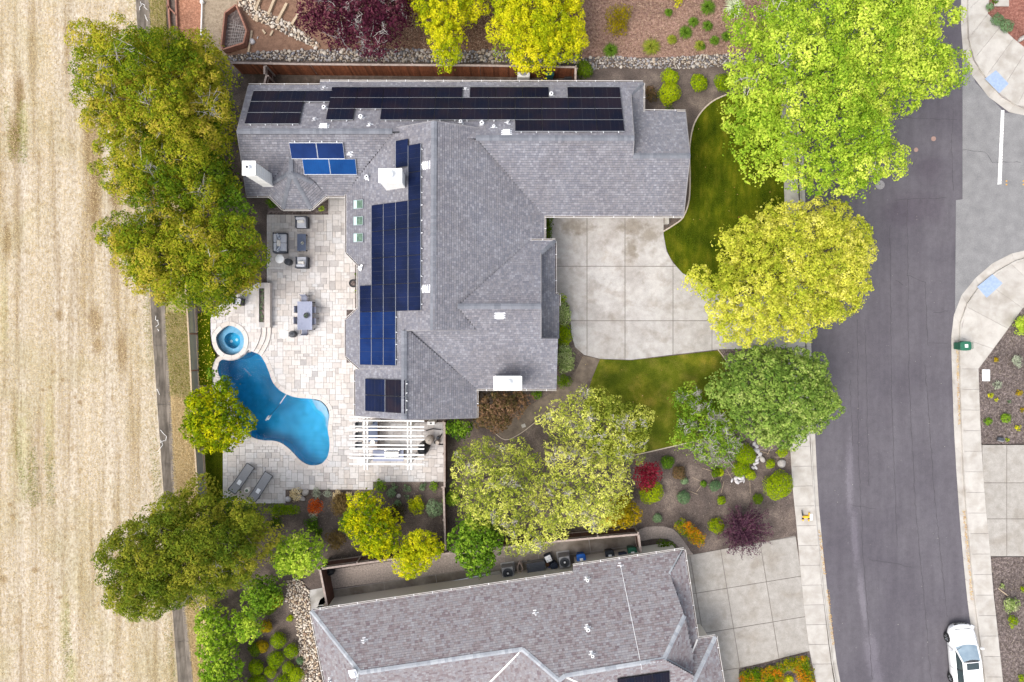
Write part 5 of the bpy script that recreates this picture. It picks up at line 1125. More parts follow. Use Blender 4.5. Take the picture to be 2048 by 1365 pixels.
# ------------------------------------------------------------------ stones
def stone_meshes(m, n=6, seed=1):
    out = []; r_ = random.Random(seed)
    for i in range(n):
        bm = bmesh.new(); bmesh.ops.create_icosphere(bm, subdivisions=2, radius=1.0)
        ph = [r_.uniform(0, 6.28) for _ in range(6)]
        for v in bm.verts:
            c = v.co; f = 1 + .14*math.sin(2*c.x+ph[0]) + .12*math.sin(2.3*c.y+ph[1]) + .1*math.sin(2.7*c.z+ph[2]+c.x); v.co = Vector((c.x*f, c.y*f*(.72+.2*math.sin(ph[3])), c.z*f*.6))
        me = bpy.data.meshes.new('stone'); bm.to_mesh(me); bm.free(); me.materials.append(M[m]); me.polygons.foreach_set('use_smooth', [True]*len(me.polygons)); out.append(me)
    return out
ST = {m: stone_meshes(m) for m in ('stone', 'stone_warm', 'boulder', 'pale_boulder')}
def stone_bed(root_name, label, poly_px, m, n, rmin, rmax, singles, base='earth'):
    poly = W2(poly_px); root = tag(sheet(root_name, poly, .004, M[base], -.05), label, 'stone border'); x, y = scatter(poly, n*3); keep = []; cell = {}
    for i in range(len(x)):
        r = rmin + (rmax-rmin)*random.random()**1.6; key = (int(x[i]/.3), int(y[i]/.3)); ok = True
        for a in (-1,0,1):
            for b in (-1,0,1):
                for (qx, qy, qr) in cell.get((key[0]+a, key[1]+b), ()):
                    if (x[i]-qx)**2 + (y[i]-qy)**2 < ((r+qr)*.72)**2: ok = False; break
        if ok: keep.append((x[i], y[i], r)); cell.setdefault(key, []).append((x[i], y[i], r))
        if len(keep) >= n: break
    keep.sort(key=lambda t: -t[2]); rest_v = []; rest_f = []; nv = 0
    for i, (a, b, r) in enumerate(keep):
        me = random.choice(ST[m]); rz_ = random.uniform(0, 6.28); k = r*random.uniform(.9,1.15)
        if i < singles: me_obj('stone', me, root, (a, b, .01 + r*.3), (0,0,rz_), (k, k, k*.9))
        else:
            ca, sa = math.cos(rz_)*k, math.sin(rz_)*k; rest_v += [(a + v.co.x*ca - v.co.y*sa, b + v.co.x*sa + v.co.y*ca, .01 + r*.3 + v.co.z*k) for v in me.vertices]
            rest_f += [tuple(q + nv for q in p.vertices) for p in me.polygons]; nv += len(me.vertices)
    if rest_v: mesh_obj('small_stones', rest_v, rest_f, M[m], root, True, 'stuff')
    return root
stone_bed('cobble_border', 'long cobble border running behind the redwood fence', [(455,112),(520,104),(600,101),(700,98),(850,99),(1000,104),(1160,110),(1160,128),(1000,126),(800,124),(640,123),(500,119),(462,122)], 'stone', 1500, .06, .15, 250)
stone_bed('dry_creek', 'pale river rock creek bed beside the bark mulch', [(1165,117),(1230,113),(1300,118),(1400,111),(1470,108),(1520,108),(1520,128),(1460,132),(1380,138),(1300,137),(1220,136),(1180,142),(1168,132)], 'stone', 900, .05, .13, 200)
stone_bed('rock_edging', 'rock edging running diagonally past the timber steps', [(470,-20),(497,-20),(520,18),(560,38),(600,60),(640,88),(634,98),(590,78),(545,55),(505,38),(480,12)], 'stone_warm', 420, .06, .17, 160)
stone_bed('river_rock_strip', 'tan river rock strip along the side of the mauve house', [(575,1160),(600,1158),(618,1180),(622,1225),(632,1290),(642,1365),(660,1480),(620,1480),(605,1365),(598,1300),(592,1240),(572,1200)], 'stone_warm', 1300, .045, .12, 200)
for px, py, r, m, lb in ((600,995,.38,'boulder','long grey boulder at the corner of the garden bed'),(611,985,.26,'boulder','rounder boulder touching the patio edge step'),(577,998,.20,'pale_boulder','small pale boulder beside the patio corner'),
    (1563,926,.30,'boulder','tan boulder between round shrubs by the pavement'),(1523,918,.26,'boulder','larger tan boulder at the end of the white stone row'),(2044,77,.32,'boulder','grey boulder at the right edge in red mulch'),
    (798,992,.16,'boulder','small brown boulder among the seedlings of the garden bed'),(505,83,.22,'pale_boulder','pale flat rock on the clay terrace'),(515,76,.10,'pale_boulder','small pale rock on the clay terrace')):
    o = tag(me_obj('boulder', random.choice(ST[m]), None, W(px, py, r*.25), (0,0,random.uniform(0,6)), (r, r, r)), lb, 'boulder')
row = [(1508,888),(1513,893),(1511,900),(1516,903),(1520,908),(1517,913),(1514,920),(1513,927),(1509,929),(1511,935),(1506,936),(1464,962),(1472,957),(1474,964),(1480,957),(1481,963),(1486,956),(1488,963)]
wr = thing('white_stone_row', 'row of pale stones curving round the clipped shrubs', 'stone border', W(1500,925))
for px, py in row: r = random.uniform(.11,.16); me_obj('stone', random.choice(ST['pale_boulder']), wr, W(px, py, r*.3), (0,0,random.uniform(0,6)), (r*1.2, r, r*.9))
M['mow'] = mat('mow_strip_concrete', [(.3, C(.40,.33,.26)), (.7, C(.52,.44,.36))], 6, 5)
def edging(name, label, pts, w=.09):
    p = smooth_loop(W2(pts), 4, False); k = MB()
    for a, b in zip(p[:-1], p[1:]): d = math.dist(a, b); k.box(((a[0]+b[0])/2, (a[1]+b[1])/2, .0), (d+.02, w, .05), math.atan2(b[1]-a[1], b[0]-a[0]))
    return tag(k.obj(name, M['mow']), label, 'edging')
edging('lawn_edging', 'thin concrete edging curving round the front lawn', LAWN_N[:10]); edging('lawn_edging', 'thin edging at the bottom of the side lawn', [(1470,862),(1400,880),(1290,906),(1235,916)], .06); edging('lawn_edging', 'short edging at the right end of the side lawn', [(1436,700),(1452,722),(1466,755)], .06)
edging('bed_edging', 'brown edging curving below the olive trees to the path', [(985,862),(1010,880),(1040,868),(1075,842),(1120,815)], .05)
# bay bed beside the patio
zone('bay_window_bed', [(535,392),(656,392),(656,429),(535,429)], 0.0, 'dark_bark'); zone('house_side_soil', [(478,150),(500,392),(534,392),(534,565),(470,500),(455,300)], -.009, 'soil')
zone('wall_bed', [(693,620),(716,620),(716,645),(693,645)], .0275, 'dark_bark', z0=.02); zone('wall_bed', [(693,708),(716,708),(716,726),(693,726)], .0275, 'dark_bark', z0=.02); zone('wall_bed', [(710,525),(722,525),(722,620),(710,620)], .0275, 'dark_bark', z0=.02)
# ------------------------------------------------------------------ bins, equipment, boxes
M['bin_green'] = mat('green_bin', C(.02,.11,.065), rough=.5); M['bin_blue'] = mat('blue_bin', C(.012,.10,.40), rough=.45); M['bin_black'] = mat('black_bin', C(.02,.024,.03), rough=.5); M['bin_navy'] = mat('navy_lid', C(.022,.03,.05), rough=.5)
M['sticker'] = mat('white_label', C(.70,.70,.70)); M['ac_grey'] = mat('unit_grey', C(.26,.26,.27), rough=.5); M['fan_black'] = mat('fan_black', C(.008,.009,.011), rough=.5); M['blue_plastic'] = mat('royal_blue_plastic', C(.01,.025,.36), rough=.4)
M['teal'] = mat('teal_bin', C(.01,.07,.075), rough=.5)
def wheelie(px, py, rz, m, label, sticker=True, z=-.01):
    o = W(px, py, z); t = thing('wheeled_bin', label, 'wheelie bin', o, 'wheeled bins'); L = Loc(o, rz); k = MB(); rings = []
    for zz, w, d, y in ((.06,.46,.48,0),(.5,.52,.58,.01),(.95,.58,.70,.03),(1.0,.60,.72,.03)):
        rings.append([L.p(sx*w/2*c1, y + sy*d/2*c2, zz) for sx, sy, c1, c2 in ((-1,-1,.85,1),(1,-1,.85,1),(1,-1,1,.85),(1,1,1,.85),(1,1,.85,1),(-1,1,.85,1),(-1,1,1,.85),(-1,-1,1,.85))])
    k.loft(rings); k.obj('body', M[m], t); k = MB(); rings = []
    for zz, s in ((1.005,1.0),(1.03,1.02),(1.07,.92),(1.085,.6)): rings.append([L.p(.31*s*math.copysign(abs(math.cos(a))**.5, math.cos(a)), .03+.38*s*math.copysign(abs(math.sin(a))**.5, math.sin(a)), zz) for a in [2*math.pi*i/24 for i in range(24)]])
    k.loft(rings); ld = k.obj('lid', M[m], t); k = MB(); k.tube([L.p(-.2,-.38,1.0), L.p(-.2,-.46,1.0), L.p(.2,-.46,1.0), L.p(.2,-.38,1.0)], .02, 6); k.obj('handle', M[m], t)
    for s in (-1,1): k = MB(); k.lathe((0,0,-.04), [(.12,0),(.13,.02),(.13,.06),(.1,.08)], 14); q = MB(); q.add([L.p(s*.27+v[2], -.28+v[1], .13+v[0]) for v in k.v], k.f); q.obj('wheel', M['black'], t)
    if sticker: k = MB(); k.add([L.p(x, y, 1.089) for x, y in ((-.11,-.08),(.11,-.08),(.11,.14),(-.11,.14))], [(0,1,2,3)]); k.obj('label_sticker', M['sticker'], ld)
    return t
wheelie(1913, 692, R(92), 'bin_green', 'green wheeled bin standing alone at the kerb', True, -.13)
wheelie(1160, 1111, R(8), 'bin_blue', 'blue wheeled bin with white label beside the mauve house'); wheelie(1216, 1104, R(8), 'bin_black', 'black wheeled bin between the blue bin and the gate'); wheelie(1260, 1098, R(6), 'bin_green', 'dark green wheeled bin next to the service gate'); wheelie(1242, 1108, R(8), 'bin_navy', 'navy wheeled bin half under the eave of the mauve house', False)
wheelie(1098, 154, 0, 'teal', 'teal wheeled bin behind the house by the redwood fence', False); 
def ac_unit(px, py, rz, label, w=.8, h=.85):
    o = W(px, py, .0); t = thing('air_conditioner', label, 'air conditioner', o, 'air conditioning units'); L = Loc(o, rz)
    k = MB(); L.box(k, (0,0,.03), (w+.15,w+.15,.06)); k.obj('pad', M['pale_path'], t); k = MB(); L.rbox(k, (0,0,.06+h/2), (w,w,h), .05); k.obj('casing', M['ac_grey'], t)
    c = L.p(0,0,.06+h); MB().lathe(c, [(w*.43,.004),(w*.43,.02),(w*.38,.02),(w*.38,.006)], 28).obj('fan_ring', M['metal_dark'], t); MB().lathe(c, [(w*.38,.002),(w*.1,.005),(.01,.006)], 28).obj('fan_well', M['fan_black'], t); MB().lathe(c, [(.07,.005),(.07,.05),(.03,.06)], 14).obj('fan_hub', M['flash'], t)
    for i in range(3): a = i*2.09; k = MB(); k.box((c[0]+math.cos(a)*w*.2, c[1]+math.sin(a)*w*.2, c[2]+.012), (w*.3,.1,.006), a); k.obj('fan_blade', M['metal_dark'], t)
    g = MB()
    for i in range(1,4): rr = w*.38*i/4; g.lathe((c[0],c[1],c[2]+.03), [(rr-.006,0),(rr+.006,0),(rr+.006,.006),(rr-.006,.006)], 24)
    g.obj('fan_guard', M['metal_dark'], t)
ac_unit(1016, 1138, R(8), 'grey air conditioner with round fan beside the coiled hose'); ac_unit(1127, 1115, R(8), 'grey air conditioner beside the blue wheeled bin', .75, 1.0)
o = W(1047, 153, .0); t = thing('air_conditioner', 'pale boxed air conditioner below the yellow tree by the fence', 'air conditioner', o, 'air conditioning units'); k = MB(); k.rbox(o + Vector((0,0,.45)), (.85,.75,.8), .06); k.obj('casing', M['white'], t); MB().lathe(o + Vector((0,0,.85)), [(.3,.002),(.3,.02),(.28,.02),(.02,.02)], 24).obj('fan_grille', M['ac_grey'], t)
o = W(1072, 1130, 0); t = thing('storage_box', 'dark grey plastic storage box with ribbed lid beside the mauve house', 'storage box', o); L = Loc(o, R(8)); k = MB(); L.rbox(k, (0,0,.33), (1.2,.72,.62), .03); k.obj('box', M['ac_grey'], t)
M['lid_grey'] = mat('charcoal_lid', C(.075,.08,.095), rough=.6)
for i in range(7): k = MB(); L.box(k, (0,-.36+.105*(i+.5),.66), (1.26,.098,.05)); k.obj('lid_rib', M['lid_grey'], t)
k = MB(); o = W(1040, 1134, 0); t = thing('hose_coil', 'loosely coiled pale garden hose between the grey units', 'hose', o); pts = []
for i in range(140): a = i*.37; pts.append(o + Vector((math.cos(a)*(.16+.05*math.sin(i*.7)), math.sin(a)*(.36+.1*math.sin(i*.31)), .03 + i*.0035 + .02*math.sin(i*1.3))))
k.tube(pts, .018, 5); k.obj('hose', mat('hose_cream', C(.46,.36,.30)), t)
o = W(1103, 1142, 0); t = thing('wading_pool', 'royal blue plastic tub beside the grey storage box', 'tub', o); MB().lathe(o, [(.26,0),(.36,.22),(.40,.24),(.40,.27),(.33,.26),(.24,.06)], 26).obj('tub', M['blue_plastic'], t)
o = W(1107, 1127, 0); t = thing('water_barrel', 'dark navy barrel standing behind the royal blue tub', 'barrel', o); MB().lathe(o, [(.24,0),(.28,.3),(.26,.66),(.25,.7),(.05,.72)], 22).obj('drum', M['bin_navy'], t)
o = W(1096, 1113, 0); t = thing('cooler', 'navy cooler with square white lid by the storage box', 'cooler', o); L = Loc(o, R(25)); k = MB(); L.rbox(k, (0,0,.25), (.5,.5,.5), .06); k.obj('body', M['bin_navy'], t); k = MB(); L.rbox(k, (0,0,.54), (.42,.44,.08), .035); ld = k.obj('lid', M['flash'], t)
for x, y in ((-.1,-.1),(.1,-.08),(.08,.1)): k = MB(); L.box(k, (x,y,.584), (.05,.04,.01)); k.obj('latch', M['ac_grey'], ld)
o = W(1094, 1127, 0); t = thing('terracotta_pot', 'small brown pot beside the navy barrel', 'pot', o); MB().lathe(o, [(.07,0),(.11,.22),(.12,.25),(.09,.25),(.08,.2)], 14).obj('pot', mat('terracotta', C(.25,.12,.06)), t)
t = thing('ladder', 'long aluminium ladder lying along the wall of the mauve house', 'ladder', W(940,1160)); a, b = W(897,1170,.08), W(983,1153,.08); d = (b-a).normalized(); s = Vector((-d.y,d.x,0))
for q in (-1,1): MB().tube([a + s*q*.19, b + s*q*.19], .04, 6).obj('stile', M['rail'], t)
for i in range(10): p = a + (b-a)*((i+.5)/10); MB().tube([p - s*.19, p + s*.19], .018, 6).obj('rung', M['rail'], t)
o = W(992, 1151, 0); t = tag(MB().box(o + Vector((0,0,.06)), (.68,.6,.12), R(8)).obj('concrete_pad', M['concrete']), 'square pale concrete pad beside the air conditioner', 'concrete pad')
# small odds and ends round the houses
o = W(1140, 152, 0); t = thing('folded_chairs', 'dark folded chairs leaning at the right end of the redwood fence', 'folded chair', o)
for i in range(3): k = MB(); k.tube([o + Vector((-.5+.1*i,-.35,0)), o + Vector((.15+.1*i,.4,.9))], .03, 6); k.tube([o + Vector((-.3+.1*i,-.4,0)), o + Vector((.3+.1*i,.35,.9))], .03, 6); k.obj('frame', M['metal_dark'], t)
o = W(1301.5+30, 441, 0); t = tag(MB().rbox(o + Vector((0,0,.2)), (.28,.62,.45), .02).obj('utility_box', M['concrete']), 'pale utility box at the driveway corner by the garage', 'utility box')
k = MB(); o = W(1416,1291); MB()
t = tag(MB().prism(W2([(1395,1266),(1408,1264),(1412,1276),(1396,1279)], .02), -.01, .03).obj('corner_pad', M['white']), 'small white pad in the driveway corner of the mauve house', 'concrete pad')
tag(MB().rbox(W(1972,751,.03), (.52,.80,.07), .02).obj('inspection_cover', M['flash']), 'white utility lid in the dark mulch beside the pavement', 'utility lid'); tag(MB().rbox(W(2003,6,.03), (1.0,.5,.08), .02).obj('inspection_cover', M['concrete']), 'pale concrete lid in the red mulch at the top corner', 'utility lid')
o = W(1998, 878, 0); t = thing('path_light', 'small dark spotlight at the bottom of the mulch bed', 'garden light', o); k = MB(); k.box(o + Vector((0,0,.15)), (.42,.22,.16), R(-8)); k.obj('housing', M['metal_dark'], t); k = MB(); k.box(o + Vector((0,-.13,.16)), (.40,.05,.12), R(-8)); k.obj('lens', M['ac_grey'], t); MB().tube([o, o + Vector((0,0,.1))], .03, 6).obj('stake', M['metal_dark'], t)
tag(MB().box(W(1047,852,.02), (.28,.24,.04), R(20)).obj('stepping_stone', M['concrete']), 'square pale stepping stone beside the brown shrub', 'stepping stone')
# yellow figure with a dark flag on the pavement
o = W(1611, 1033, .014); t = thing('street_warning_figure', 'small yellow plastic figure with black flag pole on the pavement', 'warning figure', o); M['yellow'] = mat('yellow_plastic', C(.72,.40,.03), rough=.4)
k = MB(); k.rbox(o + Vector((.34,-.05,.02)), (.30,.44,.04), .015); k.obj('base', M['flash'], t); k = MB(); k.rbox(o + Vector((.0,-.02,.10)), (.46,.18,.16), .05); k.obj('body', M['yellow'], t)
for dx, dy, s in ((.22,.17,(.09,.22,.1)),(-.2,-.2,(.1,.2,.1)),(.2,-.22,(.1,.2,.1))): k = MB(); k.rbox(o + Vector((dx,dy,.08)), s, .03); k.obj('limb', M['yellow'], t)
for dx, dy in ((-.22,-.14),(.17,-.13)): k = MB(); k.rbox(o + Vector((dx,dy,.12)), (.13,.11,.12), .03); k.obj('shoe', M['black'], t)
MB().tube([o + Vector((-.22,.06,.1)), o + Vector((-.28,.28,.14)), o + Vector((-.31,.46,.16))], [.05,.045,.03], 8).obj('flag_pole', M['black'], t)

# ------------------------------------------------------------------ parked car
M['carpaint'] = mat('white_car_paint', C(.80,.80,.80), rough=.25, spec=.5, coat=.6); M['carglass'] = mat('car_glass', [(.3, C(.20,.27,.33)), (.7, C(.30,.38,.44))], 1.5, 3, rough=.06, spec=.8); M['darkglass'] = mat('dark_car_glass', C(.03,.045,.05), rough=.05, spec=.8)
M['tyre'] = mat('tyre_rubber', C(.02,.02,.021)); M['alloy'] = mat('alloy_wheel', C(.45,.46,.48), rough=.3, metal=.8); M['lamp'] = mat('lamp_lens', C(.55,.57,.60), rough=.08, spec=.8); M['redlamp'] = mat('tail_lamp', C(.35,.02,.02), rough=.15)
hd = Vector((-.092,.996,0)).normalized(); front = Vector((30.62,-19.32,0)); ctr = front - hd*2.35; ctr.z = -.15
car = thing('parked_car', 'white sedan parked at the kerb by the bottom edge', 'car', ctr); rzc = math.atan2(hd.y, hd.x); LC = Loc(ctr, rzc)
st = [(2.36,.26,.52,.42),(2.33,.46,.60,.34),(2.27,.60,.65,.28),(2.16,.71,.70,.24),(2.0,.79,.745,.22),(1.8,.85,.785,.2),(1.5,.89,.84,.2),(1.05,.91,.92,.2),(.6,.915,.96,.2),(0,.92,.97,.2),(-.8,.92,.99,.2),(-1.4,.91,1.0,.2),(-1.9,.88,1.0,.22),(-2.2,.80,.97,.26),(-2.32,.68,.9,.32),(-2.36,.45,.8,.4)]
rings = []
for x, w, zt_, zb in st:
    half = [(w*.90,zb),(w*.985,zb+.12),(w,zt_*.62),(w*.985,zt_*.8),(w*.94,zt_-.05),(w*.80,zt_),(w*.4,zt_+.03),(0,zt_+.04)]
    rings.append([LC.p(x, y, z) for y, z in half] + [LC.p(x, -y, z) for y, z in half[::-1][1:]])
k = MB(); k.loft(rings); body = k.obj('body', M['carpaint'], car, True)
RF = [(.15,.60),(-.5,.62),(-1.25,.585)]
k = MB(); v = []
for x, w in RF:
    for y, dz in ((-w,-.02),(-w*.6,.03),(0,.045),(w*.6,.03),(w,-.02)): v.append(LC.p(x, y, 1.43+dz))
k.add(v, [(i*5+j, i*5+j+1, i*5+j+6, i*5+j+5) for i in range(2) for j in range(4)]); k.obj('roof', M['carpaint'], car, True)
def quadgrid(p00, p01, p10, p11, bulge, n=6):
    v = []
    for i in range(n+1):
        for j in range(n+1):
            s, t_ = i/n, j/n; a = Vector(p00).lerp(Vector(p01), t_); b = Vector(p10).lerp(Vector(p11), t_); p = a.lerp(b, s); off = bulge*(1-(2*t_-1)**2); v.append((p.x + hd.x*off, p.y + hd.y*off, p.z + abs(bulge)*.25*(1-(2*t_-1)**2)))
    return v, [(i*(n+1)+j, i*(n+1)+j+1, (i+1)*(n+1)+j+1, (i+1)*(n+1)+j) for i in range(n) for j in range(n)]
k = MB(); k.add(*quadgrid(LC.p(.98,-.74,.93), LC.p(.98,.74,.93), LC.p(.17,-.59,1.405), LC.p(.17,.59,1.405), .14)); k.obj('windscreen', M['carglass'], car, True)
k = MB(); k.add(*quadgrid(LC.p(-1.27,-.57,1.40), LC.p(-1.27,.57,1.40), LC.p(-1.85,-.68,1.0), LC.p(-1.85,.68,1.0), -.1)); k.obj('rear_window', M['darkglass'], car, True)
for s in (-1,1):
    for a, b, nm in (((.86,.05),(-.42,-.42),'side_window'),((-.48,-.48),(-1.70,-1.28),'side_window')):
        k = MB(); k.add([LC.p(a[0], s*.79, .965), LC.p(b[0], s*.80, .985), LC.p(b[1], s*.605, 1.395), LC.p(a[1], s*.605, 1.395)], [(0,1,2,3)]); k.obj(nm, M['darkglass'], car)
    MB().tube([LC.p(1.02,s*.77,.92), LC.p(.16,s*.60,1.415), LC.p(-1.26,s*.59,1.41), LC.p(-1.92,s*.72,1.0)], .05, 6).obj('roof_pillar', M['carpaint'], car)
    MB().tube([LC.p(-.45,s*.80,.97), LC.p(-.45,s*.605,1.40)], .035, 6).obj('door_pillar', M['black'], car)
    k = MB(); k.rbox(LC.p(.78,s*1.03,1.0), (.14,.24,.15), .04, rzc); mr = k.obj('wing_mirror', M['carpaint'], car)
    k = MB(); k.rbox(LC.p(2.12,s*.66,.685), (.34,.26,.10), .035, rzc + s*.5); k.obj('headlight', M['lamp'], car)
    k = MB(); k.rbox(LC.p(-2.22,s*.66,.82), (.2,.3,.16), .04, rzc); k.obj('tail_light', M['redlamp'], car)
    MB().tube([LC.p(2.02,s*.35,.805), LC.p(1.5,s*.52,.875), LC.p(1.05,s*.72,.94)], .012, 5).obj('bonnet_crease', M['carpaint'], car)
    for x in (1.42,-1.36):
        k = MB(); k.lathe((0,0,0), [(.22,-.1),(.31,-.1),(.335,-.06),(.335,.06),(.31,.1),(.22,.1)], 24); q = MB(); q.add([LC.p(x+v_[0], s*.83+v_[2], .335+v_[1]) for v_ in k.v], k.f); wh = q.obj('wheel', M['tyre'], car, True)
        k = MB(); k.lathe((0,0,0), [(.215,-.06),(.225,.085),(.2,.09),(.06,.075),(.04,.09)], 20); q = MB(); q.add([LC.p(x+v_[0], s*(.83+v_[2]) , .335+v_[1]) for v_ in k.v], k.f); q.obj('rim', M['alloy'], wh)
        k = MB()
        for i in range(5): a = i*1.257; k.tube([LC.p(x+.05*math.cos(a), s*.925, .335+.05*math.sin(a)), LC.p(x+.2*math.cos(a), s*.93, .335+.2*math.sin(a))], .022, 5)
        k.obj('spokes', M['alloy'], wh)
k = MB(); k.rbox(LC.p(-.12,0,1.478), (.44,.82,.014), .006, rzc); k.obj('sunroof', M['darkglass'], car)
k = MB(); k.rbox(LC.p(2.305,0,.52), (.09,.9,.16), .03, rzc); k.obj('grille', M['black'], car); k = MB(); k.box(LC.p(2.1,0,.757), (.03,1.0,.012), rzc); k.obj('bonnet_gap', M['black'], car)
k = MB(); k.box(LC.p(.72,0,1.085), (.14,.22,.04), rzc); k.obj('mirror_mount', M['black'], car)
for s in (-1,1):                     # panel gaps of doors, bonnet and boot
    for x in (.92,-.45,-1.55): MB().tube([LC.p(x,s*.925,.42), LC.p(x-.02,s*.925,.72), LC.p(x-.05,s*.885,.95)], .009, 4).obj('panel_gap', M['black'], car)
    MB().tube([LC.p(2.12,s*.52,.745), LC.p(1.6,s*.70,.855), LC.p(1.06,s*.82,.925)], .008, 4).obj('panel_gap', M['black'], car)
    for x in (.05,-.95): MB().tube([LC.p(x,s*.95,.82), LC.p(x-.22,s*.95,.82)], .018, 5).obj('door_handle', M['carpaint'], car)
    MB().tube([LC.p(-1.9,s*.66,1.005), LC.p(-2.25,s*.6,.965)], .008, 4).obj('panel_gap', M['black'], car)
for s in (-.35,.3): MB().tube([LC.p(1.02,s,.985), LC.p(.86,s+.45,1.06)], .012, 5).obj('wiper', M['black'], car)
# ------------------------------------------------------------------ planting
def Ls(*cs): n = len(cs); return [(i/(n-1) if n > 1 else 0, C(*c)) for i, c in enumerate(cs)]
LM = {}
_leaf_mat = leaf_mat
def leaf_mat(name, stops, trans=.3):  # sunlit spring foliage: strong in yellow and green, weak in blue
    if any(w in name for w in ('lime', 'golden', 'acid')): k = (1.16, 1.13, 1.0)
    elif 'olive' in name: k = (1.28, 1.28, .8)
    elif 'blue_green' in name: k = (1.0, 1.0, .75)
    elif any(w in name for w in ('mid_green', 'citrus', 'boxwood', 'grass', 'groundcover', 'amber', 'flowering', 'weed', 'tuft')): k = (1.18, 1.18, .5)
    elif 'evergreen' in name: k = (1.3, 1.24, .6)
    else: k = (1.1, 1.1, 1.0)
    return _leaf_mat(name, [(p, C(*[min(.8, x*q) for x, q in zip(c[:3], k)])) for p, c in stops], trans)
LM['pine'] = leaf_mat('evergreen_leaf', Ls((.045,.09,.014),(.11,.17,.02),(.20,.235,.028),(.30,.29,.045),(.37,.30,.10)))
LM['pine_dark'] = leaf_mat('dark_evergreen_leaf', Ls((.045,.08,.018),(.09,.135,.026),(.16,.19,.034),(.25,.24,.06)))
LM['green'] = leaf_mat('mid_green_leaf', Ls((.035,.08,.018),(.08,.16,.03),(.15,.26,.045),(.26,.36,.09)))
LM['lime'] = leaf_mat('lime_leaf', Ls((.14,.26,.02),(.29,.43,.04),(.45,.57,.07),(.60,.66,.13)), .4)
LM['gold'] = leaf_mat('golden_leaf', Ls((.24,.31,.025),(.42,.46,.05),(.58,.57,.09),(.72,.67,.2)), .4)
LM['acid'] = leaf_mat('acid_yellow_leaf', Ls((.17,.24,.008),(.36,.41,.012),(.55,.54,.015),(.66,.60,.03)), .4)
LM['olive'] = leaf_mat('olive_leaf', Ls((.12,.16,.03),(.26,.30,.06),(.44,.46,.12),(.62,.61,.25)), .35)
LM['oak'] = leaf_mat('blue_green_leaf', Ls((.07,.14,.03),(.16,.26,.055),(.28,.38,.10),(.44,.50,.20)))
LM['citrus'] = leaf_mat('citrus_leaf', Ls((.05,.10,.012),(.15,.22,.014),(.30,.33,.016),(.52,.47,.02)))
LM['plum'] = leaf_mat('purple_leaf', Ls((.026,.006,.015),(.06,.013,.03),(.10,.024,.045),(.17,.065,.085)))
LM['plum2'] = leaf_mat('dusty_purple_leaf', Ls((.03,.013,.028),(.065,.027,.052),(.11,.045,.078),(.17,.09,.12)))
LM['maple'] = leaf_mat('crimson_leaf', Ls((.09,.008,.016),(.20,.014,.032),(.30,.03,.06)))
LM['fire'] = leaf_mat('orange_red_leaf', Ls((.16,.03,.008),(.36,.06,.012),(.50,.12,.02)))
LM['rust'] = leaf_mat('rusty_leaf', Ls((.05,.05,.018),(.12,.085,.04),(.20,.115,.07),(.27,.16,.11)))
LM['box'] = leaf_mat('boxwood_leaf', Ls((.07,.13,.008),(.16,.24,.012),(.27,.34,.018),(.40,.43,.035)))
LM['boxdark'] = leaf_mat('dark_boxwood_leaf', Ls((.03,.065,.01),(.06,.11,.014),(.11,.17,.02)))
LM['varieg'] = leaf_mat('variegated_leaf', Ls((.08,.14,.03),(.2,.28,.08),(.38,.44,.2),(.56,.58,.36)))
LM['sage'] = leaf_mat('sage_leaf', Ls((.06,.12,.06),(.12,.2,.10),(.22,.3,.18)))
LM['silver'] = leaf_mat('silver_leaf', Ls((.18,.21,.17),(.32,.35,.28),(.48,.50,.42)))
LM['amber'] = leaf_mat('amber_leaf', Ls((.12,.11,.01),(.28,.21,.015),(.42,.26,.03)))
LM['brownleaf'] = leaf_mat('brown_leaf', Ls((.07,.045,.02),(.13,.085,.035),(.2,.14,.06)))
LM['flower'] = leaf_mat('flowering_leaf', Ls((.06,.12,.012),(.13,.2,.015),(.30,.22,.02),(.52,.16,.02)))
LM['straw'] = leaf_mat('straw_blade', Ls((.40,.29,.15),(.56,.44,.27),(.70,.60,.42)), .2)
LM['stubble'] = leaf_mat('stubble_blade', Ls((.16,.11,.06),(.28,.21,.12),(.42,.33,.2)), .1)
LM['grass'] = leaf_mat('grass_blade', Ls((.045,.08,.014),(.085,.125,.022),(.16,.18,.04)), .3)
LM['weedg'] = leaf_mat('weed_blade', Ls((.10,.15,.03),(.2,.24,.06),(.36,.32,.14)), .3)
LM['tuft'] = leaf_mat('tuft_blade', Ls((.04,.09,.02),(.09,.17,.04),(.18,.27,.08)), .3)
LM['agave'] = leaf_mat('agave_blade', Ls((.28,.32,.20),(.42,.46,.32),(.55,.58,.44)), .1)
LM['ground'] = leaf_mat('groundcover_leaf', Ls((.05,.08,.01),(.10,.15,.012),(.19,.23,.02)))
LM['chip'] = leaf_mat('bark_chip', Ls((.10,.055,.04),(.22,.14,.105),(.38,.28,.22)), 0.0)
LM['chipd'] = leaf_mat('dark_bark_chip', Ls((.03,.022,.02),(.09,.07,.062),(.26,.22,.20)), 0.0)
LM['silverchip'] = leaf_mat('pale_speck', Ls((.2,.19,.19),(.4,.38,.36)), 0.0)
LM['litter'] = leaf_mat('fallen_leaf', Ls((.22,.09,.04),(.42,.25,.1),(.55,.45,.2)), 0.0)
M['trunk'] = mat('bark', [(.3, C(.10,.08,.065)), (.7, C(.20,.165,.135))], 8, 6, stretch=(4, 4, 1), bump=.5)
M['twig'] = mat('grey_twig', [(.3, C(.30,.27,.25)), (.7, C(.46,.43,.41))], 8, 4)
def unit(v): return v / (np.linalg.norm(v, axis=-1, keepdims=True) + 1e-9)
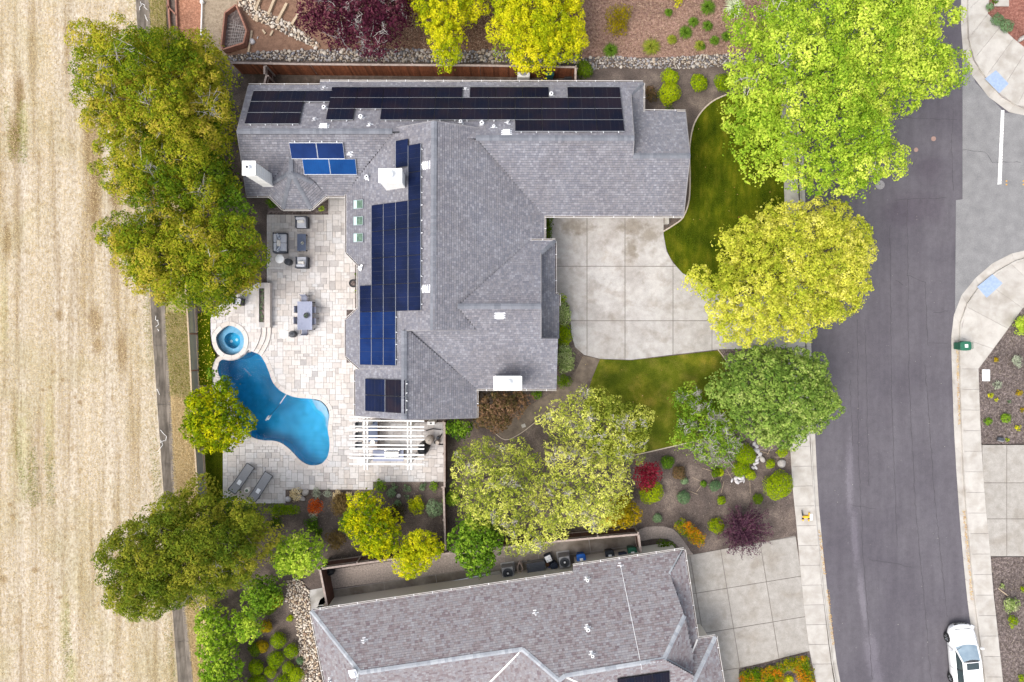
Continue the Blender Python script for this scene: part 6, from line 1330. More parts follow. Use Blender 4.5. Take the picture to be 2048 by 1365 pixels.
def leaves(P, Nrm, size, aspect=.55, jit=.5):   # diamond leaves at P facing Nrm
    n = len(P); r = unit(rng.normal(size=(n, 3))); t = unit(np.cross(Nrm, r)); b = np.cross(Nrm, t)
    L = (size*(1 + jit*rng.uniform(-1, 1, n)))[:, None]*.5; w = L*aspect
    return np.stack([P - t*L, P + b*w - t*L*.1, P + t*L, P - b*w - t*L*.1], 1)
def crown_lobes(poly, zlo, ztop, lobe, spread=.75, seed=None, dome=.5):
    x, y = scatter(poly, 2500); d = dist_np(poly, x, y); ok = d > min(lobe*.8, d.max()*.7); x, y, d = x[ok], y[ok], d[ok]
    if len(x) == 0: x, y = scatter(poly, 200); d = dist_np(poly, x, y)
    dm = d.max(); keep = []
    for i in range(len(x)):
        r = lobe*(.65 + .6*rng.random())
        if all((x[i]-k[0])**2 + (y[i]-k[1])**2 > (spread*(r+k[3])*.5)**2 * 1.0 for k in keep):
            q = min(d[i]/dm, 1.0); h = (1-(1-q)**2)**dome; keep.append((x[i], y[i], zlo + (ztop-zlo)*h*(.86+.14*rng.random()) - r*.5*rng.random(), r))
    return np.array(keep)
def foliage(lobes, leaf, density, flat=.75, up=.5, rough=.45, lobe_var=.3, shape=.28, vmean=.5, sub=0):
    Ps, Ns, vs_ = [], [], []
    for (x, y, z, r) in lobes:
        lv = lobe_var*rng.uniform(-1, 1); subs = [(np.zeros(3), r, None)]
        if sub:                      # smaller clumps sitting on the lobe
            subs = []; m = sub; off = rng.uniform(0, 6.28)
            for i in range(m):
                zz = 1 - 1.3*(i+.5)/m; a = i*2.4 + off; q = math.sqrt(max(0, 1-zz*zz)); dv = np.array([q*math.cos(a), q*math.sin(a), zz]) + rng.normal(0, .16, 3)
                subs.append((dv*r*.72, r*rng.uniform(.32, .52), dv))
        for (o, sr, dv) in subs:
            n = max(6, int(density*sr*sr*10/(leaf*leaf))); d = unit(rng.normal(size=(n, 3)))
            if dv is None: d[:, 2] = np.where(d[:, 2] < -.25, -d[:, 2], d[:, 2])
            else: s_ = (d @ unit(dv)); d = np.where((s_ < -.3)[:, None], -d, d)
            ph = rng.uniform(0, 6.28, 3); bump_ = 1 + shape*np.sin(3.1*d[:, 0]+ph[0])*np.sin(2.7*d[:, 1]+ph[1]) + .6*shape*np.sin(6*d[:, 2]+5*d[:, 0]+ph[2])
            rad = sr*bump_*(1 - .36*rng.random(n)**2.2); P = np.stack([x + o[0] + d[:, 0]*rad, y + o[1] + d[:, 1]*rad, z + o[2]*flat + d[:, 2]*rad*flat], 1)
            Ns.append(unit(d + np.array([0, 0, up]) + rough*rng.normal(size=(n, 3)))); Ps.append(P)
            vs_.append(np.clip(vmean + lv + .7*lobe_var*rng.uniform(-1, 1) + .17*rng.normal(size=n), 0, 1))
    return np.concatenate(Ps), np.concatenate(Ns), np.concatenate(vs_)
def branches(base, lobes, r0, m='trunk', n=14, fork=.35):
    k = MB(); base = Vector(base); c = Vector((float(np.mean(lobes[:, 0])), float(np.mean(lobes[:, 1])), float(np.mean(lobes[:, 2])))); top = base.lerp(c, .62); top.z = base.z + (c.z-base.z)*.5
    k.tube([base - Vector((0,0,.1)), base.lerp(top, .15), base.lerp(top, .55) + Vector((r0*.4,r0*.3,0)), top], [r0*1.5, r0*1.05, r0*.9, r0*.7], 8); kb = MB()
    for i in rng.permutation(len(lobes))[:n]:
        e = Vector(lobes[i, :3]); st_ = base.lerp(top, fork + (1-fork)*rng.random()); mid = st_.lerp(e, .5) + Vector((0,0,.25*(e-st_).length*.4)); kb.tube([st_, mid, e], [r0*.45, r0*.28, r0*.08], 5)
        for _ in range(2): t2 = e + Vector(rng.normal(size=3))*lobes[i, 3]*.5; kb.tube([mid.lerp(e, .5), t2], [r0*.16, r0*.04], 4)
    return k, kb
def tree(name, label, px, zlo, ztop, lobe, leaf, mat_, density=1.0, r0=.16, cat='tree', zpx=None, base=None, twigs=0, twig_r=.012, group=None, aspect=.55, smooth=2, fill=.55, **kw):
    zp = zpx if zpx is not None else zlo + (ztop-zlo)*.45
    poly = smooth_loop(W2(px, zp), smooth); c = np.mean(np.array(poly), 0); b = W(*base) if base else Vector((c[0], c[1], -.02))
    lobes = crown_lobes(poly, zlo, ztop, lobe, kw.pop('spread', .95), dome=kw.pop('dome', .5)); t = thing(name, label, cat, b, group)
    if fill:                         # lower, inner leaves that close the gaps between the clumps
        low = crown_lobes(poly, zlo*.8, zlo + (ztop-zlo)*.55, lobe*1.15, .8); fkw = {q: kw[q] for q in ('lobe_var', 'vmean') if q in kw}; f_ = foliage(low, leaf*1.25, fill, flat=.8, up=.6, **fkw)
    P, N_, v = foliage(lobes, leaf, density, **({'sub': 9, 'up': .35, 'rough': .4, 'shape': .2, 'flat': .9} | kw)); Q_ = leaves(P, N_, leaf, aspect)
    if fill: Q_ = np.concatenate([Q_, leaves(f_[0], f_[1], leaf*1.25, max(aspect, .5))]); v = np.concatenate([v, f_[2]])
    quads_mesh('crown', Q_, LM[mat_], v, t)
    k, kb = branches(b, lobes, r0); k.obj('trunk', M['trunk'], t, True); kb.obj('branches', M['trunk'], t, True)
    if twigs:
        tw = MB(); cl = rng.choice(len(lobes), max(3, twigs//9))
        for i in range(twigs):
            x, y, z, r = lobes[cl[i % len(cl)]]; o = Vector((x, y, z + r*.35)) + Vector(rng.normal(size=3))*r*.25; d = Vector(unit(rng.normal(size=3) + np.array([0,0,.5]))); e = o + d*r*rng.uniform(.6,1.15)
            tw.tube([o, o.lerp(e, .5) + Vector(rng.normal(size=3))*.06, e], [twig_r*1.6, twig_r, twig_r*.4], 3, False)
            for _ in range(2): q = o.lerp(e, rng.uniform(.3,.8)); tw.tube([q, q + Vector(unit(rng.normal(size=3)))*r*.4], [twig_r*.8, twig_r*.3], 3, False)
        tw.obj('bare_twigs', M['twig'], t, kind='stuff')
    return t
# west row of evergreens
tree('evergreen_tree', 'broad olive green evergreen at the top of the row beside the dry field', [(165,75),(200,50),(255,55),(300,65),(345,58),(390,70),(430,85),(455,115),(468,160),(465,215),(455,270),(440,310),(395,320),(330,310),(270,295),(215,290),(170,240),(165,195),(185,160),(160,115)], 2.0, 8.5, 1.15, .135, 'pine', 1.6, fill=2.0, r0= .22, twigs=60, aspect=.42, group='evergreens along the field')
tree('evergreen_tree', 'dense evergreen in the middle of the field row beside the white chimney', [(205,305),(240,290),(300,285),(370,290),(430,300),(465,330),(490,370),(500,405),(440,430),(350,440),(290,420),(235,390),(215,345)], 1.6, 8.0, 1.1, .135, 'pine', 1.6, fill=2.0, r0= .2, twigs=50, aspect=.42, vmean=.42, group='evergreens along the field')
tree('evergreen_tree', 'bushy evergreen overhanging the spa terrace', [(197,470),(250,430),(310,425),(370,425),(440,415),(500,425),(530,460),(535,520),(525,565),(490,600),(440,618),(390,622),(330,618),(290,590),(250,560),(238,520),(205,500)], 1.6, 7.8, 1.05, .135, 'pine', 1.6, fill=2.0, r0= .22, twigs=60, aspect=.42, group='evergreens along the field')
tree('broadleaf_tree', 'brighter green leafy tree between the evergreens and the house', [(425,250),(460,200),(468,260),(472,330),(490,370),(515,420),(500,450),(455,430),(430,370),(420,300)], 1.0, 4.8, .75, .16, 'green', 1.2, .12)
tree('evergreen_tree', 'large round dark evergreen at the lower left of the patio', [(215,1085),(235,1050),(280,1025),(320,995),(365,965),(410,960),(440,985),(480,990),(520,990),(545,1030),(550,1080),(540,1130),(500,1160),(460,1190),(400,1200),(345,1225),(290,1235),(250,1205),(210,1190),(230,1150),(225,1115)], 1.6, 8.2, 1.15, .135, 'pine_dark', 1.6, fill=2.0, r0= .24, twigs=50, aspect=.42, vmean=.55, group='evergreens along the field')
tree('citrus_tree', 'yellow green citrus tree leaning over the blue pool', [(370,800),(395,775),(430,765),(460,765),(480,790),(490,815),(510,840),(508,860),(485,890),(450,902),(410,900),(375,880),(368,850),(378,825)], .9, 3.6, .55, .12, 'citrus', 1.1, .09, aspect=.7)
tree('citrus_shoot', 'small leafy shoot hanging over the pool coping above the citrus tree', [(420,740),(432,736),(438,748),(432,760),(440,770),(450,752),(468,756),(465,772),(445,782),(425,765)], .8, 2.0, .28, .14, 'green', 1.0, .04, 'shrub')
# north neighbour's trees
tree('plum_tree', 'large dark purple leaved plum tree at the top edge', [(590,45),(610,0),(620,-70),(840,-70),(828,30),(810,75),(790,95),(745,118),(700,100),(660,85),(640,80),(605,65)], 1.8, 5.5, .7, .14, 'plum', .95, .14, twigs=160, twig_r=.014, group=None, lobe_var=.2)
tree('golden_tree', 'acid yellow tree beside the purple plum at the top edge', [(820,10),(835,-70),(985,-70),(965,35),(935,50),(930,100),(920,125),(900,147),(870,125),(855,95),(850,60),(825,40)], 1.6, 5.2, .62, .10, 'acid', 1.15, .12, aspect=.7)
tree('golden_tree', 'acid yellow tree overhanging the redwood fence above the black panels', [(985,0),(990,-70),(1160,-70),(1165,40),(1178,70),(1165,115),(1120,130),(1080,145),(1030,140),(1000,105),(975,55)], 1.6, 5.2, .66, .10, 'acid', 1.15, .12, aspect=.7)
# street trees
tree('street_tree', 'huge lime green maple spreading over the road at the top right', [(1470,20),(1520,5),(1560,-70),(1900,-70),(1920,30),(1920,65),(1885,75),(1850,85),(1890,95),(1945,120),(1910,175),(1870,200),(1840,225),(1785,230),(1780,270),(1800,310),(1800,335),(1770,360),(1750,380),(1690,395),(1640,400),(1590,380),(1540,365),(1500,350),(1465,320),(1470,285),(1440,260),(1445,200),(1450,150),(1470,110),(1455,60)], 2.6, 9.0, .98, .12, 'lime', 1.15, .25, twigs=40, twig_r=.02, aspect=.75, fill=.35, spread=1.0, smooth=1, shape=.4)
tree('street_tree', 'round golden yellow tree overhanging the driveway and road', [(1425,465),(1470,435),(1520,425),(1540,390),(1590,400),(1650,400),(1700,415),(1735,440),(1755,490),(1745,560),(1725,600),(1690,640),(1640,670),(1600,695),(1540,690),(1500,695),(1450,700),(1410,670),(1405,640),(1420,610),(1375,580),(1362,550),(1385,525),(1415,535),(1435,550),(1445,520),(1425,490)], 2.4, 7.6, .8, .105, 'gold', 1.2, .22, aspect=.75, fill=.4, spread=1.0, smooth=1, dome=.6, lobe_var=.25)
tree('street_tree', 'mid green leafy tree on the verge below the golden tree', [(1410,775),(1440,745),(1465,710),(1500,690),(1560,690),(1620,700),(1665,725),(1655,760),(1675,770),(1675,840),(1655,855),(1625,870),(1590,895),(1540,900),(1500,885),(1465,860),(1460,830),(1430,810)], 1.8, 6.0, .56, .12, 'oak', 1.25, .16, aspect=.7, lobe_var=.2)
tree('sparse_tree', 'sparse grey twigged shrubby tree on the side lawn', [(1330,875),(1350,840),(1335,800),(1360,770),(1390,765),(1412,795),(1455,812),(1480,860),(1482,905),(1455,932),(1410,932),(1370,910)], .9, 3.4, .55, .12, 'green', .55, .09, twigs=420, twig_r=.012, vmean=.62, fill=.25)
# olive-like trees of the side garden
tree('willow_tree', 'feathery yellow green tree reaching over the side lawn', [(1065,830),(1110,800),(1150,785),(1175,765),(1205,780),(1250,800),(1300,805),(1322,830),(1310,850),(1295,880),(1290,920),(1250,935),(1200,925),(1150,900),(1110,880),(1075,860)], 1.6, 5.0, .5, .14, 'olive', .85, .13, twigs=240, twig_r=.012, aspect=.35, fill=.15, spread=1.05, lobe_var=.42, group='feathery trees of the side garden')
tree('willow_tree', 'feathery yellow green tree nearest the patio side fence', [(898,900),(930,880),(960,870),(1000,880),(1050,880),(1080,900),(1100,950),(1090,1000),(1060,1040),(1010,1070),(960,1060),(920,1040),(900,1000),(905,950)], 1.6, 5.4, .54, .14, 'olive', .9, .13, twigs=120, aspect=.35, fill=.15, spread=1.05, lobe_var=.42, vmean=.45, group='feathery trees of the side garden')
tree('willow_tree', 'feathery golden green tree in front of the service yard fence', [(1080,890),(1130,880),(1190,890),(1240,915),(1270,950),(1260,1000),(1235,1050),(1200,1070),(1150,1055),(1110,1090),(1060,1112),(1010,1105),(1010,1060),(1060,1010),(1085,960)], 1.6, 5.4, .54, .14, 'olive', .9, .13, twigs=240, aspect=.35, fill=.15, spread=1.05, lobe_var=.42, vmean=.6, group='feathery trees of the side garden')
tree('broadleaf_tree', 'rounded mid green tree overhanging the service path', [(900,1060),(950,1020),(1000,1045),(1008,1090),(985,1130),(955,1148),(920,1130),(905,1100)], 1.0, 4.2, .55, .14, 'green', 1.1, .1, aspect=.7)
tree('golden_shrub', 'amber and yellow shrub beside the service gate', [(1215,1005),(1245,985),(1280,1010),(1285,1035),(1260,1056),(1225,1055),(1205,1040)], .5, 2.6, .42, .12, 'amber', 1.0, .06, 'shrub')
tree('photinia_shrub', 'rust brown leaved shrub tree at the corner of the house', [(955,800),(975,782),(1020,782),(1060,788),(1068,812),(1032,830),(1012,865),(980,862),(945,852),(952,825)], .8, 3.2, .48, .13, 'rust', 1.05, .08, 'shrub')
tree('fence_shrub', 'dark green shrub between the house corner and side fence', [(888,838),(942,838),(948,862),(920,882),(895,872)], .5, 2.2, .4, .13, 'green', 1.05, .06, 'shrub', vmean=.35)
# garden bed trees
tree('young_tree', 'yellow topped green tree in the garden bed below the patio', [(705,990),(730,978),(765,985),(770,1010),(785,1020),(800,1050),(805,1090),(770,1118),(730,1105),(710,1080),(680,1050),(700,1020)], 1.0, 3.8, .48, .11, 'citrus', 1.05, .08, aspect=.7, vmean=.6)
tree('young_tree', 'golden yellow tree overhanging the pebble service strip', [(810,1065),(850,1050),(885,1075),(890,1105),(860,1130),(830,1155),(800,1145),(785,1110)], 1.0, 3.8, .48, .10, 'acid', 1.05, .08, aspect=.7, vmean=.42)
tree('young_tree', 'bright lime tree at the left end of the service fence', [(550,1080),(570,1065),(620,1062),(655,1090),(655,1125),(630,1150),(590,1155),(560,1145),(545,1120)], 1.0, 3.6, .48, .14, 'lime', 1.0, .08, aspect=.6, vmean=.35)
tree('hedge_tree', 'tall bright green hedge at the bottom left corner of the garden', [(392,1215),(430,1200),(462,1220),(475,1260),(480,1310),(492,1365),(495,1460),(412,1460),(402,1300)], .6, 3.0, .5, .15, 'lime', 1.1, .07, 'hedge', aspect=.65, vmean=.18)
tree('young_tree', 'small lime tree beside the bright hedge', [(465,1235),(490,1215),(525,1235),(530,1260),(510,1280),(480,1275)], .8, 2.6, .4, .15, 'lime', 1.0, .06, aspect=.65, vmean=.28)
tree('broadleaf_tree', 'loose green tree below the large round evergreen', [(490,1160),(545,1145),(575,1185),(560,1215),(525,1225),(490,1215)], .6, 3.0, .5, .14, 'green', .9, .07, aspect=.6, vmean=.55)
spiky_c = W(1492, 1062, 1.4); sp_root = thing('plum_tree', 'spiky dark purple plum shrub at the neighbour driveway', 'tree', (spiky_c.x, spiky_c.y, -.02)); sp_l = []; kb = MB()
for i in range(84):
    a = i*2.399; el = rng.uniform(.03, 1.0); L_ = rng.uniform(1.55, 2.05); dv = Vector((math.cos(a)*math.cos(el), math.sin(a)*math.cos(el), math.sin(el)*.75 + .12)); o_ = Vector((spiky_c.x, spiky_c.y, .55)); kb.tube([o_, o_ + dv*L_], [.035, .008], 4)
    for q in np.linspace(.3, 1.0, 8): p_ = o_ + dv*(L_*q); sp_l.append((p_.x, p_.y, p_.z, .24*(1.25-.8*q)))
f_ = foliage(np.array(sp_l), .13, .7, flat=1, up=.3, vmean=.5, lobe_var=.15, shape=.05); quads_mesh('crown', leaves(f_[0], f_[1], .13, .35), LM['plum2'], f_[2], sp_root); kb.obj('branches', M['trunk'], sp_root); MB().tube([(spiky_c.x, spiky_c.y, -.1), (spiky_c.x, spiky_c.y, .6)], [.09,.06], 7).obj('trunk', M['trunk'], sp_root)
tree('japanese_maple', 'crimson maple over a round green shrub in the side garden', [(1265,935),(1290,922),(1318,925),(1325,945),(1310,962),(1300,990),(1285,985),(1270,965)], .9, 2.3, .32, .10, 'maple', .9, .05, aspect=.4)
tree('japanese_maple', 'orange red maple in the garden bed below the patio', [(616,1002),(632,994),(646,1004),(645,1022),(630,1030),(617,1024)], .4, 1.4, .22, .09, 'fire', .95, .03, aspect=.4)
# shrubs: clipped and loose
def shrub(name, label, px, py, r, h, mat_, leaf=.09, density=1.15, cat='shrub', lob=None, rough=.35, group=None, vmean=.5, stretch=1.0, rot=0.0):
    rr = r*CAM_H/FPX; z0 = h*.45; c = W(px, py, h*.5); t = thing(name, label, cat, (c.x, c.y, -.02), group); lobes = []
    if lob: 
        for i in range(lob): a = 6.28*i/lob + rng.random(); q = rr*.55*math.sqrt(rng.random()+.15); lobes.append((c.x+q*math.cos(a)*stretch, c.y+q*math.sin(a), z0 + rng.uniform(-.1,.15)*h, rr*rng.uniform(.38,.6)))
    else: lobes.append((c.x, c.y, z0, rr*.97))
    P, N_, v = foliage(lobes, leaf, density*(2.6 if not lob else 1.4), flat=h*.55/max(rr,.05) if not lob else .8, sub=0, up=.25, rough=rough, shape=.13 if not lob else .25, lobe_var=.15, vmean=vmean)
    if stretch != 1.0 and not lob: P[:, 0] = c.x + (P[:, 0]-c.x)*stretch
    if rot: ca, sa = math.cos(rot), math.sin(rot); dx, dy = P[:, 0]-c.x, P[:, 1]-c.y; P[:, 0], P[:, 1] = c.x + dx*ca - dy*sa, c.y + dx*sa + dy*ca
    P[:, 2] = np.maximum(P[:, 2], .03); quads_mesh('foliage', leaves(P, N_, leaf, .6), LM[mat_], v, t)
    k = MB()
    for i in range(4): a = i*1.57; k.tube([(c.x, c.y, -.03), (c.x+math.cos(a)*rr*.4, c.y+math.sin(a)*rr*.4, h*.55)], [.03, .012], 5)
    k.obj('stems', M['trunk'], t); return t
def tuft(name, label, px, py, r, h, mat_='tuft', n=260, cat='grass', group=None, w=.02):
    rr = r*CAM_H/FPX; c = W(px, py, 0); a = rng.uniform(0, 6.28, n); q = rng.uniform(.15, 1.0, n)**.7; d = np.stack([np.cos(a), np.sin(a), np.zeros(n)], 1); s = np.stack([-np.sin(a), np.cos(a), np.zeros(n)], 1)
    b = np.array([c.x, c.y, 0]) + d*(rr*.15*rng.random(n))[:, None]; hh = h*(1.05-.6*q)*rng.uniform(.7,1.1,n); m1 = b + d*(rr*q*.5)[:, None]; m1[:, 2] = hh*.8; e = b + d*(rr*q)[:, None]; e[:, 2] = hh*(.75 + .3*rng.random(n)) * (1.15-.6*q)
    w_ = w*rng.uniform(.6,1.3,n)[:, None]; V1 = np.stack([b - s*w_, b + s*w_, m1 + s*w_*.8, m1 - s*w_*.8], 1); V2 = np.stack([m1 - s*w_*.8, m1 + s*w_*.8, e + s*w_*.1, e - s*w_*.1], 1); v = np.clip(rng.normal(.5,.25,n), 0, 1)
    o = quads_mesh(name, np.concatenate([V1, V2]), LM[mat_], np.concatenate([v, v])); me = o.data
    me.transform(Matrix.Translation((-c.x, -c.y, 0))); o.location = (c.x, c.y, 0)
    return tag(o, label, cat, group)
G1 = 'round clipped shrubs by the north corner'
shrub('clipped_shrub', 'upper of the two touching lime round shrubs right of the house corner', 1340, 155, 18, 1.0, 'box', group=G1); shrub('clipped_shrub', 'lower and larger of the two touching lime round shrubs', 1338, 188, 22, 1.2, 'box', group=G1)
shrub('clipped_shrub', 'lone round lime shrub between the touching pair and the lawn edge', 1398, 166, 17.5, 1.0, 'box', group=G1); shrub('clipped_shrub', 'round green shrub half under the lime maple', 1446, 165, 18, 1.0, 'box', group=G1, vmean=.35)
shrub('clipped_shrub', 'dark round shrub at the right end of the redwood fence', 1168, 140, 18, 1.2, 'boxdark', vmean=.6); shrub('reddish_shrub', 'brown green shrub in the notch beside the house corner', 1299, 186, 17, 1.0, 'rust', .1, .9, lob=7); shrub('low_shrub', 'small dark shrub above the front lawn edge', 1340, 222, 11, .4, 'boxdark', .08, .7, lob=4)
shrub('loose_shrub', 'loose bronze green shrub in the bark mulch', 1237, 42, 30, 1.1, 'amber', .10, .45, lob=10, vmean=.2); shrub('young_shrub', 'yellow green sprig at the top edge of the bark mulch', 1355, 2, 14, .8, 'acid', .12, .7, lob=5)
for i, (px, py, r, lb) in enumerate(((1221,102,16,'grass tuft beside the river rock creek'),(1302,95,20,'wide pale grass tuft above the creek bed'),(1370,67,15,'dense grass tuft in the middle of the bark mulch'),(1386,46,12,'small grass tuft below the top edge of the mulch'),(1415,17,17,'large grass tuft beside the agave'),(1414,54,12,'grass tuft nearest the lime maple'),(1343,81,11,'pale small grass tuft in the bark mulch'),(1398,93,12,'pale grass tuft just above the creek'),(1428,83,11,'grass tuft under the edge of the lime maple'),(1451,75,11,'grass tuft hidden against the lime maple'),(1336,27,9,'faint wispy grass tuft near the top of the mulch'),(1404,95,7,'tiny grass tuft above the creek'))):
    tuft('grass_tuft', lb, px, py, r, .45, 'tuft' if i not in (1, 6, 7) else 'weedg', 320, 'grass tuft', 'grass tufts in the bark mulch')
tuft('agave', 'pale spiky agave at the edge of the lime maple', 1468, 18, 24, .6, 'agave', 150, 'agave', None, .04)
# hedges beside the driveway
def hedge(name, label, px, h, mat_, leaf=.09, lobe=.32, density=1.0, **kw): return tree(name, label, px, h*.35, h, lobe, leaf, mat_, density, .03, 'hedge', zpx=h*.8, spread=.7, dome=.25, aspect=.6, lobe_var=kw.pop('lobe_var', .1), shape=.1, sub=0, fill=0, **kw)
hedge('box_hedge', 'dark green hedge strip at the inner corner of the driveway', [(1090,432),(1104,432),(1105,482),(1090,482)], 1.0, 'boxdark'); hedge('flower_hedge', 'short green hedge with small white flowers by the front porch', [(1116,592),(1132,592),(1136,604),(1116,604)], .7, 'box')
hedge('variegated_hedge', 'variegated pale hedge along the house beside the driveway', [(1115,604),(1138,606),(1140,650),(1115,650)], .8, 'varieg'); hedge('box_hedge', 'plain green middle section of the driveway hedge', [(1115,650),(1141,650),(1142,690),(1116,690)], .8, 'box', vmean=.35); hedge('variegated_hedge', 'lower variegated pale hedge where the path meets the driveway', [(1116,690),(1142,690),(1150,722),(1148,742),(1116,746)], .8, 'varieg')
hedge('box_hedge', 'green hedge block below the variegated hedge', [(1116,748),(1142,750),(1146,765),(1130,778),(1116,776)], .7, 'boxdark', vmean=.7); shrub('loose_shrub', 'green shrub below the lower white chimney', 1075, 787, 13, .7, 'green', .1, .9, lob=5)
hedge('low_hedge', 'long clipped hedge below the sun loungers', [(540,1008),(598,1006),(603,1018),(598,1030),(545,1032)], .7, 'box', vmean=.25); 
# side garden and verge shrubs
for px, py, r, h, m, vm, lb in ((1490,909,22,1.1,'box',.5,'large clipped shrub beside the white stone row'),(1482,937,18,.9,'box',.42,'mid sized clipped shrub below the large one by the white stones'),(1501,950,11,.6,'box',.7,'small bright clipped shrub at the bend of the white stones'),
    (1556,971,29,1.5,'box',.62,'very large round topiary beside the pavement'),(1541,928,10,.6,'box',.45,'small round shrub left of the tan boulder'),(1564,905,11,.7,'box',.6,'round shrub just below the verge tree'),(1443,1001,9.5,.5,'box',.4,'little round green ball in the bare soil'),(1367,995,14,.7,'sage',.5,'blue green round shrub in the bare soil'),(1432,946,10,.5,'boxdark',.6,'dark green tuft between the sparse tree and the soil'),(1302,985,24,1.1,'box',.55,'round green shrub under the crimson maple'),(1516,998,11,.6,'boxdark',.8,'muted round shrub left of the very large topiary'),(1430,972,12,.5,'sage',.3,'greyish low shrub in the soil below the sparse tree'),
    (1358,946,15,.7,'rust',.4,'rust tinged shrub right of the crimson maple'),(1369,962,8,.4,'sage',.6,'small sage tuft below the rust tinged shrub'),(1315,1037,10,.4,'sage',.7,'small spiky sage plant near the amber shrub'),(1433,1052,17,.8,'citrus',.45,'yellow green shrub left of the spiky plum'),(1407,968,7,.3,'green',.4,'tiny low plant in the middle of the bare soil'),(1440,945,9,.4,'box',.8,'bright small plant below the sparse tree'),(1335,925,14,.5,'green',.3,'faint green ground plant beside the lawn edging')):
    shrub('garden_shrub', lb, px, py, r, h, m, .08 if r < 20 else .085, 1.1, vmean=vm, group='shrubs of the side garden')
hedge('flower_hedge', 'oblong shrub with orange flowers above the neighbour driveway', [(1342,1040),(1365,1036),(1385,1048),(1408,1066),(1415,1082),(1400,1096),(1380,1085),(1350,1062)], 1.0, 'flower', lobe_var=.35); hedge('box_hedge', 'low green hedge on the corner by the curved pebble path', [(1315,1080),(1335,1078),(1357,1094),(1352,1100),(1320,1098)], .7, 'boxdark', vmean=.6)
shrub('loose_shrub', 'bright green shrub against the fence near the feathery trees', 906, 1000, 18, 1.1, 'green', .11, 1.0, lob=6, vmean=.7); shrub('loose_shrub', 'small dark green shrub half hidden by the feathery trees', 945, 968, 10, .8, 'boxdark', .1, .8, lob=4)
shrub('potted_plant', 'small green plant at the corner of the mauve house', 1326, 1098, 6, .4, 'green', .07, .8, lob=4)
# garden bed below the patio
for px, py, r, h, m, lob, vm, lb in ((869,1017,16,.9,'sage',None,.75,'round blue green shrub by the lower side fence'),(831,1013,17,.9,'acid',8,.35,'loose yellow shrub left of the round blue green one'),(760,970,13,.5,'green',5,.6,'leafy seedling at the left end of the bed top row'),(787,974,8,.4,'sage',4,.7,'second seedling of the bed top row'),(815,976,8,.4,'sage',4,.6,'third seedling of the bed top row'),(846,974,8,.4,'sage',4,.65,'fourth seedling of the bed top row'),(868,975,10,.4,'green',4,.6,'last seedling of the bed top row'),(782,987,8,.35,'sage',None,.8,'small round sage plant under the seedling row'),(814,994,5,.25,'sage',3,.7,'tiny sage plant in the middle of the bed'),(795,1008,7,.35,'sage',None,.6,'small round plant right of the yellow topped tree'),
    (632,988,11,.4,'silver',5,.5,'pale silvery plant beside the orange maple'),(655,988,9,.4,'silver',5,.6,'silvery plant right of the pale one'),(675,989,9,.4,'weed',5,.5,'small straw coloured plant near the patio edge'),(697,989,8,.35,'weed',4,.6,'straw coloured plant left of the yellow topped tree'),(590,990,13,.5,'weed',6,.6,'grassy plant between the boulders'),(680,1010,21,.8,'brown',8,.6,'brown twiggy shrub in the middle of the bed'),(627,1031,10,.35,'silver',5,.8,'white flowering plant below the orange maple'),(625,1050,17,.7,'green',6,.3,'dark green shrub below the white flowering plant'),(637,1066,11,.5,'boxdark',4,.4,'very dark shrub below the orange maple'),(695,1042,17,.8,'green',6,.35,'dark shrub against the yellow topped tree'),(672,1080,18,.7,'brown',7,.8,'tawny brown shrub near the service fence'),(788,1032,22,.9,'rust',8,.1,'dim olive shrub right of the yellow topped tree'),(550,1045,14,.6,'boxdark',5,.5,'dark shrub below the long clipped hedge')):
    shrub('bed_plant', lb, px, py, r*1.15, h, {'weed':'straw','brown':'brownleaf'}.get(m, m), .09 if r > 12 else .07, .85, lob=lob, vmean=vm, group='plants of the garden bed')
# clipped balls of the lower left garden
for px, py, r, h, m, vm, lb in ((532,1253,14,.8,'amber',.45,'golden round shrub topmost of the clipped cluster'),(525,1293,13,.7,'amber',.35,'second golden round shrub down the clipped cluster'),(557,1281,16,.8,'box',.4,'clipped ball next to the river rock strip, topmost'),(583,1302,14.5,.8,'box',.4,'clipped ball touching the river rock strip'),(552,1319,17,.9,'box',.35,'largest clipped ball in the middle of the cluster'),(576,1336,12.5,.7,'box',.4,'clipped ball below the one touching the rocks'),(541,1344,12.5,.7,'box',.5,'clipped ball lower left of the largest one'),(592,1350,16,.8,'box',.3,'clipped ball at the lower right of the cluster'),(566,1366,18,.9,'box',.35,'clipped ball cut by the bottom edge'),(512,1335,16,.9,'box',.25,'dark clipped shrub beside the bright hedge'),(514,1368,20,.9,'box',.3,'clipped shrub in the bottom corner beside the hedge'),(511,1298,14,.8,'boxdark',.7,'dark clipped shrub above the bottom corner'),(549,1199,18,1.0,'amber',.3,'amber shrub under the large round evergreen'),(534,1213,18,.9,'boxdark',.6,'dark mound shrub beside the amber shrub'),(580,1237,7,.3,'box',.6,'small moss green plant in the river rocks'),(600,1322,8,.4,'sage',.4,'faint grey plant between the clipped balls and rocks')):
    shrub('clipped_ball', lb, px, py, r, h, m, .075, 1.15, vmean=vm, group='clipped balls of the lower left garden')
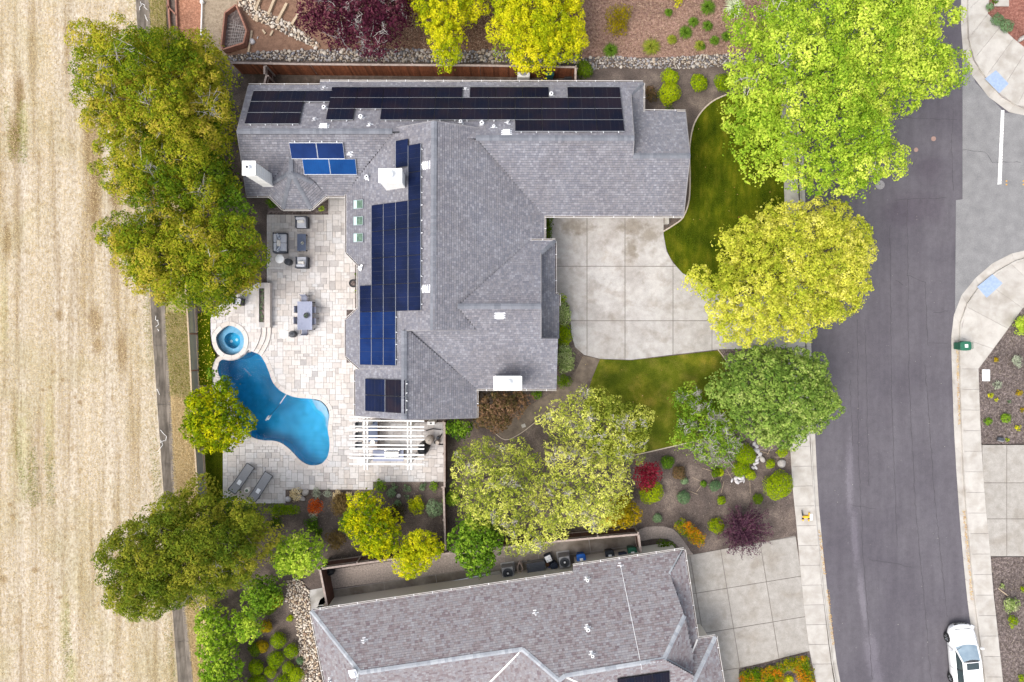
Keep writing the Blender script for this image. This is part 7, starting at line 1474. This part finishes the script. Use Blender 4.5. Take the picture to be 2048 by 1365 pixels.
# bay bed, planter trough, wall bed and right hand beds
shrub('leafy_shrub', 'leafy green shrub under the left side of the turret', 545, 405, 13, .8, 'green', .11, .9, lob=6); shrub('leafy_shrub', 'bright yellow green plant under the right side of the turret', 643, 418, 8, .5, 'lime', .12, .8, lob=4); shrub('leafy_shrub', 'low plant in the wall bed by the black pot', 713, 585, 6, .4, 'box', .08, .8, lob=3); shrub('leafy_shrub', 'low plant in the upper wall bed', 713, 550, 6, .4, 'boxdark', .08, .8, lob=3)
for i in range(9):
    p = W(523.5 + rng.uniform(-2,2), 581 + i*7.4, .4); L_ = foliage([(p.x, p.y, p.z, .13)], .06, .9, flat=.6, vmean=.55); quads_mesh('trough_plant', leaves(L_[0], L_[1], .06, .6), LM['sage'], L_[2], plw)
for px, py, r, h, m, lob, lb in ((2047,652,23,1.0,'lime',7,'bright green shrub at the right edge by the lower corner'),(2034,722,13,.5,'silver',6,'silver shrub highest in the dark mulch'),(1995,770,10.5,.45,'silver',5,'silver shrub near the white utility lid'),(1992,720,7,.25,'amber',4,'small amber plant above the utility lid'),(2039,786,8,.3,'amber',4,'small amber plant at the right edge of the mulch'),(1981,791,7,.25,'acid',4,'yellow star shaped plant near the pavement'),(1993,800,5,.2,'acid',3,'tiny yellow plant beside the star shaped one'),(2018,804,5,.25,'sage',3,'tiny sage plant in the dark mulch'),(1976,843,8.5,.4,'green',None,'green mound at the pavement edge'),(2012,837,11,.45,'green',None,'larger green mound in the dark mulch'),(2036,856,8,.3,'acid',4,'yellow plant at the lower right of the dark mulch'),(2015,880,5,.2,'box',3,'tiny green plant beside the spotlight'),(2044,820,6,.25,'amber',3,'amber plant cut by the right edge'),
    (2022,1210,17,.6,'varieg',7,'white flowering shrub in the lower right mulch'),(2004,1173,7,.3,'varieg',4,'small white flowering plant above the larger one'),(2026,1242,12,.5,'box',5,'green shrub below the white flowering one'),(2047,1178,8,.4,'box',4,'green shrub cut by the right edge below the driveway'),(2044,1358,9,.4,'box',4,'green plant in the bottom right corner'),(1995,40,13,.6,'sage',None,'round grey green shrub in the red mulch, upper'),(2013,52,14,.6,'sage',None,'round grey green shrub in the red mulch, lower'),(1980,14,8,.4,'sage',None,'small grey green shrub at the pavement in the red mulch'),(1991,3,7,.3,'boxdark',3,'tiny dark plant at the top of the red mulch')):
    shrub('verge_shrub', lb, px, py, r, h, m, .09, .9, lob=lob, group='plants of the right hand beds')
hedge('flower_bed', 'low bed of orange and yellow flowers at the bottom of the neighbour driveway', [(1480,1342),(1520,1332),(1560,1322),(1618,1308),(1628,1345),(1632,1400),(1600,1400),(1592,1345),(1570,1350),(1565,1400),(1485,1400)], .4, 'flower', lobe_var=.4, vmean=.45); shrub('leafy_shrub', 'lime round plant at the bottom edge of the flower bed', 1578, 1362, 11, .5, 'acid', .09, 1.0, vmean=.6)
tag(MB().tube([W(1996,1177,.03), W(2016,1192,.03)], .03, 5).obj('fallen_stick', M['timber']), 'fallen stick beside the small white flowering plant', 'stick')

# ------------------------------------------------------------------ loose ground stuff
def blades(name, polys, n, h, w, mat_, lean=.6, kind='stuff', z=0.0, mask=None):
    xs, ys = [], []
    tot = sum(abs(area2(p)) for p in polys)
    for p in polys: x, y = scatter(p, int(n*abs(area2(p))/tot)+1); xs.append(x); ys.append(y)
    x, y = np.concatenate(xs), np.concatenate(ys)
    if mask is not None: k = mask(x, y); x, y = x[k], y[k]
    n = len(x); a = rng.uniform(0, 6.28, n); s = np.stack([-np.sin(a), np.cos(a), np.zeros(n)], 1)*(w*rng.uniform(.5,1.2,n))[:, None]; b = np.stack([x, y, np.full(n, z)], 1); hh = h*rng.uniform(.5,1.2,n)
    e = b + np.stack([np.cos(a)*hh*lean*rng.uniform(.3,1.6,n), np.sin(a)*hh*lean*rng.uniform(.3,1.6,n), hh], 1)
    o = quads_mesh(name, np.stack([b - s, b + s, e], 1), LM[mat_], np.clip(rng.normal(.5,.28,n), 0, 1)); o['kind'] = kind; return o
field_v = W2([(-60,-80)] + [(x-2, y) for x, y in EDGE_L if -100 < y < 1500] + [(-60,1450)])
def rows_mask(x, y): v = np.sin(x*2.1 + .35*np.sin(y*.22) + .25*np.sin(x*.7)) + .7*np.sin(x*5.3+1.0) + .5*np.sin(y*.31+x*.9); return rng.random(len(x)) < .55 + .28*v
blades('dry_grass', [field_v], 200000, .085, .010, 'straw', 1.6, mask=rows_mask)
blades('dry_stubble', [field_v], 60000, .06, .012, 'stubble', 1.3, mask=lambda x, y: ~rows_mask(x, y))
def wz(x, y): return rng.random(len(x)) < np.clip(.2 + .5*np.sin(y*.55+.7) + .3*np.sin(x*6+y*.2), .03, 1)
blades('field_weeds', [W2([(20,820),(60,800),(85,1000),(50,1030)]), W2([(85,820),(110,830),(112,1020),(95,1010)]), W2([(255,0),(272,0),(284,300),(300,610),(318,900),(352,1365),(338,1365),(300,900),(286,620),(262,200)]), W2([(105,1080),(130,1090),(150,1365),(125,1365)]), W2([(0,150),(60,160),(55,330),(20,320)])], 14000, .12, .013, 'weedg', .8, mask=wz)
blades('strip_straw_mix', [W2([(331,625),(378,625),(388,770),(384,800),(342,790)]), W2([(300,0),(330,0),(338,120),(306,110)])], 12000, .16, .014, 'straw', .9)
blades('strip_weeds', [W2([(331,625),(378,625),(388,770),(384,800),(342,790)]), W2([(300,0),(330,0),(338,120),(306,110)])], 9000, .16, .014, 'weedg', .8)
blades('strip_straw', [W2([(342,790),(386,800),(392,960),(380,1000),(350,1000)]), W2([(366,1180),(395,1180),(412,1365),(388,1365)])], 15000, .14, .014, 'straw', .9)
blades('lawn_grass', [W2(LAWN_N)], 46000, .045, .012, 'grass', .6); blades('side_lawn_grass', [W2(LAWN_S)], 30000, .045, .012, 'grass', .6); blades('strip_lawn_grass', [W2([(410,886),(444,886),(444,1005),(418,1005)])], 6000, .06, .014, 'grass', .6)
def chips(name, polys, n, size, mat_, z=.012):
    tot = sum(abs(area2(p)) for p in polys); xs = [scatter(p, int(n*abs(area2(p))/tot)+1) for p in polys]; x = np.concatenate([q[0] for q in xs]); y = np.concatenate([q[1] for q in xs]); n = len(x)
    P = np.stack([x, y, z + .02*rng.random(n)], 1); N_ = unit(np.stack([rng.normal(0,.35,n), rng.normal(0,.35,n), np.ones(n)], 1)); o = quads_mesh(name, leaves(P, N_, size, .45, .5), LM[mat_], np.clip(rng.normal(.5,.3,n), 0, 1)); o['kind'] = 'stuff'; return o
chips('bark_chips', [W2([(1163,-20),(1163,116),(1455,110),(1545,100),(1545,-20)]), W2([(690,60),(690,-20),(1160,-20),(1160,108),(645,108)])], 26000, .08, 'chip')
chips('dark_bark_chips', [W2([(1957,738),(2012,664),(2080,590),(2080,888),(1963,888)]), W2([(1982,1116),(2080,1116),(2080,1400),(2010,1400)]), W2([(1440,702),(1560,700),(1577,760),(1578,895),(1500,900),(1470,860)])], 14000, .07, 'chipd')
chips('soil_litter', [W2([(572,982),(746,982),(746,966),(884,966),(884,1110),(700,1138),(562,1138)]), W2([(1240,920),(1290,910),(1470,870),(1575,905),(1588,1068),(1500,1085),(1290,1050)]), W2([(890,980),(1000,1080),(890,1100)]), W2([(500,1220),(570,1200),(600,1300),(605,1365),(500,1365)])], 12000, .06, 'chipd')
chips('fallen_leaves', [W2([(1200,725),(1440,705),(1465,760),(1460,850),(1200,890)]), W2([(1380,260),(1560,200),(1560,500),(1345,500)]), W2([(1110,700),(1150,700),(1190,730),(1060,840)])], 55, .09, 'litter', .05)
chips('gutter_leaves', [W2([(1636,1060),(1641,1060),(1652,1150),(1647,1150)], -.13), W2([(1652,1180),(1658,1180),(1669,1290),(1664,1290)], -.13), W2([(1912,690),(1918,690),(1922,850),(1916,850)], -.13), W2([(1925,1020),(1932,1020),(1948,1200),(1941,1200)], -.13)], 1500, .07, 'litter', -.128)
gc = W2([(397,628),(424,625),(420,660),(422,690),(433,712),(424,735),(426,770),(400,770)]); x, y = scatter(gc, 9000); P = np.stack([x, y, rng.uniform(0,.16,len(x))], 1); N_ = unit(np.stack([rng.normal(0,.5,len(x)), rng.normal(0,.5,len(x)), np.ones(len(x))], 1)); o = quads_mesh('groundcover', leaves(P, N_, .09, .6), LM['ground'], np.clip(rng.normal(.5,.28,len(x)),0,1)); o['kind'] = 'stuff'
LM['yflower'] = leaf_mat('yellow_petal', Ls((.6,.45,.03),(.75,.62,.12)), .1); x, y = scatter(gc, 110); P = np.stack([x, y, np.full(len(x), .18)], 1); o = quads_mesh('groundcover_flowers', leaves(P, np.tile(np.array([0,0,1.]), (len(x),1)), .07, .9), LM['yflower'], rng.random(len(x))); o['kind'] = 'stuff'
chips('road_specks', [road_px([(1640,700),(1900,700),(1935,1365),(1680,1365)]), road_px([(1620,380),(1900,400),(1900,700),(1640,700)])], 160, .05, 'silverchip', -.14)
spr = [W(x_, y_, .05) for x_, y_ in ((1450,948),(1425,955),(1440,965),(1395,960),(1400,975),(1470,945),(1528,905),(1560,915),(1385,985),(1415,940),(1540,900),(1500,975),(1445,975),(1459,950))]; k = MB()
for p in spr: a = rng.uniform(0,3.14); d = Vector((math.cos(a), math.sin(a), 0)); k.tube([p - d*.4, p + d*.4], .012, 4)
o = k.obj('dry_sticks', M['timber']); o['kind'] = 'stuff'
